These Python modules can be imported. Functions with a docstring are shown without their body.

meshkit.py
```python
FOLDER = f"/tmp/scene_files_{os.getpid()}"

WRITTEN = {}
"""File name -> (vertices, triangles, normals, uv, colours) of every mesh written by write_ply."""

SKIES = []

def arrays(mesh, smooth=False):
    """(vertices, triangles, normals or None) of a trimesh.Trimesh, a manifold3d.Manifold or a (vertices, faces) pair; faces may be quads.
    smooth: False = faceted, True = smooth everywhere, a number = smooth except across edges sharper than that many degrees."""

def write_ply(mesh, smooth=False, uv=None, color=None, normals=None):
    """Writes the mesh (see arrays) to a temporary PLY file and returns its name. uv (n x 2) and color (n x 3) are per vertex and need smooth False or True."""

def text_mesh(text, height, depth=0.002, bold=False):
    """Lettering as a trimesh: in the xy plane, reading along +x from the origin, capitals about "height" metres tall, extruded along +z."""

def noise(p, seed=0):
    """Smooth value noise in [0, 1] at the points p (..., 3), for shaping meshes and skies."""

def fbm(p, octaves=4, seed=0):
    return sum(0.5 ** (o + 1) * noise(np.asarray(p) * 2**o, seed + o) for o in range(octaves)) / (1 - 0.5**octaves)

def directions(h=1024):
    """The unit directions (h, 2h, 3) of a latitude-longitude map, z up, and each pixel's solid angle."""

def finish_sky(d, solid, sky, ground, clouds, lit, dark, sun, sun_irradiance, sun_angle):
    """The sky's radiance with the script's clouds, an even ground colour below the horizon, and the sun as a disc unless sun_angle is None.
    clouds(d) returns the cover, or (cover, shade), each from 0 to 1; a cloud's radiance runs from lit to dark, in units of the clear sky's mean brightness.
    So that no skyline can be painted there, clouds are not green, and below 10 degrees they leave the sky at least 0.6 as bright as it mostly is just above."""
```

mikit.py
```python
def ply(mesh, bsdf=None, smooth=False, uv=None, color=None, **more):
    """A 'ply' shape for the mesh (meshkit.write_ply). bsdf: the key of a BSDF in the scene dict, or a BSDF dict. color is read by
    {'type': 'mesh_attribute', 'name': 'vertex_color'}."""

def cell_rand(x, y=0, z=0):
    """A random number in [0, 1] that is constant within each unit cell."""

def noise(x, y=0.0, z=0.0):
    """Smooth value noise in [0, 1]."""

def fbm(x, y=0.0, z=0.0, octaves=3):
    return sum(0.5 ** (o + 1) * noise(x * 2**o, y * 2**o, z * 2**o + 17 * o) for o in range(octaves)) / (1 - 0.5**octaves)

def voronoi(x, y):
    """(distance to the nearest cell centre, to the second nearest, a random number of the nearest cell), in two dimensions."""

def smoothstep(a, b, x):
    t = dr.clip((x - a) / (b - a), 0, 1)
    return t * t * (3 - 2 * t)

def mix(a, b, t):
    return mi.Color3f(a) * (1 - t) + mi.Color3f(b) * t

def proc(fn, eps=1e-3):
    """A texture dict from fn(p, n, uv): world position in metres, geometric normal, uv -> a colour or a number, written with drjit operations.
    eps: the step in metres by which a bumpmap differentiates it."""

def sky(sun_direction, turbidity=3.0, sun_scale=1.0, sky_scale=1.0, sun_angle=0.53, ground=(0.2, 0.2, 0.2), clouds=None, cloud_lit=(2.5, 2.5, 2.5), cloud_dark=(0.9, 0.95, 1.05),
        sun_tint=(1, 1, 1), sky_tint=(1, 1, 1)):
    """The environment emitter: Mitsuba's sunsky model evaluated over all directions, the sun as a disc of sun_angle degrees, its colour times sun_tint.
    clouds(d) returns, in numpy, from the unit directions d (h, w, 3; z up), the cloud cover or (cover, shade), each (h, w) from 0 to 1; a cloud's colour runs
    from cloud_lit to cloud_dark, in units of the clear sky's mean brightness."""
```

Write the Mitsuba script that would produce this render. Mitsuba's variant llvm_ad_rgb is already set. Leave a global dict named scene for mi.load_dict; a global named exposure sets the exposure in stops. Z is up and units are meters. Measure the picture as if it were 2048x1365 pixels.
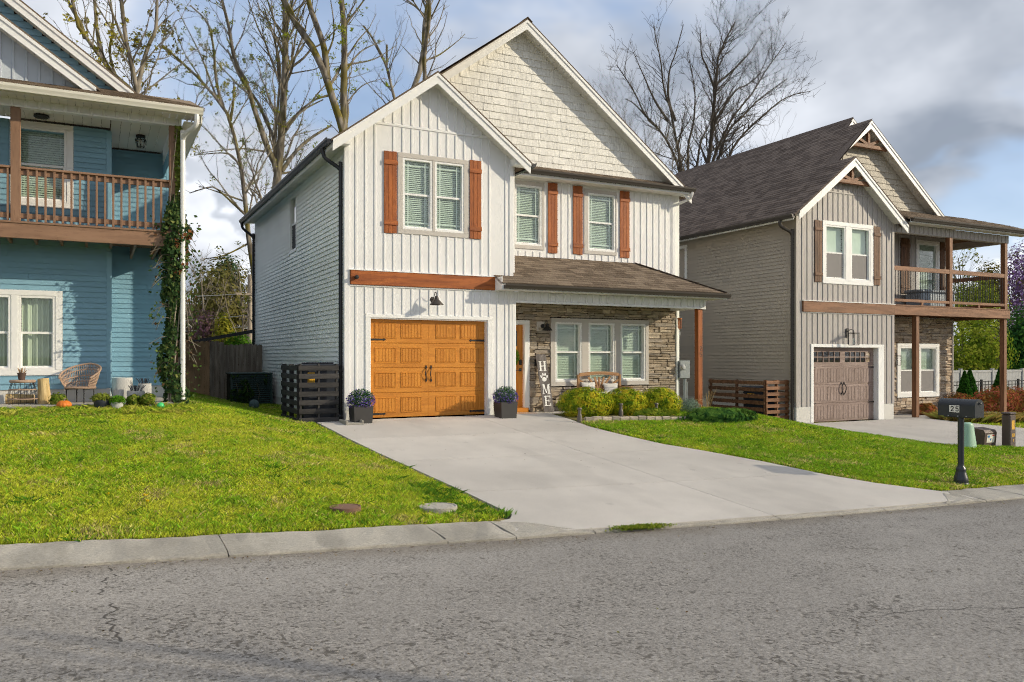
import math, random
import numpy as np
import trimesh
import drjit as dr
import mitsuba as mi
import mikit, meshkit
from mikit import proc, noise, fbm, smoothstep, mix, cell_rand, voronoi
from scipy.spatial import ConvexHull
from shapely.geometry import Polygon, LineString, Point, box as sbox
from shapely.ops import unary_union
from shapely import contains_xy

T4 = mi.ScalarTransform4f
scene, labels = {'type': 'scene'}, {}

# ------------------------------------------------------------------ camera, light
VIEW = math.atan(834 / 1627)                       # the camera looks this far to the right of the +y axis
scene['camera'] = {
    'type': 'perspective', 'fov': 2 * math.degrees(math.atan(1024 / 1627)), 'fov_axis': 'x',
    'to_world': T4().look_at(origin=[0, 0, 1.276], target=[math.sin(VIEW), math.cos(VIEW), 1.276], up=[0, 0, 1]),
    'principal_point_offset_y': -33.5 / 1365, 'near_clip': 0.05, 'far_clip': 3000.0}
SUN = np.array([0.787, -0.511, 0.350])
SUN /= np.linalg.norm(SUN)


def clouds(d):
    """A broken deck of grey cloud with white cumulus towers and blue gaps, all from noise."""
    x, y, z = d[..., 0], d[..., 1], d[..., 2]
    k = 1.0 / (np.maximum(z, 0) + 0.25)
    q = np.stack([x * k, y * k, z * 1.2], -1)
    warp = meshkit.fbm(q * 1.6 + 11.0, 4, seed=5) - 0.5
    q2 = q + warp[..., None] * 0.9
    n1 = meshkit.fbm(q2 * 1.5 + np.array([3.1, 7.7, 0]), 6, seed=2)
    n2 = meshkit.fbm(q2 * 1.7 + np.array([9.0, 1.0, 4.0]), 6, seed=9)
    n3 = meshkit.fbm(d * 10.0 + warp[..., None] * 2, 6, seed=21)
    n4 = meshkit.fbm(d * 27.0 + warp[..., None] * 3, 5, seed=33)
    az = np.degrees(np.arctan2(x, y))              # compass bearing from the +y axis
    el = np.degrees(np.arcsin(np.clip(z, -1, 1)))
    gap = 0.0
    for a0, e0, wa, we, s in ((16, 19, 5, 7, 0.20), (5, 21, 5, 6, 0.17), (58, 9, 7, 3.5, 0.26), (10, 20, 9, 8, 0.10), (-60, 30, 20, 12, 0.16), (100, 35, 16, 14, 0.16), (170, 40, 40, 15, 0.14), (-120, 25, 25, 12, 0.14)):
        gap = gap + s * np.exp(-((az - a0) / wa) ** 2 - ((el - e0) / we) ** 2)
    cover = np.clip((n1 - 0.22 - gap + 0.10 * (n3 - 0.5)) / 0.16, 0, 1)
    cover = 0.30 + 0.64 * cover * cover * (3 - 2 * cover)
    shade = np.clip((n2 - 0.33) / 0.30, 0, 1) * 0.50 + 0.30 * np.clip((n3 - 0.30) / 0.4, 0, 1) + 0.12 * (n4 - 0.5) + 0.24
    # cumulus banks: heaps under a noisy upper outline, one before the camera and others round the horizon
    heaps = np.array([(-180, 10), (-150, 17), (-120, 9), (-90, 6), (-60, 17), (-42, 12), (-30, 9), (-16, 15), (-7, 21), (-2, 19.5), (2, 18), (4.5, 16), (7, 12.5), (11, 9.5), (16, 6), (22, 2),
                      (45, 1), (52, 5.5), (60, 8.0), (66, 6.5), (76, 4), (95, 9), (112, 15), (130, 9), (160, 18), (180, 10)])
    h = np.interp(az, heaps[:, 0], heaps[:, 1])
    h = h + (np.abs(n3 - 0.5) * 2 - 0.3) * 8 * np.minimum(1, h / 12) + (np.abs(n4 - 0.5) * 2 - 0.25) * 4.5 * np.minimum(1, h / 9)
    m = np.clip((h - el) / 0.8, 0, 1) * np.clip((el - 1) / 3.0, 0, 1)
    inner = np.clip((h - el) / 12, 0, 1)
    cover = np.maximum(cover, m * 0.98)
    shade = shade * (1 - m) + m * np.clip(inner * 0.75 + (n2 - 0.5) * 0.7 + (n4 - 0.5) * 0.7 + (n3 - .5) * .5 + 0.03, 0, 0.9)
    return cover, np.clip(shade, 0, 1)


scene['sky'] = mikit.sky(SUN.tolist(), turbidity=3, sun_scale=0.64, clouds=clouds, cloud_lit=(2.42, 2.48, 2.60), cloud_dark=(0.69, 0.78, 0.93), sky_tint=(1.1, 1.05, 1.15), sun_tint=(0.82, 0.97, 1.27))
exposure = 2.6

# ------------------------------------------------------------------ naming
USED = {}


def num(key):
    if key not in USED:
        USED[key] = 0
        return key
    USED[key] += 1
    return f'{key}_{USED[key]:03d}'


def thing(name, label, cat, group=None):
    k = num(name)
    labels[k] = {'label': label, 'category': cat}
    if group:
        labels[k]['group'] = group
    return k


def struct(name):
    k = num(name)
    labels[k] = {'kind': 'structure'}
    return k


def hold(parent, name, label=None):
    """A part with no mesh of its own: the key its sub-parts start with."""
    k = num(parent + '__' + name)
    if label:
        labels[k] = {'label': label}
    return k


def put(key, mesh, mat, smooth=False, tone=0.5, orient=0.0, color=None, kind=None, label=None):
    v, f = (np.asarray(mesh.vertices), np.asarray(mesh.faces)) if hasattr(mesh, 'vertices') else mesh
    v, f = np.asarray(v, float), np.asarray(f, int)
    if len(f) == 0:
        return key
    if np.ndim(tone) == 0:
        uv = np.tile([[float(tone), float(orient)]], (len(v), 1))
    else:
        uv = np.stack([np.asarray(tone, float), np.full(len(v), float(orient))], 1)
    if smooth not in (False, True):
        scene[key] = mikit.ply((v, f), mat, smooth)
    else:
        scene[key] = mikit.ply((v, f), mat, smooth, uv=uv, color=color)
    if label or kind:
        labels.setdefault(key, {}).update({k: x for k, x in (('label', label), ('kind', kind)) if x})
    return key


def part(parent, name, mesh, mat, **kw):
    return put(num(parent + '__' + name), mesh, mat, **kw)


# ------------------------------------------------------------------ mesh helpers
def join(parts):
    vs, fs, o = [], [], 0
    for v, f in parts:
        v, f = np.asarray(v, float), np.asarray(f, int)
        if f.shape[1] == 4:
            f = np.vstack([f[:, [0, 1, 2]], f[:, [0, 2, 3]]])
        vs.append(v); fs.append(f + o); o += len(v)
    return np.vstack(vs), np.vstack(fs)


def vf(m):
    return np.array(m.vertices), np.array(m.faces)


BOXF = np.array([[0, 1, 3], [0, 3, 2], [4, 6, 7], [4, 7, 5], [0, 4, 5], [0, 5, 1], [2, 3, 7], [2, 7, 6], [0, 2, 6], [0, 6, 4], [1, 5, 7], [1, 7, 3]])
_S = np.array([[sx, sy, sz] for sx in (-1, 1) for sy in (-1, 1) for sz in (-1, 1)], float)
_CS = np.repeat(_S, 3, 0)
_CI = np.tile(1 - np.eye(3), (8, 1))               # which axes are inset at each of the 24 vertices
_h = ConvexHull(_CS * (1 - 0.2 * _CI))
CF = np.array([s if np.dot(np.cross(_h.points[s[1]] - _h.points[s[0]], _h.points[s[2]] - _h.points[s[0]]), e[:3]) > 0 else s[::-1] for s, e in zip(_h.simplices, _h.equations)])


def F(y0):                                         # a frame on a wall that faces the street: u to the right, n out of the wall
    return lambda p: np.stack([p[:, 0], y0 - p[:, 1], p[:, 2]], 1)


def L(x0):                                         # on a wall that faces left
    return lambda p: np.stack([x0 - p[:, 1], p[:, 0], p[:, 2]], 1)


def W(p):
    return p


def bx(fr, u0, u1, n0, n1, z0, z1, c=0.0):
    lo, hi = np.array([u0, n0, z0], float), np.array([u1, n1, z1], float)
    m, h = (lo + hi) / 2, (hi - lo) / 2
    if c <= 0:
        v = m + _S * h
        return fr(v), BOXF
    c = min(c, 0.45 * np.abs(h).min() * 2)
    return fr(m + _CS * (h - c * _CI)), CF


def quadprism(fr, poly, n0, n1):
    """A polygon in (u, z), shapely or corner list, extruded along n."""
    g = poly if hasattr(poly, 'geom_type') else Polygon(poly)
    out = []
    for q in (g.geoms if hasattr(g, 'geoms') else [g]):
        if q.geom_type != 'Polygon' or q.area < 1e-6:
            continue
        m = trimesh.creation.extrude_polygon(q, n1 - n0, engine='earcut')
        v = np.array(m.vertices)
        out.append((fr(np.stack([v[:, 0], v[:, 2] + n0, v[:, 1]], 1)), np.array(m.faces)))
    return join(out)


def bar(a, b, w, h, up=(0, 0, 1), c=0.0):
    """A box beam from a to b, w wide across, h along up."""
    a, b = np.asarray(a, float), np.asarray(b, float)
    t = b - a; l = np.linalg.norm(t); t /= l
    s = np.cross(t, up); s /= np.linalg.norm(s)
    u = np.cross(s, t)
    return bx(lambda p: (a + b) / 2 + p[:, :1] * t + p[:, 1:2] * s + p[:, 2:] * u, -l / 2, l / 2, -w / 2, w / 2, -h / 2, h / 2, c)


def tube(pts, r, sides=8, cap=True):
    p = np.asarray(pts, float)
    r = np.broadcast_to(np.asarray(r, float), (len(p),))
    t = np.gradient(p, axis=0); t /= np.linalg.norm(t, axis=1, keepdims=True) + 1e-12
    a = np.cross(t[0], [0, 0, 1] if abs(t[0][2]) < 0.9 else [1, 0, 0]); a /= np.linalg.norm(a)
    A = []
    for ti in t:
        a = a - ti * np.dot(a, ti); a /= np.linalg.norm(a) + 1e-12
        A.append(a)
    A = np.array(A); Bv = np.cross(t, A)
    ang = np.arange(sides) * 2 * np.pi / sides
    v = p[:, None] + r[:, None, None] * (np.cos(ang)[None, :, None] * A[:, None] + np.sin(ang)[None, :, None] * Bv[:, None])
    i, j = np.meshgrid(np.arange(len(p) - 1), np.arange(sides), indexing='ij')
    q = np.stack([i * sides + j, i * sides + (j + 1) % sides, (i + 1) * sides + (j + 1) % sides, (i + 1) * sides + j], -1).reshape(-1, 4)
    f = np.vstack([q[:, [0, 1, 2]], q[:, [0, 2, 3]]])
    v = v.reshape(-1, 3)
    if cap:
        n = len(v); v = np.vstack([v, p[:1], p[-1:]])
        k = np.arange(sides)
        f = np.vstack([f, np.stack([k * 0 + n, (k + 1) % sides, k], 1), np.stack([k * 0 + n + 1, (len(p) - 1) * sides + k, (len(p) - 1) * sides + (k + 1) % sides], 1)])
    return v, f


def lathe(profile, center, sides=24, wob=None):
    pr = np.asarray(profile, float)
    ang = np.arange(sides) * 2 * np.pi / sides
    v = np.stack([pr[:, None, 0] * np.cos(ang), pr[:, None, 0] * np.sin(ang), np.repeat(pr[:, None, 1], sides, 1)], -1)
    i, j = np.meshgrid(np.arange(len(pr) - 1), np.arange(sides), indexing='ij')
    q = np.stack([i * sides + j, i * sides + (j + 1) % sides, (i + 1) * sides + (j + 1) % sides, (i + 1) * sides + j], -1).reshape(-1, 4)
    v = v.reshape(-1, 3) + np.asarray(center, float)
    return v, np.vstack([q[:, [0, 1, 2]], q[:, [0, 2, 3]]])


def bend(pts, k=6):
    """A polyline with its corners rounded (Catmull-Rom)."""
    p = np.asarray(pts, float)
    e = np.vstack([2 * p[0] - p[1], p, 2 * p[-1] - p[-2]])
    out = []
    for i in range(1, len(e) - 2):
        t = np.linspace(0, 1, k, endpoint=False)[:, None]
        a, b, c, d = e[i - 1], e[i], e[i + 1], e[i + 2]
        out.append(0.5 * (2 * b + (c - a) * t + (2 * a - 5 * b + 4 * c - d) * t ** 2 + (3 * b - a - 3 * c + d) * t ** 3))
    return np.vstack(out + [p[-1:]])


def moved(m, loc=(0, 0, 0), rz=0.0, s=1.0):
    v, f = m
    c, n = math.cos(rz), math.sin(rz)
    v = np.asarray(v) * s
    return np.stack([v[:, 0] * c - v[:, 1] * n, v[:, 0] * n + v[:, 1] * c, v[:, 2]], 1) + np.asarray(loc, float), f


# ------------------------------------------------------------------ materials
def mat(key, d, two=True):
    scene[key] = {'type': 'twosided', 'bsdf': d} if two else d
    return key


def flat(key, rgb, rough=0.6, metal=0.0, spec=0.4, **kw):
    return mat(key, {'type': 'principled', 'base_color': {'type': 'rgb', 'value': list(map(float, rgb))}, 'roughness': rough, 'metallic': metal, 'specular': spec, **kw})


def textured(key, fn, rough=0.7, spec=0.35, bump=None, bump_scale=0.002, eps=2e-3, **kw):
    d = {'type': 'principled', 'base_color': proc(fn), 'roughness': rough, 'specular': spec, **kw}
    if bump:
        d = {'type': 'bumpmap', 'arbitrary': proc(bump, eps), 'scale': bump_scale, 'bsdf': d}
    return mat(key, d)


def grain(p, uv, fine=70.0):
    """Streaks that run along a board: uv.y says which way it runs (0 along x, 0.5 along y, 1 along z); uv.x tells boards apart."""
    along = dr.select(uv.y < 0.3, p.x, dr.select(uv.y < 0.7, p.y, p.z))
    a = dr.select(uv.y < 0.7, p.z, p.x)
    b = dr.select((uv.y > 0.3) & (uv.y < 0.7), p.x, p.y)
    s = uv.x * 37.0
    w = noise(along * 1.1 + s, a * 3.0, b * 3.0) * 0.12
    return fbm(a * fine * 0.35 + w * 14 + s, b * fine * 0.35, along * 1.3 + s, 3), noise(a * fine * 2 + w * 60, b * fine * 2, along * 7 + s), s


def wood(c0, c1, c2, tones=0.35, fine=70.0):
    def fn(p, n, uv):
        g, f, s = grain(p, uv, fine)
        t = smoothstep(0.25, 0.75, g)
        c = mix(c0, c1, t)
        c = mix(c, c2, smoothstep(0.62, 0.9, f) * 0.55)
        return c * (1 - tones / 2 + tones * uv.x)
    return fn


def board(rgb, tones=0.10, dirt=0.10):
    """Painted or vinyl boards: a slight difference from board to board, faint streaks and dust."""
    def fn(p, n, uv):
        k = 1 - tones / 2 + tones * uv.x
        d = fbm(p.x * 0.9, p.y * 0.9, p.z * 0.7, 3)
        return mi.Color3f(rgb) * (k * (1 - dirt * smoothstep(0.35, 0.8, d)))
    return fn


def shingle(c0, c1, c2):
    def fn(p, n, uv):
        sp = noise(p.x * 95, p.y * 95, p.z * 95)
        big = fbm(p.x * 0.8, p.y * 0.8, p.z * 0.8, 2)
        c = mix(c0, c1, smoothstep(0.1, 0.9, uv.x))
        c = mix(c, c2, smoothstep(0.55, 0.95, sp) * 0.7)
        return c * (0.72 + 0.34 * sp + 0.16 * (big - 0.5))
    return fn


def stone(cols):
    def fn(p, n, uv):
        t = uv.x
        c = mix(cols[0], cols[1], smoothstep(0.05, 0.35, t))
        c = mix(c, cols[2], smoothstep(0.4, 0.62, t))
        c = mix(c, cols[3], smoothstep(0.7, 0.92, t))
        g = fbm(p.x * 16 + t * 50, p.y * 16, p.z * 34, 4)
        h = noise(p.x * 70, p.y * 70, p.z * 110)
        return c * (0.45 + 0.85 * g + 0.22 * (h - 0.5))
    return fn


def rough_bump(s):
    return lambda p, n, uv: fbm(p.x * s, p.y * s, p.z * s, 3)


def concrete(rgb, blotch=0.16, joints=False):
    def fn(p, n, uv):
        a = fbm(p.x * 0.7, p.y * 0.7, p.z, 4)
        b = fbm(p.x * 5, p.y * 5, p.z * 5, 3)
        c = noise(p.x * 120, p.y * 120, p.z * 120)
        st = smoothstep(0.56, 0.75, fbm(p.x * 1.7 + 9, p.y * 0.6, 2.0, 3))
        k = (1 + blotch * (a - 0.5) * 1.6 + 0.10 * (b - 0.5) + 0.09 * (c - 0.5)) * (1 - 0.08 * st) * (0.96 + 0.08 * uv.x)
        if joints:                                   # two faint wheel tracks and a few drip stains
            w = 0.16 * (fbm(p.y * 0.8, 3.0, 1.0, 2) - 0.5)
            tr = (1 - smoothstep(0.05, 0.22, dr.abs(p.x - 5.7 + w))) + (1 - smoothstep(0.05, 0.22, dr.abs(p.x - 7.1 + w)))
            d1, _, r1 = voronoi(p.x * 0.9, p.y * 0.9)
            drip = (1 - smoothstep(0.02, 0.07, d1)) * smoothstep(0.6, 0.7, r1)
            k = k * (1 - 0.05 * tr * fbm(p.x * 3, p.y * 1.2, 8.0, 3)) * (1 - 0.14 * drip)
        return mi.Color3f(rgb) * k
    return fn


def gritty(rgb):
    def fn(p, n, uv):
        a = fbm(p.x * 1.1, p.y * 2.0, p.z, 4)
        g = noise(p.x * 70, p.y * 70, p.z * 70)
        h = noise(p.x * 150, p.y * 150, p.z * 150)
        st = smoothstep(0.45, 0.7, fbm(p.x * 3.1, p.y * 1.2, 7.0, 3))
        return mi.Color3f(rgb) * ((0.72 + 0.35 * a) * (0.70 + 0.36 * g + 0.24 * h) * (1 - 0.22 * st))
    return fn


def asphalt_color(p, n, uv):
    ax = p.x + 0.02 * noise(p.x * 30, p.y * 30)
    s1 = noise(ax * 84, p.y * 84)
    s2 = noise(p.x * 44 + 7, p.y * 44)
    s3 = noise(p.x * 170, p.y * 170, 3.0)
    big = fbm(p.x * 0.45, p.y * 0.6, 1.0, 4)
    mid = fbm(p.x * 2.4, p.y * 3.4, 5.0, 3)
    wear = smoothstep(0.42, 0.66, big)
    base = mix((0.235, 0.222, 0.208), (0.262, 0.248, 0.232), wear)
    k = 0.58 + 0.70 * s1 + 0.30 * (s2 - 0.5) + 0.40 * (s3 - 0.5)
    c = base * k
    pits = smoothstep(0.68, 0.86, s2 * 0.66 + s3 * 0.24 + mid * 0.26)
    c = mix(c, (0.065, 0.059, 0.052), pits * 0.85)
    stones = smoothstep(0.80, 0.92, s1 * 0.7 + s3 * 0.3)
    c = mix(c, (0.42, 0.40, 0.37), stones * 0.6)
    # dirt that has washed against the kerb, and cracks
    edge = smoothstep(6.75, 7.3, p.y + 0.25 * (noise(p.x * 2.2, p.y * 2) - 0.5))
    c = mix(c, (0.125, 0.105, 0.080), edge * 0.5)
    wob = 0.22 * (fbm(p.y * 2.3, 4.0, 1.0, 4) - 0.5) + 0.07 * (noise(p.y * 17, 2.0) - 0.5)
    crack = 1 - smoothstep(0.004, 0.016, dr.abs(p.x - 0.06 + wob * 0.9))
    wob2 = 0.5 * (fbm(p.x * 1.1, 8.0, 1.0, 4) - 0.5)
    crack2 = (1 - smoothstep(0.003, 0.013, dr.abs(p.y - 4.05 + 0.16 * (p.x - 4.0) + wob2))) * smoothstep(4.6, 5.4, p.x)
    net = dr.abs(fbm(p.x * 1.3 + 4, p.y * 1.3, 9.0, 4) - 0.5)
    crack3 = (1 - smoothstep(0.002, 0.009, net)) * smoothstep(0.60, 0.70, fbm(p.x * 0.35, p.y * 0.35, 21.0, 2))
    c = mix(c, (0.03, 0.027, 0.024), dr.maximum(dr.maximum(crack * smoothstep(0.3, 0.5, noise(p.y * 9, 1.0)), crack2), crack3 * 0.7) * 0.8)
    return c


def asphalt_bump(p, n, uv):
    return noise(p.x * 84, p.y * 84) * 0.6 - noise(p.x * 44 + 7, p.y * 44) * 0.4 + 0.3 * noise(p.x * 170, p.y * 170, 3.0)


def soil_color(p, n, uv):
    a = fbm(p.x * 1.3, p.y * 1.3, 0.0, 4)
    b = noise(p.x * 40, p.y * 40)
    return mix(mix((0.075, 0.085, 0.022), (0.16, 0.14, 0.055), smoothstep(0.4, 0.7, a)), (0.10, 0.075, 0.045), b * 0.5)


def garage_wood(p, n, uv):
    g, f, s = grain(p, uv, 60.0)
    c = mix((0.46, 0.170, 0.018), (0.55, 0.218, 0.027), smoothstep(0.25, 0.75, g))
    c = mix(c, (0.33, 0.105, 0.011), smoothstep(0.6, 0.95, f) * 0.28)
    return c * (0.90 + 0.20 * uv.x)


def shake(rgb):
    def fn(p, n, uv):
        st = noise(p.x * 55 + uv.x * 40, p.y * 55, p.z * 1.2 + uv.x * 9)
        st2 = noise(p.x * 130, p.y * 130, p.z * 2.4)
        return mi.Color3f(rgb) * ((0.90 + 0.14 * uv.x) * (0.84 + 0.20 * smoothstep(0.1, 0.6, st)) * (0.94 + 0.08 * st2))
    return fn


def weathered(p, n, uv):
    g, f, s = grain(p, uv, 55.0)
    c = mix((0.17, 0.14, 0.115), (0.37, 0.31, 0.25), smoothstep(0.2, 0.8, g))
    c = mix(c, (0.36, 0.225, 0.125), smoothstep(0.35, 0.8, uv.x))
    st = smoothstep(0.5, 0.75, fbm(p.x * 2, p.y * 2, p.z * 0.8, 3))
    return c * (0.75 + 0.4 * uv.x) * (1 - 0.45 * st) * (0.8 + 0.3 * f)


def bark(p, n, uv):
    g = fbm(p.x * 9, p.y * 9, p.z * 2.2, 4)
    moss = smoothstep(0.46, 0.62, fbm(p.x * 2.1, p.y * 2.1, p.z * 1.1, 3)) * uv.x
    c = mix((0.11, 0.094, 0.074), (0.30, 0.265, 0.215), smoothstep(0.3, 0.72, g))
    return mix(c, (0.15, 0.125, 0.018), moss * 0.85)


textured('m_white', board((0.71, 0.71, 0.71), 0.04, 0.05), 0.42, 0.45)
textured('m_vinyl', board((0.80, 0.815, 0.775), 0.05, 0.10), 0.5, 0.4)
flat('m_trim', (0.74, 0.74, 0.73), 0.4)
textured('m_soffit', board((0.66, 0.65, 0.60), 0.08, 0.06), 0.5)
flat('m_greige', (0.47, 0.44, 0.405), 0.5)
textured('m_cedar', wood((0.235, 0.062, 0.014), (0.36, 0.105, 0.022), (0.15, 0.038, 0.010), 0.25, 60), 0.55)
textured('m_garage', garage_wood, 0.42, 0.4)
flat('m_black', (0.010, 0.011, 0.014), 0.38, 0.0, 0.5)
flat('m_iron', (0.018, 0.017, 0.017), 0.5)
flat('m_bronze', (0.050, 0.042, 0.036), 0.4)
textured('m_shingle', shingle((0.105, 0.078, 0.056), (0.20, 0.155, 0.115), (0.29, 0.235, 0.18)), 0.9, 0.2)
textured('m_shingle_dark', shingle((0.098, 0.076, 0.064), (0.172, 0.136, 0.114), (0.26, 0.21, 0.175)), 0.9, 0.2)
textured('m_stone', stone([(0.30, 0.245, 0.18), (0.43, 0.35, 0.26), (0.36, 0.315, 0.265), (0.54, 0.46, 0.36)]), 0.85, 0.2)
textured('m_stone_tan', stone([(0.38, 0.28, 0.20), (0.52, 0.41, 0.30), (0.41, 0.34, 0.28), (0.62, 0.51, 0.39)]), 0.85, 0.2)
flat('m_mortar', (0.045, 0.036, 0.028), 0.95, 0, 0.1)
textured('m_drive', concrete((0.39, 0.368, 0.340), 0.30, True), 0.8, 0.25)
textured('m_kerb', gritty((0.345, 0.325, 0.285)), 0.9, 0.2, rough_bump(45), 0.008)
textured('m_asphalt', asphalt_color, 0.85, 0.25, asphalt_bump, 0.007, 3e-3)
textured('m_soil', soil_color, 0.95, 0.1)
textured('m_blue', board((0.205, 0.375, 0.485), 0.10, 0.10), 0.5)
textured('m_brown', wood((0.215, 0.123, 0.076), (0.265, 0.155, 0.098), (0.16, 0.088, 0.053), 0.14, 50), 0.55)
textured('m_taupe', board((0.37, 0.325, 0.27), 0.08, 0.10), 0.5)
textured('m_grayboard', board((0.37, 0.345, 0.33), 0.05, 0.06), 0.5)
textured('m_darkwood', wood((0.085, 0.040, 0.020), (0.175, 0.085, 0.042), (0.05, 0.022, 0.012), 0.3, 55), 0.6)
textured('m_rail', wood((0.155, 0.068, 0.032), (0.25, 0.118, 0.060), (0.10, 0.045, 0.022), 0.25, 50), 0.6)
textured('m_shake', shake((0.72, 0.705, 0.66)), 0.6)
textured('m_shake_gray', shake((0.40, 0.365, 0.305)), 0.6)
textured('m_pallet', wood((0.020, 0.019, 0.020), (0.045, 0.042, 0.042), (0.012, 0.012, 0.013), 0.5, 50), 0.7)
textured('m_fence', weathered, 0.85, 0.15)
textured('m_bark', bark, 0.95, 0.1)
flat('m_bark_dark', (0.085, 0.072, 0.060), 0.95, 0, 0.1)
flat('m_screen', (0.020, 0.020, 0.022), 0.6)
flat('m_screen_gray', (0.20, 0.19, 0.19), 0.7)
flat('m_foundation', (0.56, 0.55, 0.52), 0.85)
flat('m_taupe_trim', (0.33, 0.31, 0.295), 0.5)
flat('m_window', (0.76, 0.76, 0.75), 0.35)
flat('m_blind', (0.66, 0.69, 0.64), 0.5)
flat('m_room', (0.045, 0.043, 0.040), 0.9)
flat('m_concrete_pot', (0.46, 0.46, 0.45), 0.85)
textured('m_dooring', garage_wood, 0.38, 0.45)
scene['m_glass'] = {'type': 'thindielectric', 'int_ior': 1.5, 'specular_transmittance': {'type': 'rgb', 'value': [0.80, 0.89, 0.84]}}
scene['m_clear'] = {'type': 'thindielectric', 'int_ior': 1.5}
scene['m_leaf'] = {'type': 'principledthin', 'base_color': {'type': 'mesh_attribute', 'name': 'vertex_color'}, 'roughness': 0.55, 'diff_trans': 0.7, 'eta': 1.4}
mat('m_tint', {'type': 'principled', 'base_color': {'type': 'mesh_attribute', 'name': 'vertex_color'}, 'roughness': 0.75, 'specular': 0.25})


def tint(parent, name, mesh, rgb, rng=None, var=0.0, **kw):
    """A part in one plain matt colour, carried by its vertices."""
    v, f = mesh
    c = np.tile(np.asarray(rgb, float), (len(v), 1))
    if rng is not None and var:
        c = c * (1 + var * rng.standard_normal((len(v), 1)))
    key = num(parent + '__' + name) if parent else name
    return put(key, (v, f), 'm_tint', color=np.clip(c, 0, 1), **kw)


# ------------------------------------------------------------------ ground, road, kerb, driveways
def sm(a, b, x):
    t = np.clip((x - a) / (b - a), 0, 1)
    return t * t * (3 - 2 * t)


def zr(x):                                         # the street falls to the right, more gently further down
    x = np.asarray(x, float); q = np.clip(x, -3, 16)
    return -0.377 - 0.0523 * q + 0.00136 * q * q - 0.0088 * (np.maximum(x, 16) - 16) - 0.0605 * (np.minimum(x, -3) + 3)


def pad(x): return 0.40 * (1 - sm(1.6, 4.0, x)) - 0.50 * sm(14.0, 17.0, x) - 0.036 * np.maximum(x - 19, 0)


def drive_z(x, y):
    t = np.clip((y - 7.45) / 8.85, 0, 1)
    return (zr(x) + 0.03) * (1 - t) + np.where(x > 15.5, -0.54, 0.0) * t


def lawn_z(x, y):
    t = np.clip((y - 7.95) / 8.05, 0, 1)
    return (zr(x) + 0.085) * (1 - t) + pad(x) * t - 0.045


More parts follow.
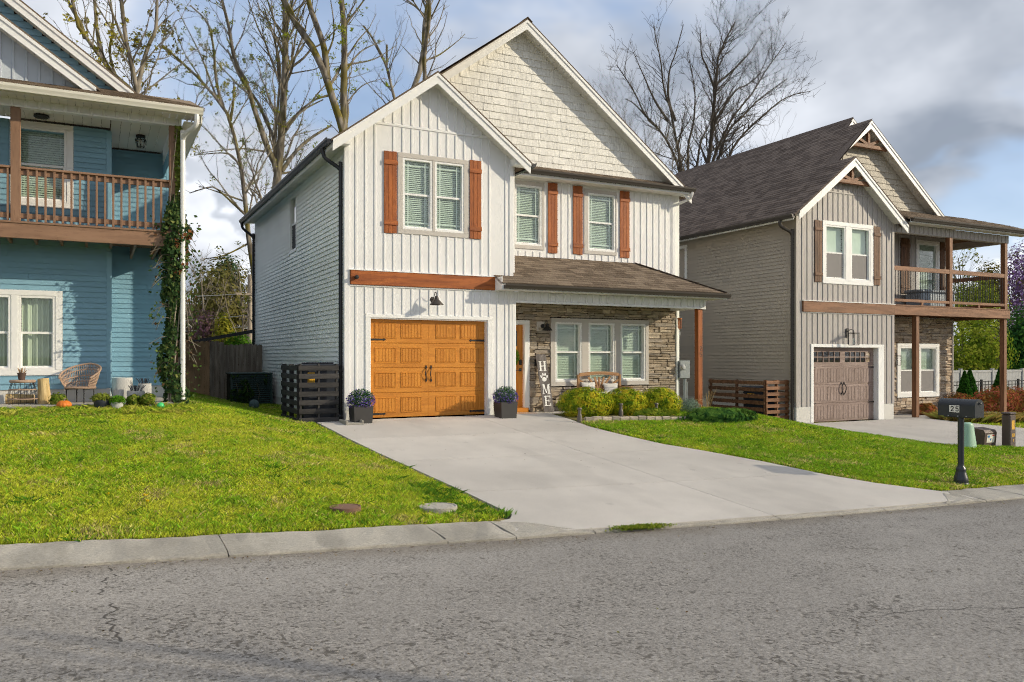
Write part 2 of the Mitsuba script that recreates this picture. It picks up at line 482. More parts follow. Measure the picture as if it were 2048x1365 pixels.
DRIVE = Polygon([(3.93, 16.36), (3.95, 14.0), (4.0, 12.4), (4.10, 10.6), (4.16, 9.4), (4.19, 8.5), (4.20, 8.2), (4.08, 8.02), (3.93, 7.96), (3.80, 7.42),
                 (11.42, 7.42), (11.35, 7.86), (11.12, 8.12), (10.72, 8.6), (10.41, 9.26), (10.15, 10.4), (9.72, 11.6), (9.44, 12.2), (9.27, 13.3), (9.20, 14.0), (9.18, 14.44), (9.26, 14.9), (9.32, 15.4), (9.32, 16.36)])
GDRIVE = Polygon([(17.15, 16.3), (17.0, 14.4), (16.95, 12.2), (17.4, 11.6), (18.5, 10.95), (19.8, 9.8), (20.6, 8.4), (20.4, 7.32), (29.5, 7.32), (26.0, 9.2), (24.0, 10.8), (22.8, 13.0), (22.3, 15.2), (22.3, 16.3)])
BED = Polygon([(9.34, 14.98), (9.62, 15.16), (12.05, 14.66), (12.2, 16.2), (9.32, 16.3)])


def in_any(x, y, polys, grow=0.0):
    m = np.zeros(np.shape(x), bool)
    for g in polys:
        m |= contains_xy(g.buffer(grow), x, y)
    return m


gx = np.unique(np.concatenate([np.linspace(-600, -60, 10), np.linspace(-60, -6, 19), np.arange(-6, 30, 0.15), np.linspace(30, 60, 21), np.linspace(60, 700, 12)]))
gy = np.unique(np.concatenate([np.linspace(-600, -40, 10), np.linspace(-40, 7.2, 16), np.arange(7.2, 17.2, 0.15), np.linspace(17.2, 40, 24), np.linspace(40, 120, 17), np.linspace(120, 900, 12)]))
X, Y = np.meshgrid(gx, gy)
xc = np.clip(X, -40, 60)
Z = lawn_z(xc, np.clip(Y, 7.95, 60))
Z = np.where(Y < 7.93, zr(xc) - 0.14, Z)
Z = np.where(in_any(X, Y, [DRIVE, GDRIVE], 0.02), np.minimum(Z, drive_z(xc, Y)) - 0.13, Z)
Z = np.where((Y > 16.38) & (Y < 26.9) & (X > 4.5) & (X < 14.1), Z - 0.1, Z)
Z += 0.012 * (meshkit.fbm(np.stack([X * 1.3, Y * 1.3, X * 0], -1), 3) - 0.5)
n0, n1 = Y.shape
ii, jj = np.meshgrid(np.arange(n0 - 1), np.arange(n1 - 1), indexing='ij')
quads = np.stack([ii * n1 + jj, ii * n1 + jj + 1, (ii + 1) * n1 + jj + 1, (ii + 1) * n1 + jj], -1).reshape(-1, 4)
GK = struct('ground')
put(GK, join([(np.stack([X, Y, Z], -1).reshape(-1, 3), quads)]), 'm_soil', smooth=True)

# the street, one slightly crowned sheet
rx = np.concatenate([np.linspace(-70, -6, 9), np.linspace(-5, 20, 26), np.linspace(24, 90, 9)])
ry = np.linspace(-0.4, 7.34, 14)
X, Y = np.meshgrid(rx, ry)
Z = zr(X) + 0.045 * (1 - ((Y - 3.4) / 3.8) ** 2) - 0.004
n0, n1 = Y.shape
ii, jj = np.meshgrid(np.arange(n0 - 1), np.arange(n1 - 1), indexing='ij')
quads = np.stack([ii * n1 + jj, ii * n1 + jj + 1, (ii + 1) * n1 + jj + 1, (ii + 1) * n1 + jj], -1).reshape(-1, 4)
put(struct('road'), join([(np.stack([X, Y, Z], -1).reshape(-1, 3), quads)]), 'm_asphalt', smooth=True)

KPROF = [(7.305, -0.08), (7.31, 0.010), (7.33, 0.023), (7.39, 0.030), (7.62, 0.042), (7.92, 0.059), (7.985, 0.058), (8.0, 0.03), (8.0, -0.08)]
LIP = [(7.305, -0.08), (7.315, 0.006), (7.325, 0.013), (7.34, 0.018), (7.37, 0.020), (7.39, 0.022), (7.40, 0.022), (7.41, 0.0), (7.41, -0.08)]


def kerb_piece(parent, x0, x1, seed, prof=None, to=0):
    KP = prof or KPROF
    rng = np.random.default_rng(seed)
    xs = np.linspace(x0 + 0.005, x1 - 0.005, max(3, int((x1 - x0) / 0.12)))
    v = []
    for x in xs:
        if to:                                       # the kerb runs out into the driveway's low lip
            s = (x - x0) / (x1 - x0)
            s = s if to > 0 else 1 - s
            s = s * s * (3 - 2 * s)
            KP = [(a[0] * (1 - s) + b[0] * s, a[1] * (1 - s) + b[1] * s + (0.012 if 0 < i < 7 else 0) * s * (1 - s) * 4) for i, (a, b) in enumerate(zip(KPROF, LIP))]
        for k, (y, z) in enumerate(KP):
            j = rng.normal(0, 0.0045, 2) if 0 < k < 7 else (0, 0)
            v.append((x, y + j[0], zr(x) + z + j[1]))
    n = len(KP)
    q = [(i * n + k, i * n + k + 1, (i + 1) * n + k + 1, (i + 1) * n + k) for i in range(len(xs) - 1) for k in range(n - 1)]
    f = [(0, k + 1, k) for k in range(1, n - 1)] + [(len(v) - n, len(v) - n + k, len(v) - n + k + 1) for k in range(1, n - 1)]
    m = join([(np.array(v), np.array(q))])
    part(parent, 'segment', (m[0], np.vstack([m[1], f])), 'm_kerb', tone=rng.random())


KB = struct('kerb')
for i, (a, b) in enumerate([(-1.2, 1.02), (1.02, 3.05), (3.05, 3.80), (-3.4, -1.2), (-5.6, -3.4), (11.43, 12.4), (12.4, 14.5), (14.5, 16.6), (16.6, 18.7), (18.7, 20.38), (29.6, 32), (32, 34.2)]):
    kerb_piece(KB, a, b, i)
for i, (a, b) in enumerate([(4.75, 5.6), (5.6, 7.42), (7.42, 9.3), (9.3, 10.6)]):
    kerb_piece(KB, a, b, 40 + i, LIP)
kerb_piece(KB, 3.80, 4.75, 50, None, 1)
kerb_piece(KB, 10.6, 11.43, 51, None, -1)


def slab_piece(parent, name, poly, zf, thick, mat_, tone):
    if poly.is_empty:
        return
    for g in (poly.geoms if hasattr(poly, 'geoms') else [poly]):
        if g.geom_type != 'Polygon' or g.area < 0.02:
            continue
        g = g.segmentize(0.5)
        top = trimesh.creation.extrude_polygon(g, 1.0, engine='earcut')
        v = np.array(top.vertices)
        z = zf(v[:, 0], v[:, 1])
        v[:, 2] = np.where(v[:, 2] > 0.5, z, z - thick)
        part(parent, name, (v, np.array(top.faces)), mat_, tone=tone)


DK = struct('driveway')
rng = np.random.default_rng(4)
for xa, xb in ((3.0, 7.42), (7.42, 12.0)):
    for ya, yb in ((7.0, 9.42), (9.42, 11.7), (11.7, 13.95), (13.95, 16.40)):
        slab_piece(DK, 'slab', DRIVE.intersection(sbox(xa, ya, xb, yb)).buffer(-0.005), drive_z, 0.14, 'm_drive', rng.random())
GD = struct('neighbour_driveway')
for xa, xb in ((15, 19.7), (19.7, 24.5), (24.5, 30)):
    for ya, yb in ((7.0, 9.8), (9.8, 12.9), (12.9, 16.4)):
        slab_piece(GD, 'slab', GDRIVE.intersection(sbox(xa, ya, xb, yb)).buffer(-0.006), lambda x, y: drive_z(x, y) + 0.0, 0.14, 'm_drive', rng.random() * 0.6)

# the flower bed's soil
slab_piece(struct('planting_bed'), 'mulch', BED, lambda x, y: lawn_z(x, y) + 0.03, 0.1, 'm_soil', 0.5)

# ------------------------------------------------------------------ grass: single blades
rng = np.random.default_rng(11)


def fb2(x, y, s, seed, o=3):
    return meshkit.fbm(np.stack([x * s, y * s, x * 0 + seed], -1), o, seed)


def blades(x, y, z, h, w, cols, lean=0.55):
    n = len(x)
    a = rng.random(n) * 2 * np.pi
    la = rng.random(n) * 2 * np.pi
    ln = np.abs(rng.normal(0, lean, n)) * h
    dx, dy = np.cos(a) * w / 2, np.sin(a) * w / 2
    mx, my = np.cos(la) * ln * 0.3, np.sin(la) * ln * 0.3
    v = np.empty((n, 4, 3))
    v[:, 0] = np.stack([x - dx, y - dy, z], 1)
    v[:, 1] = np.stack([x + dx, y + dy, z], 1)
    v[:, 2] = np.stack([x + mx + dx * 0.8, y + my + dy * 0.8, z + h * 0.62], 1)
    v[:, 3] = np.stack([x + np.cos(la) * ln, y + np.sin(la) * ln, z + h], 1)
    b = np.arange(n)[:, None] * 4
    f = np.concatenate([b + [0, 1, 2], b + [0, 2, 3]], 0)
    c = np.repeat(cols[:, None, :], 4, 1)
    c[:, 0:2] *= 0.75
    return v.reshape(-1, 3), f, c.reshape(-1, 3)


LAWN_L = Polygon([(-3.2, 8.0), (3.85, 8.0), (4.10, 8.16), (4.10, 9.4), (4.04, 10.6), (3.94, 12.4), (3.88, 14.0), (3.85, 16.2), (3.5, 16.2), (3.5, 17.8), (4.5, 17.8), (4.5, 23), (2.6, 25.2), (1.6, 25.2), (1.6, 16.2), (-4.5, 16.2), (-4.5, 9)])
LAWN_R = Polygon([(9.27, 14.9), (9.24, 14.4), (9.26, 14.0), (9.34, 13.3), (9.5, 12.2), (9.78, 11.6), (10.21, 10.4), (10.47, 9.28), (10.78, 8.65), (11.18, 8.17), (11.5, 8.02), (20.5, 8.02), (20.4, 8.6), (19.6, 9.8), (18.3, 10.9), (17.2, 11.6), (16.85, 12.2), (16.9, 14.4), (17.05, 16.2), (13.0, 17.5), (12.3, 16.2), (12.1, 14.6), (9.62, 15.1)])
LAWN_F = Polygon([(22.5, 15.0), (22.9, 13.1), (24.1, 10.9), (30, 8.5), (40, 8.5), (40, 15.2), (30, 16), (22.6, 15.6)])
PAL = np.array([[0.60, 0.64, 0.065], [0.44, 0.56, 0.042], [0.21, 0.40, 0.025], [0.68, 0.61, 0.23], [0.44, 0.37, 0.15]])


def lawn(poly, n, h0, yellow, w0):
    x0, y0, x1, y1 = poly.bounds
    m = int(n * (x1 - x0) * (y1 - y0))
    x, y = rng.uniform(x0, x1, m), rng.uniform(y0, y1, m)
    # the density falls with the distance from the street, as the eye's resolution does
    keep = contains_xy(poly, x, y) & (rng.random(m) < np.clip(13.0 / np.hypot(x, y), 0.25, 1.0) ** 1.4)
    x, y = x[keep], y[keep]
    a, b, c = fb2(x, y, 0.55, 1), fb2(x, y, 2.3, 2), fb2(x, y, 7.0, 3, 2)
    dead = fb2(x, y, 1.7, 4)
    keep = rng.random(len(x)) < 0.35 + 1.1 * np.clip(c + 0.25 - 0.9 * np.clip(dead - 0.62, 0, 1) * 3, 0, 1)
    x, y, a, b, c, dead = (q[keep] for q in (x, y, a, b, c, dead))
    t = np.clip((a * 0.35 + b * 0.45 + c * 0.35 + rng.normal(0, 0.16, len(x)) - 0.46 - yellow) / 0.36, 0, 1)
    w1, w2 = np.clip(t * 2, 0, 1)[:, None], np.clip(t * 2 - 1, 0, 1)[:, None]
    col = PAL[0] * (1 - w1) + PAL[1] * w1
    col = col * (1 - w2) + PAL[2] * w2
    r = rng.random(len(x))
    dd = (r < 0.07 + 0.6 * np.clip((dead - 0.62) / 0.16, 0, 0.8))[:, None]
    col = np.where(dd, PAL[3 + (rng.random(len(x)) < 0.4).astype(int)], col)
    col = col * rng.uniform(0.45, 1.40, (len(x), 1))
    h = h0 * rng.uniform(0.55, 1.25, len(x)) * (0.75 + 0.6 * t + 0.25 * c)
    s = np.clip(np.hypot(x, y) / 11.0, 0.8, 1.6)
    return blades(x, y, lawn_z(x, y) - 0.005, h, w0 * s * rng.uniform(0.7, 1.4, len(x)), col)


def weeds(poly, n, h, w, cols, seed):
    """Taller tufts: dandelion and clover clumps in the lawn, weeds along the walls."""
    r = np.random.default_rng(seed)
    x0, y0, x1, y1 = poly.bounds
    x, y = r.uniform(x0, x1, n * 4), r.uniform(y0, y1, n * 4)
    k = contains_xy(poly, x, y)
    x, y = x[k][:n], y[k][:n]
    m = 34
    X_ = (x[:, None] + r.normal(0, 0.055, (len(x), m))).ravel(); Y_ = (y[:, None] + r.normal(0, 0.055, (len(x), m))).ravel()
    col = np.array(cols)[r.integers(0, len(cols), len(x))]
    col = np.repeat(col, m, 0) * r.uniform(0.7, 1.25, (len(X_), 1))
    hh = np.repeat(r.uniform(0.6, 1.3, len(x)), m) * h * r.uniform(0.5, 1.1, len(X_))
    return blades(X_, Y_, lawn_z(X_, Y_) - 0.005, hh, w * r.uniform(0.7, 1.3, len(X_)), col, 0.9)


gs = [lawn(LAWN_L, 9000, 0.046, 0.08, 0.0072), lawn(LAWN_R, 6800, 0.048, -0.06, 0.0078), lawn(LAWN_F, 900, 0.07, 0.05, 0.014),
      weeds(LAWN_L, 150, 0.062, 0.011, [(0.07, 0.19, 0.015), (0.10, 0.22, 0.02)], 1),
      weeds(LAWN_R, 220, 0.066, 0.012, [(0.06, 0.18, 0.015), (0.09, 0.22, 0.02)], 2),
      weeds(Polygon([(-3.5, 15.3), (1.7, 15.3), (1.7, 16.25), (-3.5, 16.25)]), 360, 0.095, 0.009, [(0.40, 0.46, 0.05), (0.48, 0.48, 0.09), (0.22, 0.36, 0.03)], 3),
      weeds(Polygon([(3.5, 8.05), (4.1, 8.15), (4.0, 10), (3.5, 10)]), 40, 0.075, 0.012, [(0.10, 0.22, 0.02)], 4)]
q_ = np.random.default_rng(77)
fx, fy = q_.uniform(-1.5, 3.6, 26), q_.uniform(9.0, 15.9, 26)
fx, fy = np.repeat(fx, 14) + q_.normal(0, 0.008, 364), np.repeat(fy, 14) + q_.normal(0, 0.008, 364)
gs.append(blades(fx, fy, lawn_z(fx, fy) + 0.035, np.full(364, 0.018), np.full(364, 0.014), np.tile([[0.75, 0.55, 0.02]], (364, 1))))   # dandelions
o, vs, fs, cs = 0, [], [], []
for v, f, c in gs:
    vs.append(v); fs.append(f + o); cs.append(c); o += len(v)
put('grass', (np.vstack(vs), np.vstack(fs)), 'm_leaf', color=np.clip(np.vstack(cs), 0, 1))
labels['grass'] = {'label': 'short yellow green lawn grass with darker weed patches around the driveways', 'category': 'grass', 'kind': 'stuff'}


# ------------------------------------------------------------------ house building kit
CAM = np.array([0, 0, 1.276])


def pieces(parent, name, items, mat_, limit=295, orient=0.0, smooth=False):
    """Alike pieces (mesh, tone): one part each, the nearest first; past the limit the rest are one part."""
    items = sorted(items, key=lambda it: np.linalg.norm(it[0][0].mean(0) - CAM))
    for m, t in items[:limit]:
        part(parent, name, m, mat_, tone=t, orient=orient, smooth=smooth)
    rest = items[limit:]
    if rest:
        part(parent, name + '_field', join([m for m, _ in rest]), mat_, tone=np.concatenate([np.full(len(m[0]), t) for m, t in rest]), orient=orient, smooth=smooth, kind='stuff')


def spans(poly, a, b, least=0.02):
    g = poly.intersection(LineString([a, b]))
    out = []
    for s in (g.geoms if hasattr(g, 'geoms') else [g]):
        if s.geom_type == 'LineString' and s.length > least:
            c = np.array(s.coords)
            out.append((c.min(0), c.max(0)))
    return out


def wedge(fr, u0, u1, nb, nt, z0, z1, back=0.0, shell=None):
    v = np.array([[u, n, z] for z, nf in ((z0, nb), (z1, nt)) for u in (u0, u1) for n in (nf - shell if shell else back, nf)], float)
    v = v[[0, 4, 1, 5, 2, 6, 3, 7]]
    return fr(v), BOXF


def siding(parent, fr, poly, mat_, seed, expo=0.1016, proud=0.027, name='siding_plank'):
    r = np.random.default_rng(seed)
    u0, z0, u1, z1 = poly.bounds
    z, it = z0, []
    while z < z1 - 0.01:
        zt = min(z + expo, z1)
        for a, b in spans(poly, (u0 - 1, (z + zt) / 2), (u1 + 1, (z + zt) / 2)):
            cut = [a[0], b[0]]
            if b[0] - a[0] > 2.6 and r.random() < 0.7:           # a butt joint where two lengths meet
                cut.insert(1, a[0] + (b[0] - a[0]) * r.uniform(0.2, 0.8))
            for p, q in zip(cut[:-1], cut[1:]):
                it.append((wedge(fr, p, q - (0.003 if q < b[0] else 0), proud + r.normal(0, 0.0008), 0.0045, z - 0.010 + r.normal(0, 0.001), zt + 0.006, shell=0.003), r.random()))
        z += expo
    pieces(parent, name, it, mat_)


def battens(parent, fr, poly, mat_, u_start, step, w=0.042, d=0.018, c=0.004, n0=0.001, name='batten'):
    u0, z0, u1, z1 = poly.bounds
    u, it, r = u_start, [], np.random.default_rng(int(u_start * 100) % 1000)
    while u < u1:
        if u > u0:
            g = poly.intersection(sbox(u - w / 2, z0 - 1, u + w / 2, z1 + 1))
            for q in (g.geoms if hasattr(g, 'geoms') else [g]):
                if q.geom_type == 'Polygon' and q.area > 0.001 and q.bounds[2] - q.bounds[0] > 0.6 * w:
                    s = spans(q, (u, z0 - 1), (u, z1 + 1))
                    if s:
                        it.append((bx(fr, q.bounds[0], q.bounds[2], n0, d, s[0][0][1], s[0][1][1], c), r.random()))
        u += step
    pieces(parent, name, it, mat_, orient=1.0)


def plane_pieces(parent, name, O, U, V, poly, expo, width, mat_, seed, thick=0.012, jit=0.35, limit=295):
    """Courses of overlapping tabs on a sloping plane: O the corner, U along the eave, V up the slope, poly in (u, v)."""
    r = np.random.default_rng(seed)
    O, U, V = (np.asarray(q, float) for q in (O, U, V))
    U = U / np.linalg.norm(U); V = V / np.linalg.norm(V)
    N = np.cross(U, V); N = N if N[2] > 0 else -N
    if abs(N[2]) < 1e-6 and N[1] > 0:
        N = -N
    fr = lambda p: O + p[:, :1] * U + p[:, 2:] * V + p[:, 1:2] * N
    u0, v0, u1, v1 = poly.bounds
    v, it, k = v0, [], 0
    while v < v1 - 0.02:
        vt = min(v + expo, v1)
        for a, b in spans(poly, (u0 - 1, (v + vt) / 2), (u1 + 1, (v + vt) / 2)):
            u = a[0] - r.random() * width
            while u < b[0]:
                w = width * (1 + jit * (r.random() * 2 - 1))
                p, q = max(u, a[0]), min(u + w - 0.004, b[0])
                if q - p > 0.015:
                    t = thick * r.uniform(0.7, 1.35)
                    it.append((wedge(fr, p, q, t, 0.003, v + r.normal(0, 0.003), vt + 0.012, -0.004), r.random()))
                u += w
        v += expo; k += 1
    pieces(parent, name, it, mat_, limit)


def stones(parent, fr, poly, seed, mat_, hmin=0.055, hmax=0.115, wmin=0.13, wmax=0.44):
    r = np.random.default_rng(seed)
    u0, z0, u1, z1 = poly.bounds
    z, it = z0, []
    while z < z1 - 0.02:
        h = min(r.uniform(hmin, hmax), z1 - z)
        for a, b in spans(poly, (u0 - 1, z + h / 2), (u1 + 1, z + h / 2)):
            u = a[0]
            while u < b[0] - 0.01:
                w = r.uniform(wmin, wmax)
                if b[0] - u - w < wmin * 0.7:
                    w = b[0] - u
                q = min(u + w, b[0])
                split = h > 0.085 and r.random() < 0.45
                for za, zb in ([(z, z + h * 0.5), (z + h * 0.5, z + h)] if split else [(z, z + h)]):
                    d = r.uniform(0.028, 0.072)
                    v, f = bx(W, u + 0.004, q - 0.004, 0.0, d, za + 0.004, zb - 0.004, r.uniform(0.008, 0.016))
                    v = v.copy()
                    k = v[:, 1] > 0.004
                    v[k] += r.normal(0, 1, (k.sum(), 3)) * [0.006, 0.006, 0.0045]
                    v[:, 2] += (v[:, 0] - u) / max(q - u, .05) * r.normal(0, 0.006)
                    it.append(((fr(v), f), r.random()))
                u = q
        z += h
    pieces(parent, 'stone', it, mat_)


def wall(parent, fr, poly, mat_, thick=0.16, name='wall', tone=0.5):
    return part(parent, name, quadprism(fr, poly, -thick, 0.0), mat_, tone=tone, orient=1.0)


def slab3(top, thick):
    """A flat roof panel: the polygon's corners in space, thick deep, straight down."""
    t = np.asarray(top, float); n = len(t)
    v = np.vstack([t, t - [0, 0, thick]])
    f = [(0, k, k + 1) for k in range(1, n - 1)] + [(n, n + k + 1, n + k) for k in range(1, n - 1)]
    for k in range(n):
        j = (k + 1) % n
        f += [(k, k + n, j), (j, k + n, j + n)]
    return v, np.array(f)


def rake(parent, fr, apex, foot, h=0.21, d=0.032, mat_='m_trim', name='rake_board'):
    (xa, za), (xf, zf) = apex, foot
    part(parent, name, quadprism(fr, [(xa, za), (xf, zf), (xf, zf - h), (xa, za - h)], 0.0, d), mat_, tone=0.6)
    part(parent, 'rake_trim', quadprism(fr, [(xa, za + 0.012), (xf, zf + 0.012), (xf, zf - 0.055), (xa, za - 0.055)], d + 0.002, d + 0.022), mat_, tone=0.5)


def rake_soffit(parent, y0, y1, apex, foot, drop, step=0.14, mat_='m_soffit'):
    """Grooved panels under a gable's overhang, from the fascia at y0 back to the wall at y1."""
    (xa, za), (xf, zf) = apex, foot
    n = max(2, int(abs(xf - xa) / step)); it = []
    for k in range(n):
        a, b = k / n, (k + 1) / n - 0.05 / n
        p, q = (xa + (xf - xa) * a, za + (zf - za) * a - drop), (xa + (xf - xa) * b, za + (zf - za) * b - drop)
        it.append((slab3([(p[0], y0, p[1]), (q[0], y0, q[1]), (q[0], y1, q[1]), (p[0], y1, p[1])], 0.012), (k * 0.37) % 1))
    pieces(parent, 'soffit_panel', it, mat_, limit=60, orient=0.5)


def eave_soffit(parent, x0, x1, y0, y1, z, along='x', step=0.15, mat_='m_soffit', limit=60):
    it = []
    a0, a1 = (x0, x1) if along == 'x' else (y0, y1)
    n = max(1, int((a1 - a0) / step))
    for k in range(n):
        a, b = a0 + (a1 - a0) * k / n, a0 + (a1 - a0) * (k + 1) / n - 0.006
        it.append((bx(W, a, b, y0, y1, z, z + 0.012) if along == 'x' else bx(W, x0, x1, a, b, z, z + 0.012), (k * 0.37) % 1))
    pieces(parent, 'soffit_panel', it, mat_, limit=limit, orient=0.5)


def gutter(parent, a, b, out, mat_, h=0.105, w=0.115):
    a, b = np.asarray(a, float), np.asarray(b, float)
    U = (b - a) / np.linalg.norm(b - a); N = np.asarray(out, float)
    ln = np.linalg.norm(b - a)
    prof = [(0, 0), (w * 0.72, 0), (w * 0.80, h * 0.25), (w * 0.98, h * 0.62), (w, h * 0.78), (w * 1.03, h), (w * 0.9, h), (w * 0.86, h * 0.8), (0.006, h * 0.82)]
    m = trimesh.creation.extrude_polygon(Polygon(prof), ln, engine='earcut')
    v = np.array(m.vertices)
    part(parent, 'gutter', (a + v[:, 2:] * U + v[:, :1] * N + v[:, 1:2] * np.array([0, 0, 1.0]), np.array(m.faces)), mat_)


def downspout(parent, pts, mat_, r=0.042):
    part(parent, 'downspout', tube(bend(pts, 5), r, 8), mat_, smooth=40)


def blind(parent, fr, u0, u1, z0, z1, n, mat_='m_blind', gap=0.042, tilt=0.92, tones=None):
    it = []
    k = 0
    z = z1 - 0.02
    while z > z0 + 0.01:
        s, c = 0.024 * math.sin(tilt), 0.024 * math.cos(tilt)
        v = np.array([[u0, n - c, z + s], [u1, n - c, z + s], [u1, n + c, z - s], [u0, n + c, z - s], [u0, n - c + .001, z + s + .0018], [u1, n - c + .001, z + s + .0018], [u1, n + c + .001, z - s + .0018], [u0, n + c + .001, z - s + .0018]])
        it.append((fr(v), np.array([[0, 1, 2], [0, 2, 3], [4, 6, 5], [4, 7, 6], [0, 4, 5], [0, 5, 1], [3, 2, 6], [3, 6, 7]])))
        z -= gap; k += 1
    for q in (0.12, 0.88):                          # the ladder cords
        u = u0 + (u1 - u0) * q
        it.append(bx(fr, u - 0.003, u + 0.003, n + 0.027, n + 0.029, z0, z1))
    part(parent, 'blind', join(it), mat_, kind='stuff')


def window(parent, fr, u0, u1, z0, z1, units, trim=None, trim_w=0.11, muntins='prairie', back='blind', frame='m_window', depth=0.0, label=None, split=0.5, glass='m_glass', screen=None):
    """units: the (left, right) of each sash pair; trim: material of the flat casing round them."""
    w = hold(parent, 'window', label)
    n = depth
    if trim:
        z0, z1 = z0 + trim_w, z1 - trim_w       # z0 and z1 are given over the casing
    if trim:
        a, b, c, d = units[0][0], units[-1][1], z0, z1
        t = trim_w
        part(w, 'casing', bx(fr, u0, u1, 0.0005, n + 0.026, d, d + t, 0.004), trim)
        part(w, 'casing', bx(fr, u0, u1, 0.0, n + 0.026, c - t, c, 0.004), trim)
        part(w, 'casing', bx(fr, u0, a, 0.0, n + 0.024, c, d, 0.004), trim)
        part(w, 'casing', bx(fr, b, u1, 0.0, n + 0.024, c, d, 0.004), trim)
        for (p, q), (p2, q2) in zip(units[:-1], units[1:]):
            part(w, 'mullion', bx(fr, q, p2, 0.0, n + 0.024, c, d, 0.004), trim)
    for a, b in units:
        fw = 0.046
        m = z0 + (z1 - z0) * split
        part(w, 'frame', join([bx(fr, a, b, -0.09, n + 0.012, z1 - fw, z1, 0.004), bx(fr, a, b, -0.09, n + 0.016, z0, z0 + fw, 0.004),
                               bx(fr, a, a + fw, -0.09, n + 0.012, z0 + fw, z1 - fw, 0.004), bx(fr, b - fw, b, -0.09, n + 0.012, z0 + fw, z1 - fw, 0.004)]), frame)
        i0, i1 = a + fw, b - fw
        part(w, 'sash', join([bx(fr, i0, i1, -0.075, n - 0.03, m - 0.022, m + 0.022, 0.004), bx(fr, i0, i0 + 0.018, -0.075, n - 0.035, z0 + fw, m - 0.022), bx(fr, i1 - 0.018, i1, -0.075, n - 0.035, z0 + fw, m - 0.022),
                              bx(fr, i0 + 0.018, i1 - 0.018, -0.075, n - 0.035, z0 + fw, z0 + fw + 0.03)]), frame)
        for lo, hi, nn in ((z0 + fw, m, -0.058), (m, z1 - fw, -0.045)):
            part(w, 'pane', (fr(np.array([[i0, nn, lo], [i1, nn, lo], [i1, nn, hi], [i0, nn, hi]])), np.array([[0, 1, 2], [0, 2, 3]])), glass)
        if screen:
            part(w, 'insect_screen', bx(fr, i0 + 0.019, i1 - 0.019, n - 0.037, n - 0.035, z0 + fw + 0.031, m - 0.023), screen)
        if muntins:
            bars = []
            q = 0.095
            for lo, hi, nn, e in ((z0 + fw + .02, m - .022, -0.068, 0), (m + .022, z1 - fw, -0.055, 1)):
                for u in (i0 + q, i1 - q):
                    bars.append(bx(fr, u - 0.012, u + 0.012, nn - .004, nn + 0.004, lo, hi))
                zz = hi - q if e else lo + q
                bars.append(bx(fr, i0, i1, nn - .0045, nn + 0.0035, zz - 0.012, zz + 0.012))
            part(w, 'muntin', join(bars), frame)
        if back == 'blind':
            blind(w, fr, i0 - 0.03, i1 + 0.03, z0 + 0.01, z1 - 0.005, -0.105)
        elif back == 'shade':
            part(w, 'roller_shade', bx(fr, i0, i1, -0.125, -0.12, m - 0.1, z1 - fw), 'm_blind')
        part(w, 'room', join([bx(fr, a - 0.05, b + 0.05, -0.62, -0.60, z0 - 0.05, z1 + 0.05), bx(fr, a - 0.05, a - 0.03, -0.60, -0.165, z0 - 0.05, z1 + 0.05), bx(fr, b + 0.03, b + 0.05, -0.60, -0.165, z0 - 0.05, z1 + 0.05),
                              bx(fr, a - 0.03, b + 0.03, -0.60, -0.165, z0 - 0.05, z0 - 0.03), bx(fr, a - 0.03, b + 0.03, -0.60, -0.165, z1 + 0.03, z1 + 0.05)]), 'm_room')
    return w


def shutter(parent, fr, u0, u1, z0, z1, mat_, nb=3, seed=0, label=None):
    s = hold(parent, 'shutter', label)
    r = np.random.default_rng(seed)
    for k in range(nb):
        a, b = u0 + (u1 - u0) * k / nb, u0 + (u1 - u0) * (k + 1) / nb
        part(s, 'board', bx(fr, a + 0.002, b - 0.002, 0.012, 0.034, z0 + r.normal(0, .003), z1 + r.normal(0, .003), 0.003), mat_, tone=r.random(), orient=1.0)
    for z in (z0 + 0.17, z1 - 0.28):
        part(s, 'batten', bx(fr, u0 - 0.006, u1 + 0.006, 0.0345, 0.056, z, z + 0.095, 0.004), mat_, tone=r.random(), orient=0.0)
    return s


def polyrect(u0, u1, z0, z1): return sbox(u0, z0, u1, z1)


def barn_lamp(parent, fr, u, z, s=1.0, mat_='m_bronze'):
    """A gooseneck barn light: wall plate, bent arm, neck and cone shade."""
    k = hold(parent, 'barn_lamp')
    part(k, 'wall_plate', (lambda m: (fr(np.stack([m[0][:, 0] + u, m[0][:, 2], m[0][:, 1] + z], 1)), m[1]))(lathe([(0, 0.028), (0.04 * s, 0.026), (0.058 * s, 0.02), (0.06 * s, 0)], (0, 0, 0), 20)), mat_, smooth=35)
    arm = bend([(u, 0.02, z), (u, 0.09 * s, z + 0.02), (u, 0.17 * s, z + 0.14 * s), (u, 0.245 * s, z + 0.12 * s), (u, 0.26 * s, z + 0.04 * s)], 6)
    part(k, 'arm', (lambda m: (fr(m[0]), m[1]))(tube(arm, 0.009 * s, 8)), mat_, smooth=True)
    c = (u, 0.26 * s, z)
    prof = [(0.0, 0.062), (0.030, 0.060), (0.034, 0.03), (0.045, 0.025), (0.046, -0.01), (0.062, -0.03), (0.145, -0.115), (0.148, -0.128), (0.140, -0.124), (0.055, -0.036), (0, -0.03)]
    m = lathe([(a * s, b * s) for a, b in prof], (0, 0, 0), 28)
    part(k, 'shade', (fr(m[0] + np.array(c)), m[1]), mat_, smooth=30)
    return k


# ------------------------------------------------------------------ the white house
WH = thing('white_house', 'white two storey house with an orange wooden garage door and a stone porch', 'house')
XL, XG, XR, YF, Y2, YB = 4.56, 8.42, 14.0, 16.40, 17.64, 26.85
fF, f2, fL = F(YF), F(Y2), L(XL)
ZR, XRI, SL = 9.47, 9.28, 0.75                      # the ridge: height, place, slope


def zmain(x): return ZR - SL * abs(x - XRI)
def zgar(x): return 7.37 - SL * (x - 6.48) if x > 6.48 else zmain(x)


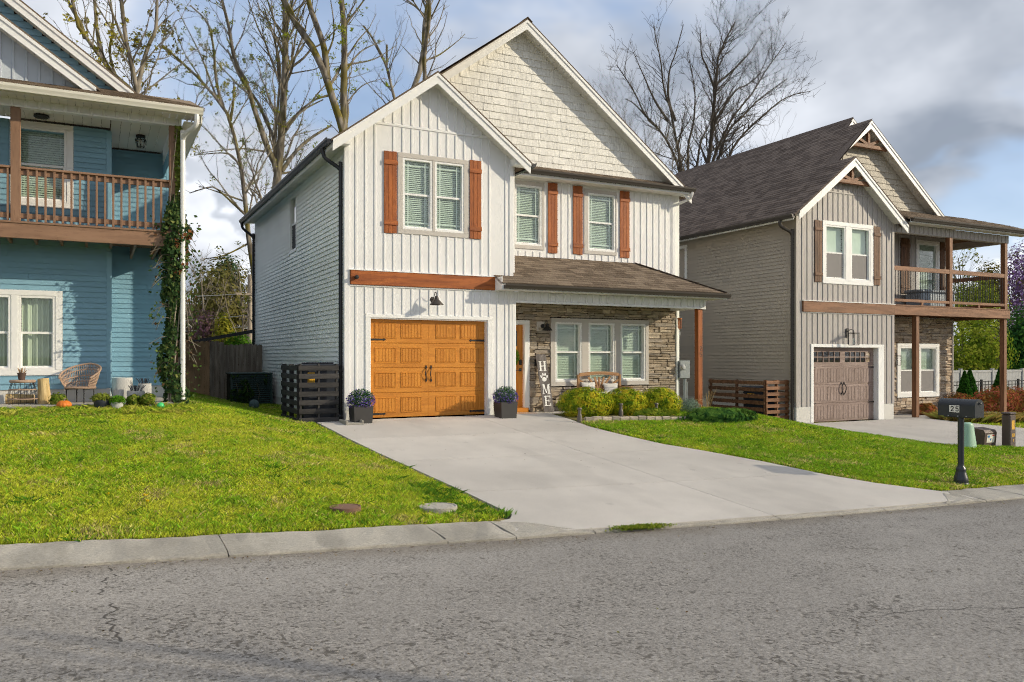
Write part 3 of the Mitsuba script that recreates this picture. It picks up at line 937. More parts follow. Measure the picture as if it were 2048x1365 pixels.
# walls
gar = Polygon([(XL, 0.20), (XG, 0.20), (XG, 5.72), (6.48, 7.17), (XL, 5.72)])
door_hole, win_hole = sbox(5.09, -0.3, 7.79, 2.11), sbox(5.69, 3.905, 7.32, 5.62)
garw = gar.difference(unary_union([door_hole, sbox(5.81, 4.01, 7.23, 5.53)]))
WG = wall(WH, fF, garw, 'm_white', name='front_wall')
bat_area = gar.difference(unary_union([sbox(4.97, -0.3, 7.92, 2.19), win_hole, sbox(XL, 2.74, 8.05, 3.11), sbox(XL, -.1, XL + 0.11, 6.2), sbox(XG - 0.09, -.1, XG, 6.2), sbox(4.5, 6.145, 8.5, 6.215), sbox(5.38, 3.89, 5.67, 5.62), sbox(7.34, 3.89, 7.63, 5.64)]))
battens(WG, fF, bat_area, 'm_white', 4.79, 0.2032)
part(WG, 'corner_board', bx(fF, XL - 0.012, XL + 0.095, -0.1, 0.022, 0.2, 5.72, 0.004), 'm_white')
part(WG, 'corner_board', bx(fF, XG - 0.085, XG + 0.012, -0.1, 0.022, 0.2, 5.66, 0.004), 'm_white')
part(WG, 'gable_band', bx(fF, 5.03, 7.93, 0.001, 0.020, 6.155, 6.205, 0.004), 'm_white')
for a, b in ((XL, 5.09), (7.79, XG)):
    part(WH, 'foundation', bx(fF, a, b, -0.16, 0.010, -0.12, 0.198, 0.004), 'm_foundation')
# left wall: courses of siding
lw = sbox(YF + 0.02, 0.20, YB, 5.66)
WL = wall(WH, fL, lw.difference(sbox(20.9, 4.05, 21.64, 5.44)), 'm_vinyl', name='side_wall')
siding(WL, fL, lw.difference(unary_union([sbox(20.84, 3.98, 21.70, 5.50), sbox(YF, 0, YF + 0.10, 6), sbox(YB - 0.1, 0, YB, 6)])), 'm_vinyl', 3)
part(WL, 'corner_board', bx(fL, YF - 0.02, YF + 0.10, 0.001, 0.022, 0.2, 5.65, 0.004), 'm_white')
part(WL, 'corner_board', bx(fL, YB - 0.10, YB + 0.01, 0.001, 0.022, 0.2, 5.65, 0.004), 'm_white')
part(WH, 'foundation', bx(fL, YF - 0.0, YB, -0.16, 0.012, -0.25, 0.198), 'm_foundation')
window(WH, fL, 20.85, 21.69, 3.99, 5.49, [(20.89, 21.65)], trim='m_window', trim_w=0.04, muntins=None, back=None, screen='m_screen', label='narrow side window under the eave')
# other walls
wall(WH, L(XR), sbox(Y2, 0, YB, 5.75), 'm_vinyl', name='side_wall', thick=-0.0001 + 0.16)
wall(WH, L(XG + 0.0), sbox(YF + 0.165, 0.0, Y2 - 0.005, 5.7), 'm_white', name='side_wall', thick=0.14)
part(WH, 'back_wall', quadprism(F(YB), Polygon([(XL + .2, -0.2), (XR - .2, -0.2), (XR - .2, 5.7), (XRI, 9.2), (XL + .2, 5.7)]), -0.0, 0.15), 'm_vinyl')
# upper right wall
up = sbox(XG + 0.01, 3.5, XR, 5.74)
WU = wall(WH, f2, up.difference(unary_union([sbox(9.12, 4.04, 9.87, 5.50), sbox(11.23, 4.04, 12.06, 5.50)])), 'm_white', name='front_wall')
ub = up.difference(unary_union([sbox(8.4, 3.90, 9.935, 5.8), sbox(11.1, 3.92, 12.10, 5.8), sbox(10.03, 3.88, 10.32, 5.8), sbox(10.76, 3.88, 11.06, 5.8), sbox(12.19, 3.88, 12.51, 5.8), sbox(XR - 0.09, 3, XR, 6)]))
battens(WU, f2, ub, 'm_white', 8.62, 0.2032)
part(WU, 'corner_board', bx(f2, XR - 0.085, XR + 0.012, -0.1, 0.022, 2.75, 5.70, 0.004), 'm_white')
# shingled main gable
gb = Polygon([(XG + 0.01, 5.745), (XR, 5.745), (13.85, 5.86), (XRI, 9.26), (6.6, 7.2), (8.1, 6.0), (XG, 5.8)])
WS = wall(WH, f2, gb, 'm_shake', name='gable_wall')
SG = Polygon([(7.35, 6.75), (8.75, 5.96), (13.80, 5.98), (XRI, 9.22), (6.70, 7.28)])
plane_pieces(WS, 'shake', (0, Y2, 0), (1, 0, 0), (0, -1e-9, 1), SG, 0.178, 0.235, 'm_shake', 8, thick=0.020, jit=0.55)
# windows
window(WH, fF, 5.69, 7.32, 3.905, 5.62, [(5.80, 6.47), (6.53, 7.21)], trim='m_greige', trim_w=0.10, label='double front window above the garage')
window(WH, f2, 9.02, 9.935, 3.95, 5.61, [(9.12, 9.87)], trim='m_greige', trim_w=0.09, label='upper window beside the garage gable')
window(WH, f2, 11.10, 12.10, 3.93, 5.59, [(11.22, 12.06)], trim='m_greige', trim_w=0.09, label='upper window between two orange shutters')
for i, (fr, a, b, c, d) in enumerate([(fF, 5.385, 5.665, 3.895, 5.615), (fF, 7.345, 7.625, 3.905, 5.635), (f2, 10.04, 10.31, 3.89, 5.64), (f2, 10.77, 11.05, 3.90, 5.64), (f2, 12.20, 12.50, 3.895, 5.64)]):
    shutter(WH, fr, a, b, c, d, 'm_cedar', 3, i)
# roof panels
RF = hold(WH, 'roof')
for pts in ([(4.20, 16.08, zmain(4.20)), (6.48, 16.08, zmain(6.48)), (6.48, 17.3, zmain(6.48)), (XRI, 17.28, ZR), (XRI, YB + .3, ZR), (4.20, YB + .3, zmain(4.20))],
            [(XRI, 17.28, ZR), (14.34, 17.28, zmain(14.34)), (14.34, YB + .3, zmain(14.34)), (XRI, YB + .3, ZR)],
            [(6.48, 16.08, 7.37), (8.76, 16.08, zgar(8.76)), (8.76, Y2 - 0.02, zgar(8.76)), (6.48, Y2 - 0.02, 7.37)]):
    part(RF, 'panel', slab3(pts, 0.05), 'm_shingle', tone=0.4)
part(RF, 'ridge_cap', join([slab3([(XRI - 0.13, 17.26, ZR - 0.075), (XRI, 17.26, ZR + 0.025), (XRI, YB + .3, ZR + 0.025), (XRI - 0.13, YB + .3, ZR - 0.075)], 0.012), slab3([(XRI, 17.26, ZR + 0.025), (XRI + 0.13, 17.26, ZR - 0.075), (XRI + 0.13, YB + .3, ZR - 0.075), (XRI, YB + .3, ZR + 0.025)], 0.012)]), 'm_shingle', tone=0.2)
# rakes and soffits
fr1, frm = F(16.13), F(17.33)
d_ = 0.055
rake(WH, fr1, (6.48, 7.37 - d_), (4.23, zmain(4.23) - d_))
rake(WH, fr1, (6.48, 7.37 - d_), (8.73, zgar(8.73) - d_))
rake(WH, frm, (XRI, ZR - d_), (7.02, zmain(7.02) - d_))
rake(WH, frm, (XRI, ZR - d_), (14.31, zmain(14.31) - d_))
rake_soffit(WH, 16.14, 16.40, (6.48, 7.37), (4.60, zmain(4.60)), 0.20)
rake_soffit(WH, 16.14, 16.40, (6.48, 7.37), (8.42, zgar(8.42)), 0.20)
rake_soffit(WH, 17.34, Y2, (XRI, ZR), (7.0, zmain(7.0)), 0.20)
rake_soffit(WH, 17.34, Y2, (XRI, ZR), (14.0, zmain(14.0)), 0.20)
# boxed returns at the feet of the rakes
part(WH, 'eave_return', quadprism(F(16.145), [(4.23, 5.60), (4.60, 5.60), (4.60, 5.90), (4.23, 5.62)], -0.25, 0.0), 'm_trim')
part(WH, 'eave_return', quadprism(F(16.145), [(8.36, 5.60), (8.73, 5.60), (8.73, 5.62), (8.36, 5.90)], -0.25, 0.0), 'm_trim')
part(WH, 'eave_return', quadprism(F(17.345), [(13.9, 5.66), (14.31, 5.66), (14.31, 5.68), (13.9, 5.99)], -0.28, 0.0), 'm_trim')
part(WH, 'fascia', bx(W, 4.215, 4.24, 16.16, YB + .3, 5.50, 5.66), 'm_trim')
eave_soffit(WH, 4.24, XL - 0.002, 16.41, YB + .25, 5.585, 'y', 0.2, 'm_soffit', 54)
gutter(WH, (4.213, YB + .3, 5.565), (4.213, 16.10, 5.565), (-1, 0, 0), 'm_black')
downspout(WH, [(4.15, 16.62, 5.57), (4.17, 16.62, 5.46), (4.22, 16.6, 5.36), (4.46, 16.54, 5.19), (4.505, 16.53, 5.1), (4.505, 16.53, 4.9), (4.505, 16.53, 0.22), (4.49, 16.5, 0.10), (4.46, 16.36, 0.05)], 'm_black')
downspout(WH, [(4.15, 26.95, 5.57), (4.17, 26.95, 5.44), (4.24, 26.93, 5.34), (4.44, 26.85, 5.17), (4.49, 26.80, 5.05), (4.49, 26.80, 4.8), (4.49, 26.80, 0.0)], 'm_black')
for z in (1.0, 3.0, 4.4):
    part(WH, 'downspout_strap', bx(W, 4.455, XL - 0.002, 16.478, 16.582, z, z + 0.03), 'm_black')
gutter(WH, (8.765, 16.10, 5.57), (8.765, 17.2, 5.57), (1, 0, 0), 'm_black')
# pent roof between the storeys of the gable
O = np.array([8.78, 17.25, 5.815]); V = np.array([0, 0.37, 0.19])
PV = np.linalg.norm(V)
part(RF, 'pent_panel', slab3([(8.78, 17.25, 5.81), (14.30, 17.25, 5.81), (14.12, Y2 - .004, 6.0), (8.6, Y2 - .004, 6.0)], 0.06), 'm_shingle', tone=0.3)
plane_pieces(RF, 'shingle', O, (1, 0, 0), V, Polygon([(0, -0.02), (5.50, -0.02), (5.34, PV), (-0.2, PV)]), 0.105, 0.30, 'm_shingle', 12, limit=80)
gutter(WH, (8.72, 17.247, 5.715), (14.33, 17.247, 5.715), (0, -1, 0), 'm_bronze')
part(WH, 'fascia', bx(W, 8.5, 14.31, 17.249, 17.27, 5.66, 5.80), 'm_trim')
eave_soffit(WH, 8.5, 14.29, 17.272, Y2 - 0.001, 5.665, 'x', 0.16, 'm_soffit', 40)
downspout(WH, [(14.24, 17.2, 5.72), (14.24, 17.22, 5.62), (14.22, 17.32, 5.54), (14.10, 17.66, 5.44), (14.06, 17.78, 5.36), (14.05, 17.80, 5.2), (14.05, 17.80, 0.0)], 'm_trim', 0.038)
# beam over the garage, and its small camera
part(WH, 'timber_beam', bx(fF, 4.665, 8.05, 0.001, 0.065, 2.785, 3.075, 0.006), 'm_cedar', tone=0.45)
part(WH, 'beam_flashing', join([bx(fF, 4.65, 8.06, 0.001, 0.075, 3.078, 3.092), bx(fF, 4.65, 8.06, 0.001, 0.03, 2.755, 2.782)]), 'm_trim')
cm = lathe([(0, 0.05), (0.03, 0.045), (0.042, 0.02), (0.042, -0.03), (0.02, -0.05), (0, -0.05)], (0, 0, 0), 16)
part(WH, 'security_camera', (fF(np.stack([cm[0][:, 0] + 4.77, cm[0][:, 2] + 0.125, cm[0][:, 1] + 2.93], 1)), cm[1]), 'm_iron', smooth=35)
barn_lamp(WH, fF, 6.47, 2.53)
# garage door
GDR = hold(WH, 'garage_door', 'orange brown wood grain garage door with black strap hinges')
fD = F(YF + 0.135)
for k in range(4):
    z0 = 0.012 + k * 0.526
    part(GDR, 'section', bx(fD, 5.09, 7.79, -0.04, 0.0, z0, z0 + 0.521, 0.005), 'm_garage', tone=0.4 + 0.1 * k)
    for j, (a, b) in enumerate([(5.225, 5.70), (5.81, 6.285), (6.61, 7.085), (7.19, 7.665)]):
        c, e = z0 + 0.10, z0 + 0.43
        it = [bx(fD, a, b, 0.0005, 0.016, c, c + 0.022, 0.006), bx(fD, a, b, 0.0005, 0.016, e - 0.022, e, 0.006), bx(fD, a, a + 0.022, 0.0005, 0.015, c + .022, e - .022, 0.006), bx(fD, b - 0.022, b, 0.0005, 0.015, c + .022, e - .022, 0.006)]
        n = 6
        for q in range(n):
            p0, p1 = a + 0.026 + (b - a - 0.052) * q / n, a + 0.026 + (b - a - 0.052) * (q + 1) / n
            it.append(bx(fD, p0 + 0.002, p1 - 0.004, 0.0005, 0.010, c + .026, e - .026, 0.003))
        part(GDR, 'raised_panel', join(it), 'm_garage', tone=[0.55, 0.3, 0.7, 0.45][(j + k) % 4], orient=1.0)
part(GDR, 'centre_joint', bx(fD, 6.436, 6.446, 0.0006, 0.005, 0.02, 2.11), 'm_garage', tone=0.9)
for z in (1.66, 0.09):
    for s, x in ((1, 5.095), (-1, 7.785)):
        poly = Polygon([(x, z - 0.025), (x + s * 0.33, z - 0.012), (x + s * 0.335, z - 0.03), (x + s * 0.385, z), (x + s * 0.335, z + 0.03), (x + s * 0.33, z + 0.012), (x, z + 0.025)])
        part(GDR, 'strap_hinge', quadprism(fD, poly, 0.001, 0.012), 'm_iron')
for s in (-1, 1):
    x = 6.441 + s * 0.058
    pts = bend([(x, 0.012, 0.80), (x - 0.01, 0.035, 0.83), (x - 0.035, 0.055, 0.93), (x - 0.01, 0.035, 1.03), (x, 0.012, 1.06)], 6)
    m = tube(pts, 0.010, 8)
    part(GDR, 'handle', join([(fD(m[0]), m[1]), quadprism(fD, [(x, 0.745), (x + .022, 0.79), (x, 0.835), (x - .022, 0.79)], 0.001, 0.014), quadprism(fD, [(x, 1.025), (x + .022, 1.07), (x, 1.12), (x - .022, 1.07)], 0.001, 0.014)]), 'm_iron')
GT = hold(WH, 'garage_door_frame')
part(GT, 'head', join([bx(fF, 4.985, 7.915, 0.001, 0.026, 2.112, 2.185, 0.004), bx(fF, 5.09, 7.79, -0.13, -0.002, 2.09, 2.1115)]), 'm_trim')
for a, b, c, e in ((4.985, 5.088, 5.088, 5.105), (7.792, 7.915, 7.775, 7.792)):
    part(GT, 'jamb', join([bx(fF, a, b, 0.001, 0.026, 0.0, 2.111, 0.004), bx(fF, c, e, -0.13, -0.002, 0.0, 2.09)]), 'm_trim')
# porch: roof, beam, ceiling, post, floor
PO = np.array([7.95, 16.0, 2.935]); PVv = np.array([0, 1.64, 0.83]); PL = np.linalg.norm(PVv)
part(RF, 'porch_panel', slab3([(7.95, 16.0, 2.93), (14.38, 16.0, 2.93), (12.74, Y2 - .004, 3.757), (8.40, Y2 - .004, 3.757), (8.44, 16.42, 3.14), (7.95, 16.39, 3.13)], 0.05), 'm_shingle', tone=0.4)
part(RF, 'porch_panel', slab3([(14.38, 16.0, 2.93), (14.38, Y2, 2.93), (14.02, Y2, 3.11), (14.02, Y2 - .004, 3.11), (12.74, Y2 - .004, 3.757)], 0.05), 'm_shingle', tone=0.4)
PP = Polygon([(0, -0.03), (6.43, -0.03), (4.79, PL), (0.48, PL), (0.48, 0.45), (0, 0.45)])
plane_pieces(RF, 'shingle', PO, (1, 0, 0), PVv, PP, 0.142, 0.305, 'm_shingle', 15, thick=0.014, limit=200)
plane_pieces(RF, 'shingle', (14.385, 16.0, 2.935), (0, 1, 0), (-1.64, 0, 0.83), Polygon([(0, -.03), (1.64, -.03), (1.64, 0.4), (1.6, PL)]), 0.142, 0.305, 'm_shingle', 16, thick=0.014, limit=10)
hp = [np.array([14.38 - 1.64 * t, 16.0 + 1.64 * t, 2.945 + 0.83 * t]) for t in np.linspace(0, 1, 11)]
for a, b in zip(hp[:-1], hp[1:]):
    part(RF, 'hip_cap', bar(a, b + (b - a) * 0.15 + [0, 0, -0.006], 0.22, 0.014), 'm_shingle', tone=float(abs(math.sin(a[0] * 7))))
gutter(WH, (8.0, 15.998, 2.80), (14.42, 15.998, 2.80), (0, -1, 0), 'm_bronze')
part(WH, 'fascia', bx(W, 7.97, 14.38, 16.0, 16.02, 2.775, 2.91), 'm_trim')
part(WH, 'fascia', bx(W, 7.95, 7.97, 16.0, 16.398, 2.775, 3.06), 'm_trim')
part(WH, 'fascia', bx(W, 14.36, 14.38, 16.02, 17.6, 2.775, 2.91), 'm_trim')
eave_soffit(WH, 7.97, 14.35, 16.021, 16.395, 2.78, 'x', 0.16, 'm_soffit', 50)
part(WH, 'soffit_return', bx(W, 14.03, 14.36, 16.4, 17.6, 2.78, 2.79), 'm_soffit')
PB = part(WH, 'porch_beam', join([bx(W, XG + 0.001, XR, YF + 0.001, YF + 0.20, 2.54, 2.775), bx(W, XR - 0.18, XR, YF + 0.2, Y2 - 0.001, 2.54, 2.775)]), 'm_white')
battens(PB, fF, sbox(XG + 0.03, 2.575, XR - 0.05, 2.774), 'm_white', XG + 0.14, 0.2032)
part(PB, 'edge_trim', join([bx(fF, XG + 0.013, XR + 0.012, 0.001, 0.024, 2.525, 2.572, 0.003), bx(fF, XR - 0.045, XR + 0.012, 0.001, 0.022, 2.573, 2.774, 0.003), bx(fF, XG - 0.02, XG + 0.075, 0.0225, 0.030, 0.2, 2.57, 0.003)]), 'm_trim')
eave_soffit(WH, XG + 0.02, XR - 0.19, YF + 0.205, Y2 - 0.005, 2.66, 'x', 0.2, 'm_soffit', 30)
PST = part(WH, 'porch_post', bx(W, 13.79, 13.935, 16.415, 16.56, -0.12, 2.54, 0.006), 'm_cedar', tone=0.25, orient=1.0, label='stained square porch post')
for t, z in (('2', 1.46), ('5', 1.30)):
    m = meshkit.text_mesh(t, 0.11, 0.004)
    v = np.array(m.vertices)
    part(PST, 'house_number', (np.stack([v[:, 0] + 13.825, 16.4148 - v[:, 2], v[:, 1] + z], 1), np.array(m.faces)), 'm_bronze')
part(WH, 'porch_floor', bx(W, XG, XR, 16.30, Y2, -0.20, -0.058), 'm_drive')
# stone veneer and the openings in it
sv = sbox(XG + 0.14, -0.055, XR, 2.66)
opn = unary_union([sbox(8.4, -0.06, 9.51, 2.20), sbox(10.09, 0.565, 13.085, 2.27)])
WP = wall(WH, f2, sv.difference(unary_union([sbox(8.6, -0.06, 9.41, 2.13), sbox(10.22, 0.655, 12.99, 2.165)])), 'm_mortar', name='stone_wall')
stones(WP, f2, sv.difference(opn), 31, 'm_stone', 0.05, 0.115, 0.14, 0.46)
part(WH, 'corner_board', bx(f2, XR + 0.013, XR + 0.05, -0.2, 0.075, 0.0, 2.74), 'm_vinyl')
window(WH, f2, 10.09, 13.085, 0.565, 2.27, [(10.22, 11.0), (11.20, 12.0), (12.185, 12.985)], trim='m_greige', trim_w=0.105, depth=0.055, label='row of three tall porch windows in one wide casing')
# front door
FD = hold(WH, 'front_door', 'orange wooden front door with a small window and black lock')
fd = F(Y2 + 0.06)
part(FD, 'stile', bx(fd, 9.21, 9.36, -0.02, 0.02, 0.06, 2.085, 0.004), 'm_garage', tone=0.7, orient=1.0)
part(FD, 'stile', bx(fd, 8.45, 8.60, -0.02, 0.02, 0.06, 2.085, 0.004), 'm_garage', tone=0.5, orient=1.0)
for a, b in ((1.94, 2.085), (1.40, 1.56), (0.06, 0.30)):
    part(FD, 'rail', bx(fd, 8.602, 9.208, -0.02, 0.019, a, b, 0.004), 'm_garage', tone=0.5)
part(FD, 'rail', bx(fd, 8.855, 8.955, -0.02, 0.018, 0.302, 1.398, 0.004), 'm_garage', tone=0.4, orient=1.0)
part(FD, 'panel', bx(fd, 8.60, 9.21, -0.015, 0.004, 0.29, 1.41), 'm_garage', tone=0.8, orient=1.0)
part(FD, 'window', join([bx(fd, 8.60, 9.21, -0.004, 0.0, 1.555, 1.945)]), 'm_room')
part(FD, 'pane', (fd(np.array([[8.6, 0.004, 1.56], [9.21, 0.004, 1.56], [9.21, 0.004, 1.94], [8.6, 0.004, 1.94]])), np.array([[0, 1, 2], [0, 2, 3]])), 'm_clear')
part(FD, 'keypad', bx(fd, 9.25, 9.325, 0.0205, 0.05, 1.10, 1.23, 0.008), 'm_iron')
lv = tube(bend([(9.29, 0.02, 0.985), (9.29, 0.07, 0.985), (9.25, 0.085, 0.98), (9.12, 0.08, 0.965)], 5), 0.011, 8)
part(FD, 'lever_handle', join([bx(fd, 9.255, 9.325, 0.0205, 0.035, 0.945, 1.02, 0.005), (fd(lv[0]), lv[1])]), 'm_iron')
part(FD, 'threshold', bx(f2, 8.5, 9.44, -0.05, 0.13, -0.056, 0.055, 0.004), 'm_garage', tone=0.2)
part(WH, 'door_frame', join([bx(f2, 9.36, 9.50, -0.06, 0.062, 0.0, 2.095, 0.004), bx(f2, 8.4, 9.50, -0.06, 0.064, 2.096, 2.195, 0.004)]), 'm_trim')
barn_lamp(WH, F(Y2 - 0.06), 9.86, 2.06, 0.92, 'm_iron')
part(WH, 'lamp_block', bx(f2, 9.70, 9.93, 0.02, 0.066, 1.94, 2.17, 0.004), 'm_greige')
part(WH, 'doorbell', bx(f2, 9.62, 9.68, 0.06, 0.09, 1.08, 1.24, 0.012), 'm_iron')
# wreath on the door
rng = np.random.default_rng(77)


def leaves(pos, nrm, size, cols, rng, flatness=0.6, aspect=0.55):
    """Leaf-sized faces at pos, turned about nrm: (vertices, faces, colours)."""
    n = len(pos)
    a = rng.normal(0, 1, (n, 3)); a += nrm * (flatness * 1.5)
    a /= np.linalg.norm(a, axis=1, keepdims=True)
    t = np.cross(a, rng.normal(0, 1, (n, 3))); t /= np.linalg.norm(t, axis=1, keepdims=True) + 1e-9
    b = np.cross(a, t)
    s = (np.asarray(size) * rng.uniform(0.6, 1.35, n))[:, None] if np.ndim(size) == 0 else np.asarray(size)[:, None]
    v = np.stack([pos - t * s, pos + b * s * aspect + a * s * 0.12, pos + t * s, pos - b * s * aspect + a * s * 0.12], 1)
    q = np.arange(n)[:, None] * 4
    f = np.concatenate([q + [0, 1, 2], q + [0, 2, 3]], 0)
    return v.reshape(-1, 3), f, np.repeat(np.clip(cols, 0, 1), 4, 0)


def pal(cols, n, rng, var=0.18):
    c = np.asarray(cols, float)[rng.integers(0, len(cols), n)]
    return c * (1 + var * rng.standard_normal((n, 1)))


th = rng.uniform(0, 2 * np.pi, 900); rr = 0.055 * np.sqrt(rng.random(900)); ph = rng.uniform(0, 2 * np.pi, 900)
nr = np.stack([np.cos(th) * np.cos(ph), -np.sin(ph), np.sin(th) * np.cos(ph)], 1)
pw = np.stack([8.98 + np.cos(th) * (0.19 + rr * np.cos(ph)), Y2 - 0.005 - np.abs(rr * np.sin(ph)) * 1.6, 1.29 + np.sin(th) * (0.19 + rr * np.cos(ph))], 1)
v, f, c = leaves(pw, nr, 0.026, pal([(0.10, 0.20, 0.02), (0.16, 0.26, 0.03), (0.05, 0.12, 0.015)], 900, rng), rng)
put(thing('door_wreath', 'small round green leaf wreath hanging on the orange front door', 'wreath'), (v, f), 'm_leaf', color=c)
# electric meter on the corner, its pipe, and the small boxes on the left wall
EM = hold(WH, 'electric_meter', 'grey meter box and pipe on the right end of the porch wall')
part(EM, 'cabinet', bx(W, 14.08, 14.42, 17.50, 17.66, 0.72, 1.20, 0.008), 'm_meter_gray')
mg = lathe([(0.0, 0.10), (0.055, 0.09), (0.075, 0.06), (0.078, 0), (0, 0)], (0, 0, 0), 20)
part(EM, 'meter_dial', (np.stack([mg[0][:, 0] + 14.14, 17.50 - mg[0][:, 2], mg[0][:, 1] + 1.02], 1), mg[1]), 'm_meter_glass', smooth=35)
part(EM, 'conduit', join([tube([(14.30, 17.58, 0.72), (14.30, 17.58, -0.25)], 0.045, 10), tube([(14.39, 17.58, 0.62), (14.39, 17.58, -0.25)], 0.016, 8)]), 'm_meter_gray', smooth=35)
flat('m_meter_gray', (0.24, 0.27, 0.28), 0.45)
flat('m_meter_glass', (0.45, 0.46, 0.46), 0.15)
part(WH, 'disconnect_box', bx(fL, 21.9, 22.1, 0.016, 0.13, 0.45, 0.80, 0.006), 'm_meter_gray')


# ------------------------------------------------------------------ the blue house on the left
BH = thing('blue_house', 'blue clapboard house with a brown railed balcony and white trim at the left edge', 'house')
Y1, Y2B, ZB = 17.35, 18.9, 0.45
b1, b2, b3 = F(Y1), F(Y2B), F(18.42)
part(BH, 'porch_slab', bx(W, -9.0, 1.48, 16.28, Y2B, 0.15, ZB, 0.01), 'm_kerb', tone=0.7)
h1 = sbox(-2.35, 1.06, -0.66, 2.42)
h2 = sbox(-1.22, 4.20, -0.51, 5.46)
w1 = sbox(-9.0, 0.70, 0.27, 5.62)
WB1 = wall(BH, b1, w1.difference(unary_union([h1, h2])), 'm_blue', name='front_wall')
s1_ = w1.difference(unary_union([sbox(-2.50, 0.93, -0.535, 2.525), sbox(-1.40, 4.05, -0.355, 5.64), sbox(0.195, 0, 0.3, 6), sbox(-9, 3.30, 0.3, 3.66)])).intersection(sbox(-3.4, 0, 1, 6))
siding(WB1, b1, s1_, 'm_blue', 41)
part(WB1, 'corner_board', bx(b1, 0.195, 0.285, -0.02, 0.024, 0.70, 3.30, 0.004), 'm_blue', tone=0.9)
part(WB1, 'corner_board', bx(b1, 0.195, 0.285, -0.02, 0.024, 3.66, 5.6, 0.004), 'm_blue', tone=0.9)
part(BH, 'foundation', bx(b1, -9.0, 0.26, -0.16, 0.006, ZB - 0.2, 0.698), 'm_foundation')
w2 = sbox(0.27, 0.70, 1.43, 5.62)
WB2 = wall(BH, b2, w2, 'm_blue', name='recessed_wall')
siding(WB2, b2, sbox(0.27, 0.70, 1.36, 5.62), 'm_blue', 42)
part(WB2, 'corner_board', bx(b2, 1.36, 1.44, -0.02, 0.024, 0.70, 5.62, 0.004), 'm_blue', tone=0.9)
part(BH, 'foundation', bx(b2, 0.27, 1.42, -0.16, 0.006, ZB - 0.2, 0.698), 'm_foundation')
part(BH, 'return_wall', bx(W, 0.11, 0.268, Y1 + 0.165, Y2B - 0.005, ZB, 5.62), 'm_blue')
part(BH, 'side_wall', bx(W, 1.27, 1.43, Y2B + 0.165, 30.0, 0.1, 5.7), 'm_blue')
part(BH, 'back_wall', bx(W, -9.0, 1.26, 29.8, 30.0, 0.1, 5.7), 'm_blue')
part(BH, 'left_wall', bx(W, -9.16, -9.005, Y1, 30.0, 0.1, 5.7), 'm_blue')
# windows
wk = window(BH, b1, -2.48, -0.54, 0.95, 2.52, [(-2.34, -1.36), (-1.25, -0.655)], trim='m_window', trim_w=0.10, muntins=None, back=None, label='wide porch window with pale curtains')
for a, b, s in ((-2.28, -1.40, 1), (-1.20, -0.70, 2)):
    n = 90
    u = np.linspace(a, b, n)
    d = 0.024 * np.sin(u * 62 + 2 * np.sin(u * 9)) + 0.012 * np.sin(u * 131 + s)
    v = np.concatenate([np.stack([u, -0.17 + d, np.full(n, 1.08)], 1), np.stack([u, -0.17 + d * 0.7, np.full(n, 2.42)], 1)])
    q = np.stack([np.arange(n - 1), np.arange(1, n), np.arange(1, n) + n, np.arange(n - 1) + n], 1)
    part(wk, 'curtain', join([(b1(v), q)]), 'm_curtain', smooth=True)
flat('m_curtain', (0.60, 0.60, 0.52), 0.85)
window(BH, b1, -1.38, -0.36, 4.06, 5.62, [(-1.27, -0.47)], trim='m_window', trim_w=0.10, muntins=None, back='blind', label='balcony window behind the brown railing')
# balcony: beam, joists, deck boards, posts, railing
BK = hold(BH, 'balcony', 'brown timber balcony with square balusters')
part(BK, 'beam', bx(W, -9.0, 1.24, 16.40, 16.445, 3.345, 3.625, 0.005), 'm_brown', tone=0.6)
part(BK, 'beam', bx(W, 1.20, 1.24, 16.447, Y2B, 3.345, 3.62), 'm_brown', tone=0.3)
for i, x in enumerate(np.arange(-3.4, 1.15, 0.405)):
    part(BK, 'joist', bx(W, x, x + 0.04, 16.446, Y1 if x < 0.25 else Y2B, 3.36, 3.60), 'm_brown', tone=0.2)
it = []
for k, y in enumerate(np.arange(16.38, Y2B, 0.142)):
    x1 = 1.26
    x0 = -3.6 if y + 0.138 < Y1 else 0.29
    it.append((bx(W, x0, x1, y, y + 0.137, 3.602 + .001, 3.64, 0.004), (k * 0.37) % 1))
pieces(BK, 'deck_board', it, 'm_brown')
for x in (-4.4, -1.30, 1.235):
    part(BK, 'post', bx(W, x, x + 0.15, 16.42, 16.57, 3.642, 5.615, 0.006), 'm_brown', tone=0.5, orient=1.0)
    part(BK, 'post', bx(W, x, x + 0.15, 16.446, 16.60, ZB, 3.34, 0.006), 'm_brown', tone=0.4, orient=1.0) if x > 1 else None
for x0, x1 in ((-4.25, -1.302), (-1.148, 1.233)):
    part(BK, 'top_rail', bx(W, x0, x1, 16.43, 16.57, 4.555, 4.595, 0.006), 'm_brown', tone=0.7)
    part(BK, 'rail', bx(W, x0, x1, 16.48, 16.52, 4.46, 4.553, 0.004), 'm_brown', tone=0.4)
    part(BK, 'rail', bx(W, x0, x1, 16.48, 16.52, 3.70, 3.79, 0.004), 'm_brown', tone=0.4)
    x = x0 + 0.09
    i = 0
    while x < x1 - 0.05:
        part(BK, 'baluster', bx(W, x, x + 0.036, 16.443, 16.478, 3.655, 4.553, 0.003), 'm_brown', tone=(i * 0.37) % 1, orient=1.0)
        x += 0.1335; i += 1
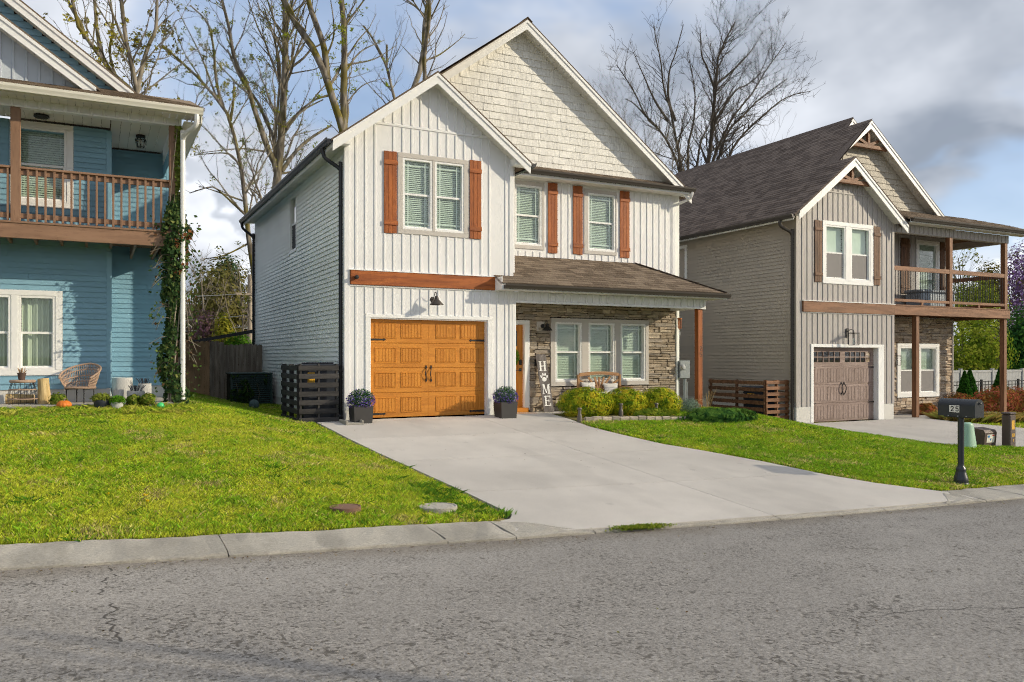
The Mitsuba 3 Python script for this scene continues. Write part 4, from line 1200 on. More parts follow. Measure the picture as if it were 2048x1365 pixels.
# header, eave and gutter
HB = part(BH, 'header', join([bx(W, -9.0, 1.44, 16.41, 16.56, 5.617, 5.745), bx(W, 1.29, 1.44, 16.56, Y2B - .01, 5.40, 5.745)]), 'm_white')
battens(HB, F(16.41), sbox(-3, 5.62, 1.42, 5.74), 'm_white', -2.9, 0.2032, d=0.014)
part(HB, 'edge_trim', join([bx(F(16.41), -9, 1.445, 0.001, 0.018, 5.610, 5.634), bx(F(16.41), 1.40, 1.445, 0.001, 0.019, 5.6345, 5.745)]), 'm_trim')
part(BH, 'side_header', bx(W, 1.30, 1.31, 16.57, Y2B - .02, 5.12, 5.40), 'm_blue')
eave_soffit(BH, -4.0, 1.74, 15.99, 16.408, 5.745, 'x', 0.125, 'm_soffit', 60)
eave_soffit(BH, 0.27, 1.28, 16.57, Y2B - 0.01, 5.66, 'x', 0.15, 'm_soffit', 20)
eave_soffit(BH, -4.2, 0.26, 16.57, Y1 - 0.01, 5.66, 'x', 0.15, 'm_soffit', 40)
part(BH, 'fascia', bx(W, -9.0, 1.76, 15.965, 15.988, 5.72, 5.86), 'm_cream')
flat('m_cream', (0.66, 0.64, 0.56), 0.45)
gutter(BH, (-9.0, 15.963, 5.735), (1.77, 15.963, 5.735), (0, -1, 0), 'm_cream', 0.115, 0.12)
part(BH, 'side_soffit', bx(W, 1.45, 1.74, 16.0, 29.9, 5.60, 5.612), 'm_soffit')
part(BH, 'side_fascia', bx(W, 1.742, 1.765, 15.99, 29.9, 5.60, 5.80), 'm_cream')
downspout(BH, [(1.66, 15.91, 5.74), (1.66, 15.93, 5.60), (1.62, 16.0, 5.52), (1.50, 16.22, 5.44), (1.46, 16.34, 5.34), (1.46, 16.34, 5.1), (1.46, 16.34, 0.5)], 'm_trim', 0.045)
RB = hold(BH, 'roof')
part(RB, 'skirt_panel', slab3([(-9.2, 15.93, 5.86), (1.80, 15.93, 5.86), (1.80, 18.4, 6.70), (-9.2, 18.4, 6.70)], 0.05), 'm_shingle', tone=0.6)
SV = np.array([0, 2.47, 0.84]); SLn = np.linalg.norm(SV)
plane_pieces(RB, 'shingle', (-9.2, 15.93, 5.865), (1, 0, 0), SV, Polygon([(5.6, -.02), (11.0, -.02), (11.0, 0.6), (9.9, SLn), (5.6, SLn)]), 0.142, 0.30, 'm_shingle', 44, limit=200)
# gables
g1a, g1f = (-2.7, 8.20), (0.02, 6.30)
wall(BH, b1, Polygon([(-5.4, 6.2), (-0.05, 6.2), (-2.7, 8.05)]), 'm_bluegray', name='gable_wall')
flat('m_bluegray', (0.45, 0.50, 0.55), 0.5)
battens(hold(BH, 'gable_boards'), b1, Polygon([(-5.4, 6.3), (-0.2, 6.32), (-2.7, 8.05)]).intersection(sbox(-3, 6, 1, 9)), 'm_bluegray', -2.95, 0.2032)
f1_, f2_ = F(17.08), F(18.18)
rake(BH, f1_, g1a, g1f, 0.20)
rake(BH, f1_, g1a, (-5.42, 6.30), 0.20)
rake_soffit(BH, 17.09, Y1, (g1a[0], g1a[1] + .05), (g1f[0], g1f[1] + .05), 0.22)
g2a, g2f = (-4.0, 10.08), (0.70, 6.63)
G2 = Polygon([(-9.0, 6.4), (0.6, 6.4), (-4.0, 9.95)])
WB3 = wall(BH, b3, G2, 'm_blue', name='gable_wall')
siding(WB3, b3, Polygon([(-3.6, 6.55), (0.42, 6.66), (-3.6, 9.6)]), 'm_blue', 47, expo=0.115)
rake(BH, f2_, g2a, g2f, 0.20)
rake_soffit(BH, 18.19, 18.418, (g2a[0], g2a[1] + .05), (g2f[0], g2f[1] + .05), 0.22)
part(RB, 'panel', slab3([(-2.7, 17.05, 8.255), (0.08, 17.05, 6.315), (0.08, 18.41, 6.315), (-2.7, 18.41, 8.255)], 0.05), 'm_shingle', tone=0.5)
part(RB, 'panel', slab3([(-5.48, 17.05, 6.315), (-2.7, 17.05, 8.255), (-2.7, 18.41, 8.255), (-5.48, 18.41, 6.315)], 0.05), 'm_shingle', tone=0.5)
part(RB, 'panel', slab3([(-4.0, 18.15, 10.14), (1.80, 18.15, 5.88), (1.80, 30.2, 5.88), (-4.0, 30.2, 10.14)], 0.05), 'm_shingle', tone=0.5)
part(RB, 'panel', slab3([(-9.5, 18.15, 6.10), (-4.0, 18.15, 10.14), (-4.0, 30.2, 10.14), (-9.5, 30.2, 6.10)], 0.05), 'm_shingle', tone=0.5)


def cage_lamp(parent, c, s=1.0):
    """A small ceiling lantern: plate, four-sided cage of bars, glass, bulb."""
    k = hold(parent, 'ceiling_lantern')
    x, y, z = c
    part(k, 'plate', moved(lathe([(0, 0.0), (0.085 * s, 0.0), (0.09 * s, -0.03), (0.06 * s, -0.045), (0, -0.045)], (0, 0, 0), 20), c), 'm_iron', smooth=35)
    bars = []
    for q in range(8):
        a = q * math.pi / 4
        bars.append(tube(bend([(x + 0.06 * s * math.cos(a), y + 0.06 * s * math.sin(a), z - 0.04), (x + 0.10 * s * math.cos(a), y + 0.10 * s * math.sin(a), z - 0.10 * s), (x + 0.065 * s * math.cos(a), y + 0.065 * s * math.sin(a), z - 0.23 * s)], 4), 0.006, 6))
    for r, dz in ((0.10, 0.10), (0.066, 0.23)):
        bars.append(tube([(x + r * s * math.cos(t), y + r * s * math.sin(t), z - dz * s) for t in np.linspace(0, 2 * math.pi, 17)], 0.008, 6, False))
    part(k, 'cage', join(bars), 'm_iron')
    m = trimesh.creation.icosphere(2, 0.035)
    part(k, 'bulb', (np.array(m.vertices) * [1, 1, 1.5] + [x, y, z - 0.12], np.array(m.faces)), 'm_blind', smooth=True)


cage_lamp(BH, (0.80, 17.6, 5.655))
part(BH, 'ceiling_lamp', moved(lathe([(0, 0.0), (0.12, 0.0), (0.13, -0.03), (0.10, -0.05), (0, -0.06)], (0, 0, 0), 24), (-0.86, 16.95, 5.655)), 'm_iron', smooth=35)


# ------------------------------------------------------------------ the grey house on the right
GH = thing('grey_house', 'grey brown house with a dark shingle roof and a covered timber balcony on the right', 'house')
GY, G2Y, GX0, GX1, ZG = 16.36, 17.55, 17.17, 21.14, -0.54
gF, gR, gL_ = F(GY), F(G2Y), L(GX0)
A3, A4 = (21.24, 8.60), (21.80, 9.035)


def zl(x): return 6.975 + 0.774 * (x - 19.15)       # all left slopes lie in one plane


gw = Polygon([(GX0, -0.085), (GX1, -0.085), (GX1, 5.35), (19.15, 6.80), (GX0, 5.30)])
WQ = wall(GH, gF, gw.difference(unary_union([sbox(17.83, -1, 20.46, 1.57), sbox(18.30, 3.50, 20.10, 4.99)])), 'm_grayboard', name='front_wall')
ga = gw.difference(unary_union([sbox(17.70, -1, 20.72, 1.67), sbox(18.16, 3.36, 20.24, 5.15), sbox(17.3, 2.52, 21.2, 2.87), sbox(GX0, -1, GX0 + 0.10, 7), sbox(GX1 - 0.09, -1, 21.2, 7), sbox(17, 5.945, 21.2, 6.0), sbox(17.85, 3.39, 18.15, 5.13), sbox(20.25, 3.39, 20.54, 5.13)]))
battens(WQ, gF, ga, 'm_grayboard', 17.40, 0.2032)
part(WQ, 'gable_band', bx(gF, 18.33, 19.98, 0.001, 0.02, 5.95, 5.995, 0.004), 'm_grayboard')
for a in (GX0 - 0.012, GX1 - 0.085):
    part(WQ, 'corner_board', bx(gF, a, a + 0.097, -0.1, 0.022, -0.085, 5.35, 0.004), 'm_grayboard', tone=0.7)
for a, b in ((GX0, 17.83), (20.46, GX1)):
    part(GH, 'foundation', bx(gF, a, b, -0.16, 0.012, -0.65, -0.087, 0.004), 'm_foundation')
WGL = wall(GH, gL_, sbox(GY + 0.02, 0.05, 27.1, 5.30), 'm_taupe', name='side_wall')
siding(WGL, gL_, sbox(GY + 0.10, 0.05, 27.0, 5.28).difference(sbox(20.96, 3.0, 22.0, 5.0)), 'm_taupe', 51, expo=0.1016)
part(WGL, 'corner_board', bx(gL_, GY - .02, GY + .10, 0.001, 0.022, 0.05, 5.30, 0.004), 'm_taupe', tone=0.8)
part(GH, 'foundation', bx(gL_, GY, 27.1, -0.16, 0.010, -0.75, 0.048), 'm_foundation')
window(GH, gL_, 20.97, 21.95, 3.05, 4.95, [(21.03, 21.89)], trim='m_window', trim_w=0.055, muntins=None, back='blind', depth=0.02, screen='m_screen', label='side window half hidden by the white house')
part(GH, 'side_wall', bx(W, 26.24, 26.4, 18.5, 27.1, -1.0, 5.3), 'm_taupe')
part(GH, 'back_wall', quadprism(F(27.1), Polygon([(17.4, -1), (26.2, -1), (26.2, 5.3), (21.8, 8.8), (17.4, 5.3)]), -0.1, 0.0), 'm_taupe')
# recessed wall: stone below, boards above
wr = sbox(GX1 + 0.005, 2.55, 25.45, 5.40)
WR = wall(GH, gR, wr.difference(sbox(23.87, 3.38, 24.80, 5.02)), 'm_grayboard', name='balcony_wall')
battens(WR, gR, wr.difference(unary_union([sbox(23.75, 3.25, 24.93, 5.2), sbox(22.99, 3.3, 23.43, 5.2), sbox(24.93, 3.3, 25.2, 5.2)])), 'm_grayboard', 21.5, 0.2032)
part(WR, 'corner_board', bx(gR, 25.36, 25.46, -0.1, 0.022, 2.55, 5.4, 0.004), 'm_grayboard', tone=0.8)
sg = sbox(GX1 + 0.005, ZG, 25.5, 2.55)
so = sg.difference(sbox(22.77, 0.0, 24.82, 1.735))
WSt = wall(GH, gR, sg.difference(sbox(22.92, 0.11, 24.68, 1.60)), 'm_mortar', name='stone_wall')
stones(WSt, gR, so, 53, 'm_stone_tan', 0.06, 0.12, 0.16, 0.50)
part(WSt, 'corner_board', bx(gR, 25.5, 25.545, -0.2, 0.08, ZG, 2.55), 'm_grayboard')
part(GH, 'right_wall', bx(W, 25.29, 25.449, G2Y + 0.165, 18.5, -0.6, 5.4), 'm_taupe')
window(GH, gF, 18.18, 20.24, 3.37, 5.14, [(18.29, 19.10), (19.32, 20.11)], trim='m_window', trim_w=0.115, muntins=None, back='shade', screen='m_screen_gray', label='white double window above the grey garage')
window(GH, gR, 22.77, 24.82, 0.0, 1.735, [(22.90, 23.70), (23.88, 24.70)], trim='m_window', trim_w=0.11, muntins=None, back='blind', depth=0.055, screen='m_screen_gray', label='white double window in the tan stone wall')
window(GH, gR, 23.76, 24.92, 3.26, 5.12, [(23.87, 24.80)], trim='m_window', trim_w=0.10, muntins=None, back='blind', label='balcony window between dark shutters')
for i, (fr, a, b, c, d) in enumerate([(gF, 17.86, 18.14, 3.40, 5.12), (gF, 20.255, 20.535, 3.40, 5.12), (gR, 23.0, 23.42, 3.35, 5.12), (gR, 22.2, 22.6, 3.35, 5.12), (gR, 24.935, 25.17, 3.37, 5.11)]):
    shutter(GH, fr, a, b, c, d, 'm_darkwood', 3, 20 + i)
# timber band, garage door, lamps
part(GH, 'timber_beam', bx(gF, 17.395, GX1, 0.001, 0.06, 2.55, 2.85, 0.006), 'm_rail', tone=0.4)
part(GH, 'beam_flashing', bx(gF, 17.38, GX1, 0.001, 0.07, 2.852, 2.868), 'm_trim')
part(GH, 'beam_flashing', bx(gF, 17.38, GX1, 0.001, 0.03, 2.53, 2.549), 'm_trim')
GGD = hold(GH, 'garage_door', 'brown grey carriage style garage door with two rows of small panes')
gd = F(GY + 0.14)
DX0, DX1 = 17.83, 20.46
for k in range(4):
    z0 = -0.535 + k * 0.525
    if k < 3:
        part(GGD, 'section', bx(gd, DX0, DX1, -0.04, 0.0, z0, z0 + 0.52, 0.005), 'm_carriage', tone=0.5)
        for q in range(4):
            a = DX0 + 0.09 + q * 0.625
            it = [bx(gd, a, a + 0.565, 0.0006, 0.010, z0 + 0.05, z0 + 0.07), bx(gd, a, a + 0.565, 0.0006, 0.010, z0 + 0.445, z0 + 0.465)]
            for p in range(5):
                it.append(bx(gd, a + p * 0.115, a + p * 0.115 + 0.105, 0.0006, 0.008, z0 + 0.072, z0 + 0.443, 0.003))
            part(GGD, 'raised_panel', join(it), 'm_carriage', tone=0.35 + 0.1 * ((q + k) % 3), orient=1.0)
    else:
        for a, b in ((DX0, DX0 + 0.10), (DX0 + 1.22, DX0 + 1.42), (DX1 - 0.14, DX1)):
            part(GGD, 'section', bx(gd, a, b, -0.04, 0.0, z0, z0 + 0.52), 'm_carriage', tone=0.5)
        for a, b in ((DX0 + 0.10, DX0 + 1.22), (DX0 + 1.42, DX1 - 0.14)):
            part(GGD, 'section', join([bx(gd, a, b, -0.04, 0.0, z0, z0 + 0.11), bx(gd, a, b, -0.04, 0.0, z0 + 0.40, z0 + 0.52)]), 'm_carriage', tone=0.5)
            it = [bx(gd, a + (b - a) * j / 5 - 0.012, a + (b - a) * j / 5 + 0.012, -0.02, 0.004, z0 + 0.11, z0 + 0.40) for j in range(1, 5)] + [bx(gd, a, b, -0.02, 0.0035, z0 + 0.24, z0 + 0.27)]
            part(GGD, 'muntin', join(it), 'm_carriage', tone=0.6)
            part(GGD, 'pane', (gd(np.array([[a, -0.02, z0 + .11], [b, -0.02, z0 + .11], [b, -0.02, z0 + .4], [a, -0.02, z0 + .4]])), np.array([[0, 1, 2], [0, 2, 3]])), 'm_clear')
            part(GGD, 'pane_backing', bx(gd, a, b, -0.2, -0.18, z0 + .05, z0 + .45), 'm_room')
textured('m_carriage', wood((0.20, 0.142, 0.122), (0.30, 0.225, 0.20), (0.14, 0.095, 0.08), 0.15, 50), 0.6)
for z in (1.0, -0.02):
    for s, x in ((1, DX0 + 0.005), (-1, DX1 - 0.005)):
        part(GGD, 'strap_hinge', quadprism(gd, [(x, z - 0.02), (x + s * 0.2, z - 0.01), (x + s * 0.25, z), (x + s * 0.2, z + 0.01), (x, z + 0.02)], 0.009, 0.018), 'm_iron')
for s in (-1, 1):
    x = 19.145 + s * 0.055
    m = tube(bend([(x, 0.012, 0.24), (x, 0.05, 0.28), (x + s * 0.035, 0.06, 0.40), (x, 0.05, 0.50), (x, 0.012, 0.54)], 5), 0.012, 8)
    part(GGD, 'handle', join([(gd(m[0]), m[1]), quadprism(gd, [(x, 0.19), (x + .025, 0.23), (x, 0.28), (x - .025, 0.23)], 0.009, 0.018), quadprism(gd, [(x, 0.50), (x + .025, 0.55), (x, 0.59), (x - .025, 0.55)], 0.009, 0.018)]), 'm_iron')
GTr = hold(GH, 'garage_door_frame')
part(GTr, 'head', bx(gF, 17.72, 20.70, 0.001, 0.026, 1.572, 1.66, 0.004), 'm_trim')
part(GTr, 'jamb', join([bx(gF, 17.72, 17.83, 0.001, 0.024, ZG, 1.571, 0.004), bx(gF, 17.832, 17.845, -0.14, -0.001, ZG, 1.57)]), 'm_trim')
part(GTr, 'jamb', join([bx(gF, 20.46, 20.70, 0.001, 0.024, ZG, 1.571, 0.004), bx(gF, 20.445, 20.458, -0.14, -0.001, ZG, 1.57)]), 'm_trim')


def lantern(parent, fr, u, z, s=1.0):
    """A square wall lantern hung from a short arm."""
    k = hold(parent, 'wall_lantern')
    part(k, 'wall_plate', bx(fr, u - 0.05 * s, u + 0.05 * s, 0.02, 0.045, z - 0.11 * s, z + 0.11 * s, 0.006), 'm_iron')
    a = tube(bend([(u, 0.04, z + 0.03), (u, 0.12 * s, z + 0.075 * s), (u, 0.21 * s, z + 0.05 * s), (u, 0.22 * s, z)], 5), 0.010, 8)
    part(k, 'arm', (fr(a[0]), a[1]), 'm_iron')
    n, h, w = 0.22 * s, 0.30 * s, 0.085 * s
    it = [bx(fr, u - w - .015, u + w + .015, n - w - .015, n + w + .015, z - 0.03, z - 0.005, 0.004), bx(fr, u - w, u + w, n - w, n + w, z - h - .015, z - h, 0.003)]
    for p in (-1, 1):
        for q in (-1, 1):
            it.append(bx(fr, u + p * w - .007, u + p * w + .007, n + q * w - .007, n + q * w + .007, z - h, z - 0.03))
    part(k, 'cage', join(it), 'm_iron')
    c = lathe([(0.03 * s, -h + .01), (0.03 * s, -h * 0.5), (0.012, -h * .45), (0, -h * .45)], (0, 0, 0), 12)
    part(k, 'candle', (fr(c[0] + np.array([u, n, z])), c[1]), 'm_blind')


lantern(GH, gF, 19.15, 1.99, 1.15)
lantern(GH, gR, 22.55, 1.35)
# roof: one dark left slope, gables stepped forward, right slopes
GRF = hold(GH, 'roof')
for pts in ([(16.80, 16.04, zl(16.80)), (19.15, 16.04, zl(19.15)), (19.15, 17.2, zl(19.15)), (A3[0], 17.2, zl(A3[0])), (A3[0], 18.36, zl(A3[0])), (A4[0], 18.36, zl(A4[0])), (A4[0], 27.3, zl(A4[0])), (16.80, 27.3, zl(16.80))],
            [(19.15, 16.04, 6.975), (21.45, 16.04, 5.22), (21.45, G2Y, 5.22), (19.15, G2Y, 6.975)],
            [(A3[0], 17.2, zl(A3[0])), (25.3, 17.2, zl(A3[0]) - 0.774 * 4.06), (25.3, 20, zl(A3[0]) - 0.774 * 4.06), (A3[0], 20, zl(A3[0]))],
            [(A4[0], 18.36, zl(A4[0])), (26.8, 18.36, zl(A4[0]) - 3.87), (26.8, 27.3, zl(A4[0]) - 3.87), (A4[0], 27.3, zl(A4[0]))]):
    part(GRF, 'panel', slab3(pts, 0.05), 'm_shingle_dark', tone=0.4)
GV = np.array([1, 0, 0.774]); GVn = np.linalg.norm(GV)
e = lambda x: (x - 16.80) * GVn
plane_pieces(GRF, 'shingle', (16.80, 16.04, zl(16.80) + 0.003), (0, 1, 0), GV,
             Polygon([(0, -0.02), (11.26, -0.02), (11.26, e(A4[0])), (2.32, e(A4[0])), (2.32, e(A3[0])), (1.16, e(A3[0])), (1.16, e(19.15)), (0, e(19.15))]), 0.142, 0.31, 'm_shingle_dark', 55, thick=0.014)
part(GRF, 'ridge_cap', slab3([(A4[0] - 0.15, 18.34, zl(A4[0]) - 0.09), (A4[0], 18.34, zl(A4[0]) + 0.03), (A4[0], 27.3, zl(A4[0]) + 0.03), (A4[0] - 0.15, 27.3, zl(A4[0]) - 0.09)], 0.012), 'm_shingle_dark', tone=0.1)
m1, m3, m4 = F(16.09), F(17.25), F(18.41)
rake(GH, m1, (19.15, 6.92), (16.98, 6.92 - 0.774 * 2.17), 0.22)
rake(GH, m1, (19.15, 6.92), (21.40, 6.92 - 0.774 * 2.25), 0.22)
rake(GH, m3, (A3[0], 8.545), (19.17, 8.545 - 0.774 * 2.07), 0.22)
rake(GH, m3, (A3[0], 8.545), (24.92, 8.545 - 0.774 * 3.68), 0.22)
rake(GH, m4, (A4[0], 8.98), (A3[0] + .02, 8.98 - 0.774 * .54), 0.22)
rake(GH, m4, (A4[0], 8.98), (25.5, 8.98 - 0.774 * 3.7), 0.22)
rake_soffit(GH, 16.10, GY, (19.15, 6.975), (21.14, 6.975 - 0.774 * 1.99), 0.19)
rake_soffit(GH, 16.10, GY, (19.15, 6.975), (17.2, 6.975 - 0.774 * 1.95), 0.19)
rake_soffit(GH, 17.26, G2Y, (A3[0], 8.60), (24.9, 8.60 - 0.774 * 3.66), 0.19)
part(GH, 'eave_return', quadprism(F(16.1), [(16.98, 5.18), (17.2, 5.18), (17.2, 5.40), (16.98, 5.24)], -0.25, 0.0), 'm_trim')
# shingled gable behind
GG = Polygon([(19.0, 5.4), (25.0, 5.4), (A3[0], 8.42), (19.3, 6.95)])
wall(GH, gR, GG, 'm_shake_gray', name='gable_wall')
plane_pieces(hold(GH, 'gable_shakes'), 'shake', (0, G2Y, 0), (1, 0, 0), (0, -1e-9, 1), Polygon([(20.0, 7.0), (21.0, 5.9), (24.75, 5.9), (A3[0], 8.40)]), 0.178, 0.24, 'm_shake_gray', 57, thick=0.024, jit=0.5)


def truss(parent, fr, xa, za, w, mat_):
    """The little fan of brackets in a gable's peak."""
    k = hold(parent, 'gable_bracket')
    zb = za - 0.774 * w
    part(k, 'tie_beam', bx(fr, xa - w, xa + w, -0.07, 0.03, zb - 0.055, zb + 0.055, 0.004), mat_, tone=0.5)
    part(k, 'king_post', bx(fr, xa - 0.05, xa + 0.05, -0.06, 0.025, zb + 0.056, za - 0.16, 0.004), mat_, tone=0.4, orient=1.0)
    for s in (-1, 1):
        p, q = np.array([xa + s * 0.05, zb + 0.06]), np.array([xa + s * w * 0.50, za - 0.774 * w * 0.50 - 0.14])
        t = (q - p) / np.linalg.norm(q - p); nn = np.array([-t[1], t[0]]) * 0.042
        part(k, 'strut', quadprism(fr, [p + nn, q + nn, q - nn, p - nn], -0.05, 0.02), mat_, tone=0.6)


truss(GH, F(16.16), 19.15, 6.87, 0.78, 'm_rail')
truss(GH, F(17.32), A3[0], 8.49, 0.90, 'm_rail')
gutter(GH, (16.815, 27.3, 5.06), (16.815, 16.06, 5.06), (-1, 0, 0), 'm_bronze', 0.11)
part(GH, 'fascia', bx(W, 16.818, 16.84, 16.12, 27.3, 5.02, 5.15), 'm_trim')
part(GH, 'side_soffit', bx(W, 16.84, GX0 - .001, 16.37, 27.2, 5.12, 5.13), 'm_soffit')
downspout(GH, [(16.76, 16.55, 5.07), (16.77, 16.55, 4.96), (16.83, 16.53, 4.87), (17.05, 16.45, 4.74), (17.10, 16.43, 4.62), (17.10, 16.43, 4.4), (17.10, 16.43, -0.35), (17.08, 16.36, -0.47), (17.02, 16.15, -0.52)], 'm_bronze', 0.046)
# balcony roof
part(GRF, 'balcony_panel', slab3([(21.3, 15.98, 5.42), (27.5, 15.98, 5.42), (27.5, 17.0, 5.80), (26.2, G2Y - .01, 6.0), (21.3, G2Y - .01, 6.0)], 0.05), 'm_shingle', tone=0.3)
plane_pieces(GRF, 'porch_shingle', (21.3, 15.98, 5.425), (1, 0, 0), (0, 1.57, 0.58), Polygon([(0.1, -.02), (6.2, -.02), (6.2, 1.0), (4.8, 1.67), (0.1, 1.67)]), 0.142, 0.31, 'm_shingle', 58, limit=170)
gutter(GH, (21.42, 15.985, 5.31), (27.55, 15.985, 5.31), (0, -1, 0), 'm_bronze', 0.11)
part(GH, 'fascia', bx(W, 21.42, 27.5, 15.988, 16.01, 5.28, 5.42), 'm_trim')
eave_soffit(GH, 21.42, 27.4, 16.012, GY - .01, 5.285, 'x', 0.16, 'm_soffit', 50)
HG = part(GH, 'balcony_header', join([bx(W, GX1 + .002, 26.75, GY, GY + 0.18, 5.03, 5.28), bx(W, 26.57, 26.75, GY + 0.18, 18.4, 5.03, 5.28)]), 'm_grayboard')
battens(HG, gF, sbox(GX1 + 0.03, 5.05, 26.7, 5.278), 'm_grayboard', 21.3, 0.2032)
eave_soffit(GH, GX1 + .01, 26.56, GY + 0.19, G2Y - .005, 5.24, 'x', 0.2, 'm_darkwood', 40)
part(GH, 'balcony_ceiling', bx(W, 25.47, 26.56, G2Y, 18.4, 5.24, 5.26), 'm_darkwood', tone=0.1)
# balcony
GB = hold(GH, 'balcony', 'stained timber balcony with thin black balusters')
part(GB, 'beam', bx(W, GX1 + 0.002, 26.78, GY - 0.03, GY + 0.03, 2.56, 2.825, 0.006), 'm_rail', tone=0.6)
part(GB, 'beam', bx(W, 26.72, 26.78, GY + 0.031, 19.2, 2.56, 2.82, 0.006), 'm_rail', tone=0.4)
part(GB, 'beam', bx(W, 25.56, 26.719, 19.14, 19.2, 2.56, 2.82, 0.006), 'm_rail', tone=0.4)
it = [(bx(W, GX1 + .003 if y + 0.137 < G2Y else 25.56, 26.74, y, y + 0.137, 2.827, 2.865, 0.004), (k * .37) % 1) for k, y in enumerate(np.arange(16.32, 19.1, 0.142))]
pieces(GB, 'deck_board', it, 'm_rail')
for x in np.arange(21.5, 26.7, 0.41):
    part(GB, 'joist', bx(W, x, x + 0.04, GY + 0.031, G2Y if x < 25.5 else 19.13, 2.58, 2.825), 'm_darkwood', tone=0.2)
for x in (23.70, 26.50):
    part(GB, 'post', bx(W, x, x + 0.15, GY - 0.025, GY + 0.125, 2.867, 5.03, 0.006), 'm_rail', tone=0.5, orient=1.0)
for x, y in ((22.20, GY + 0.032), (26.55, GY + 0.032), (26.55, 19.0)):
    part(GB, 'post', bx(W, x, x + 0.15, y, y + 0.15, -0.75, 2.558, 0.006), 'm_rail', tone=0.3, orient=1.0)
part(GB, 'post', bx(W, 26.55, 26.70, 19.0, 19.15, 2.867, 5.2, 0.006), 'm_rail', tone=0.2, orient=1.0)
for x0, x1 in ((GX1 + .01, 23.698), (23.852, 26.498)):
    part(GB, 'top_rail', bx(W, x0, x1, GY - 0.02, GY + 0.02, 3.885, 4.02, 0.005), 'm_rail', tone=0.6)
    part(GB, 'rail', bx(W, x0, x1, GY - 0.02, GY + 0.02, 2.955, 3.04, 0.005), 'm_rail', tone=0.5)
    part(GB, 'rail_block', bx(W, (x0 + x1) / 2 - .04, (x0 + x1) / 2 + .04, GY - 0.018, GY + 0.018, 2.867, 2.954), 'm_rail')
    x = x0 + 0.08
    while x < x1 - 0.04:
        part(GB, 'baluster', tube([(x, GY, 3.04), (x, GY, 3.885)], 0.0095, 8), 'm_black', smooth=40)
        x += 0.112
part(GB, 'top_rail', bx(W, 26.60, 26.64, GY + 0.14, 18.99, 3.885, 4.02, 0.005), 'm_rail', tone=0.2)
part(GB, 'rail', bx(W, 26.60, 26.64, GY + 0.14, 18.99, 2.955, 3.04, 0.005), 'm_rail', tone=0.2)
part(GB, 'top_rail', bx(W, 25.56, 26.54, 19.05, 19.09, 3.885, 4.02, 0.005), 'm_rail', tone=0.2)
for y in np.arange(16.6, 18.95, 0.112):
    part(GB, 'baluster', tube([(26.62, y, 3.04), (26.62, y, 3.885)], 0.0095, 8), 'm_black', smooth=40)
part(GH, 'porch_slab', bx(W, GX1, 26.9, 16.2, G2Y, -0.8, ZG + 0.0), 'm_drive', tone=0.2)
k = thing('hot_tub', 'low blue grey tub with a cover standing on the grey house balcony', 'hot tub')
part(k, 'cover', bx(W, 22.95, 24.7, 16.75, 17.40, 3.33, 3.42, 0.03), 'm_tub', smooth=30)
part(k, 'shell', bx(W, 23.0, 24.65, 16.78, 17.38, 2.868, 3.33, 0.05), 'm_tub')
flat('m_tub', (0.30, 0.35, 0.40), 0.5)


# ------------------------------------------------------------------ things on the porches and lawns
def lz(x, y): return float(lawn_z(np.array(float(x)), np.array(float(y))))


def foliage(key, name, pos, nrm, size, cols, seed, flatness=0.6, aspect=0.55, var=0.18, kind=None):
    r = np.random.default_rng(seed)
    c = np.asarray(cols)
    v, f, c = leaves(pos, nrm, size, c if len(c) == len(pos) else pal(c, len(pos), r, var), r, flatness, aspect)
    return put(num(key + '__' + name) if name else key, (v, f), 'm_leaf', color=c, kind=kind)


def ball_points(n, c, rad, rng, inner=0.62, lump=0.18, freq=2.5, seed=0):
    """Points in the outer shell of a lumpy ellipsoid, with outward directions."""
    d = rng.normal(0, 1, (n, 3)); d /= np.linalg.norm(d, axis=1, keepdims=True)
    k = 1 + lump * 2 * (meshkit.fbm(d * freq + seed * 3.7, 3, seed) - 0.5)
    s = (inner + (1 - inner) * rng.random(n) ** 0.6) * k
    return np.asarray(c) + d * np.asarray(rad) * s[:, None], d


# --- rattan chair
CH = thing('rattan_chair', 'rattan bucket chair with thin dark legs on the blue house porch', 'chair')
cc, ax = np.array([-0.24, 16.86]), math.radians(-118)           # where it faces
th = np.linspace(-2.15, 2.15, 44)
rimz = 1.165 - 0.26 * (np.abs(th) / 2.15) ** 1.6
rim = np.stack([cc[0] + 0.335 * np.cos(ax + math.pi + th), cc[1] + 0.29 * np.sin(ax + math.pi + th), rimz], 1)
low = np.stack([cc[0] + 0.235 * np.cos(ax + math.pi + th), cc[1] + 0.21 * np.sin(ax + math.pi + th), np.full(len(th), 0.735)], 1)
part(CH, 'rim', tube(rim, 0.017, 8), 'm_rattan', smooth=40)
part(CH, 'spindle', join([tube(bend([a, a * 0.5 + b * 0.5 + [0, 0, -0.02], b], 4), 0.0062, 5) for a, b in zip(low, rim)]), 'm_rattan', kind='stuff')
for t in (0.3, 0.55, 0.8):
    part(CH, 'weave', tube(low * (1 - t) + rim * t + [0, 0, -0.02 * 4 * t * (1 - t)], 0.010, 6), 'm_rattan', smooth=40)
sr = lathe([(0, 0.03), (0.16, 0.025), (0.25, 0.035), (0.27, 0.02), (0.25, -0.005), (0, -0.01)], (0, 0, 0), 28)
part(CH, 'seat', (sr[0] * [1.0, 0.86, 1] + [cc[0], cc[1], 0.715], sr[1]), 'm_rattan', smooth=30)
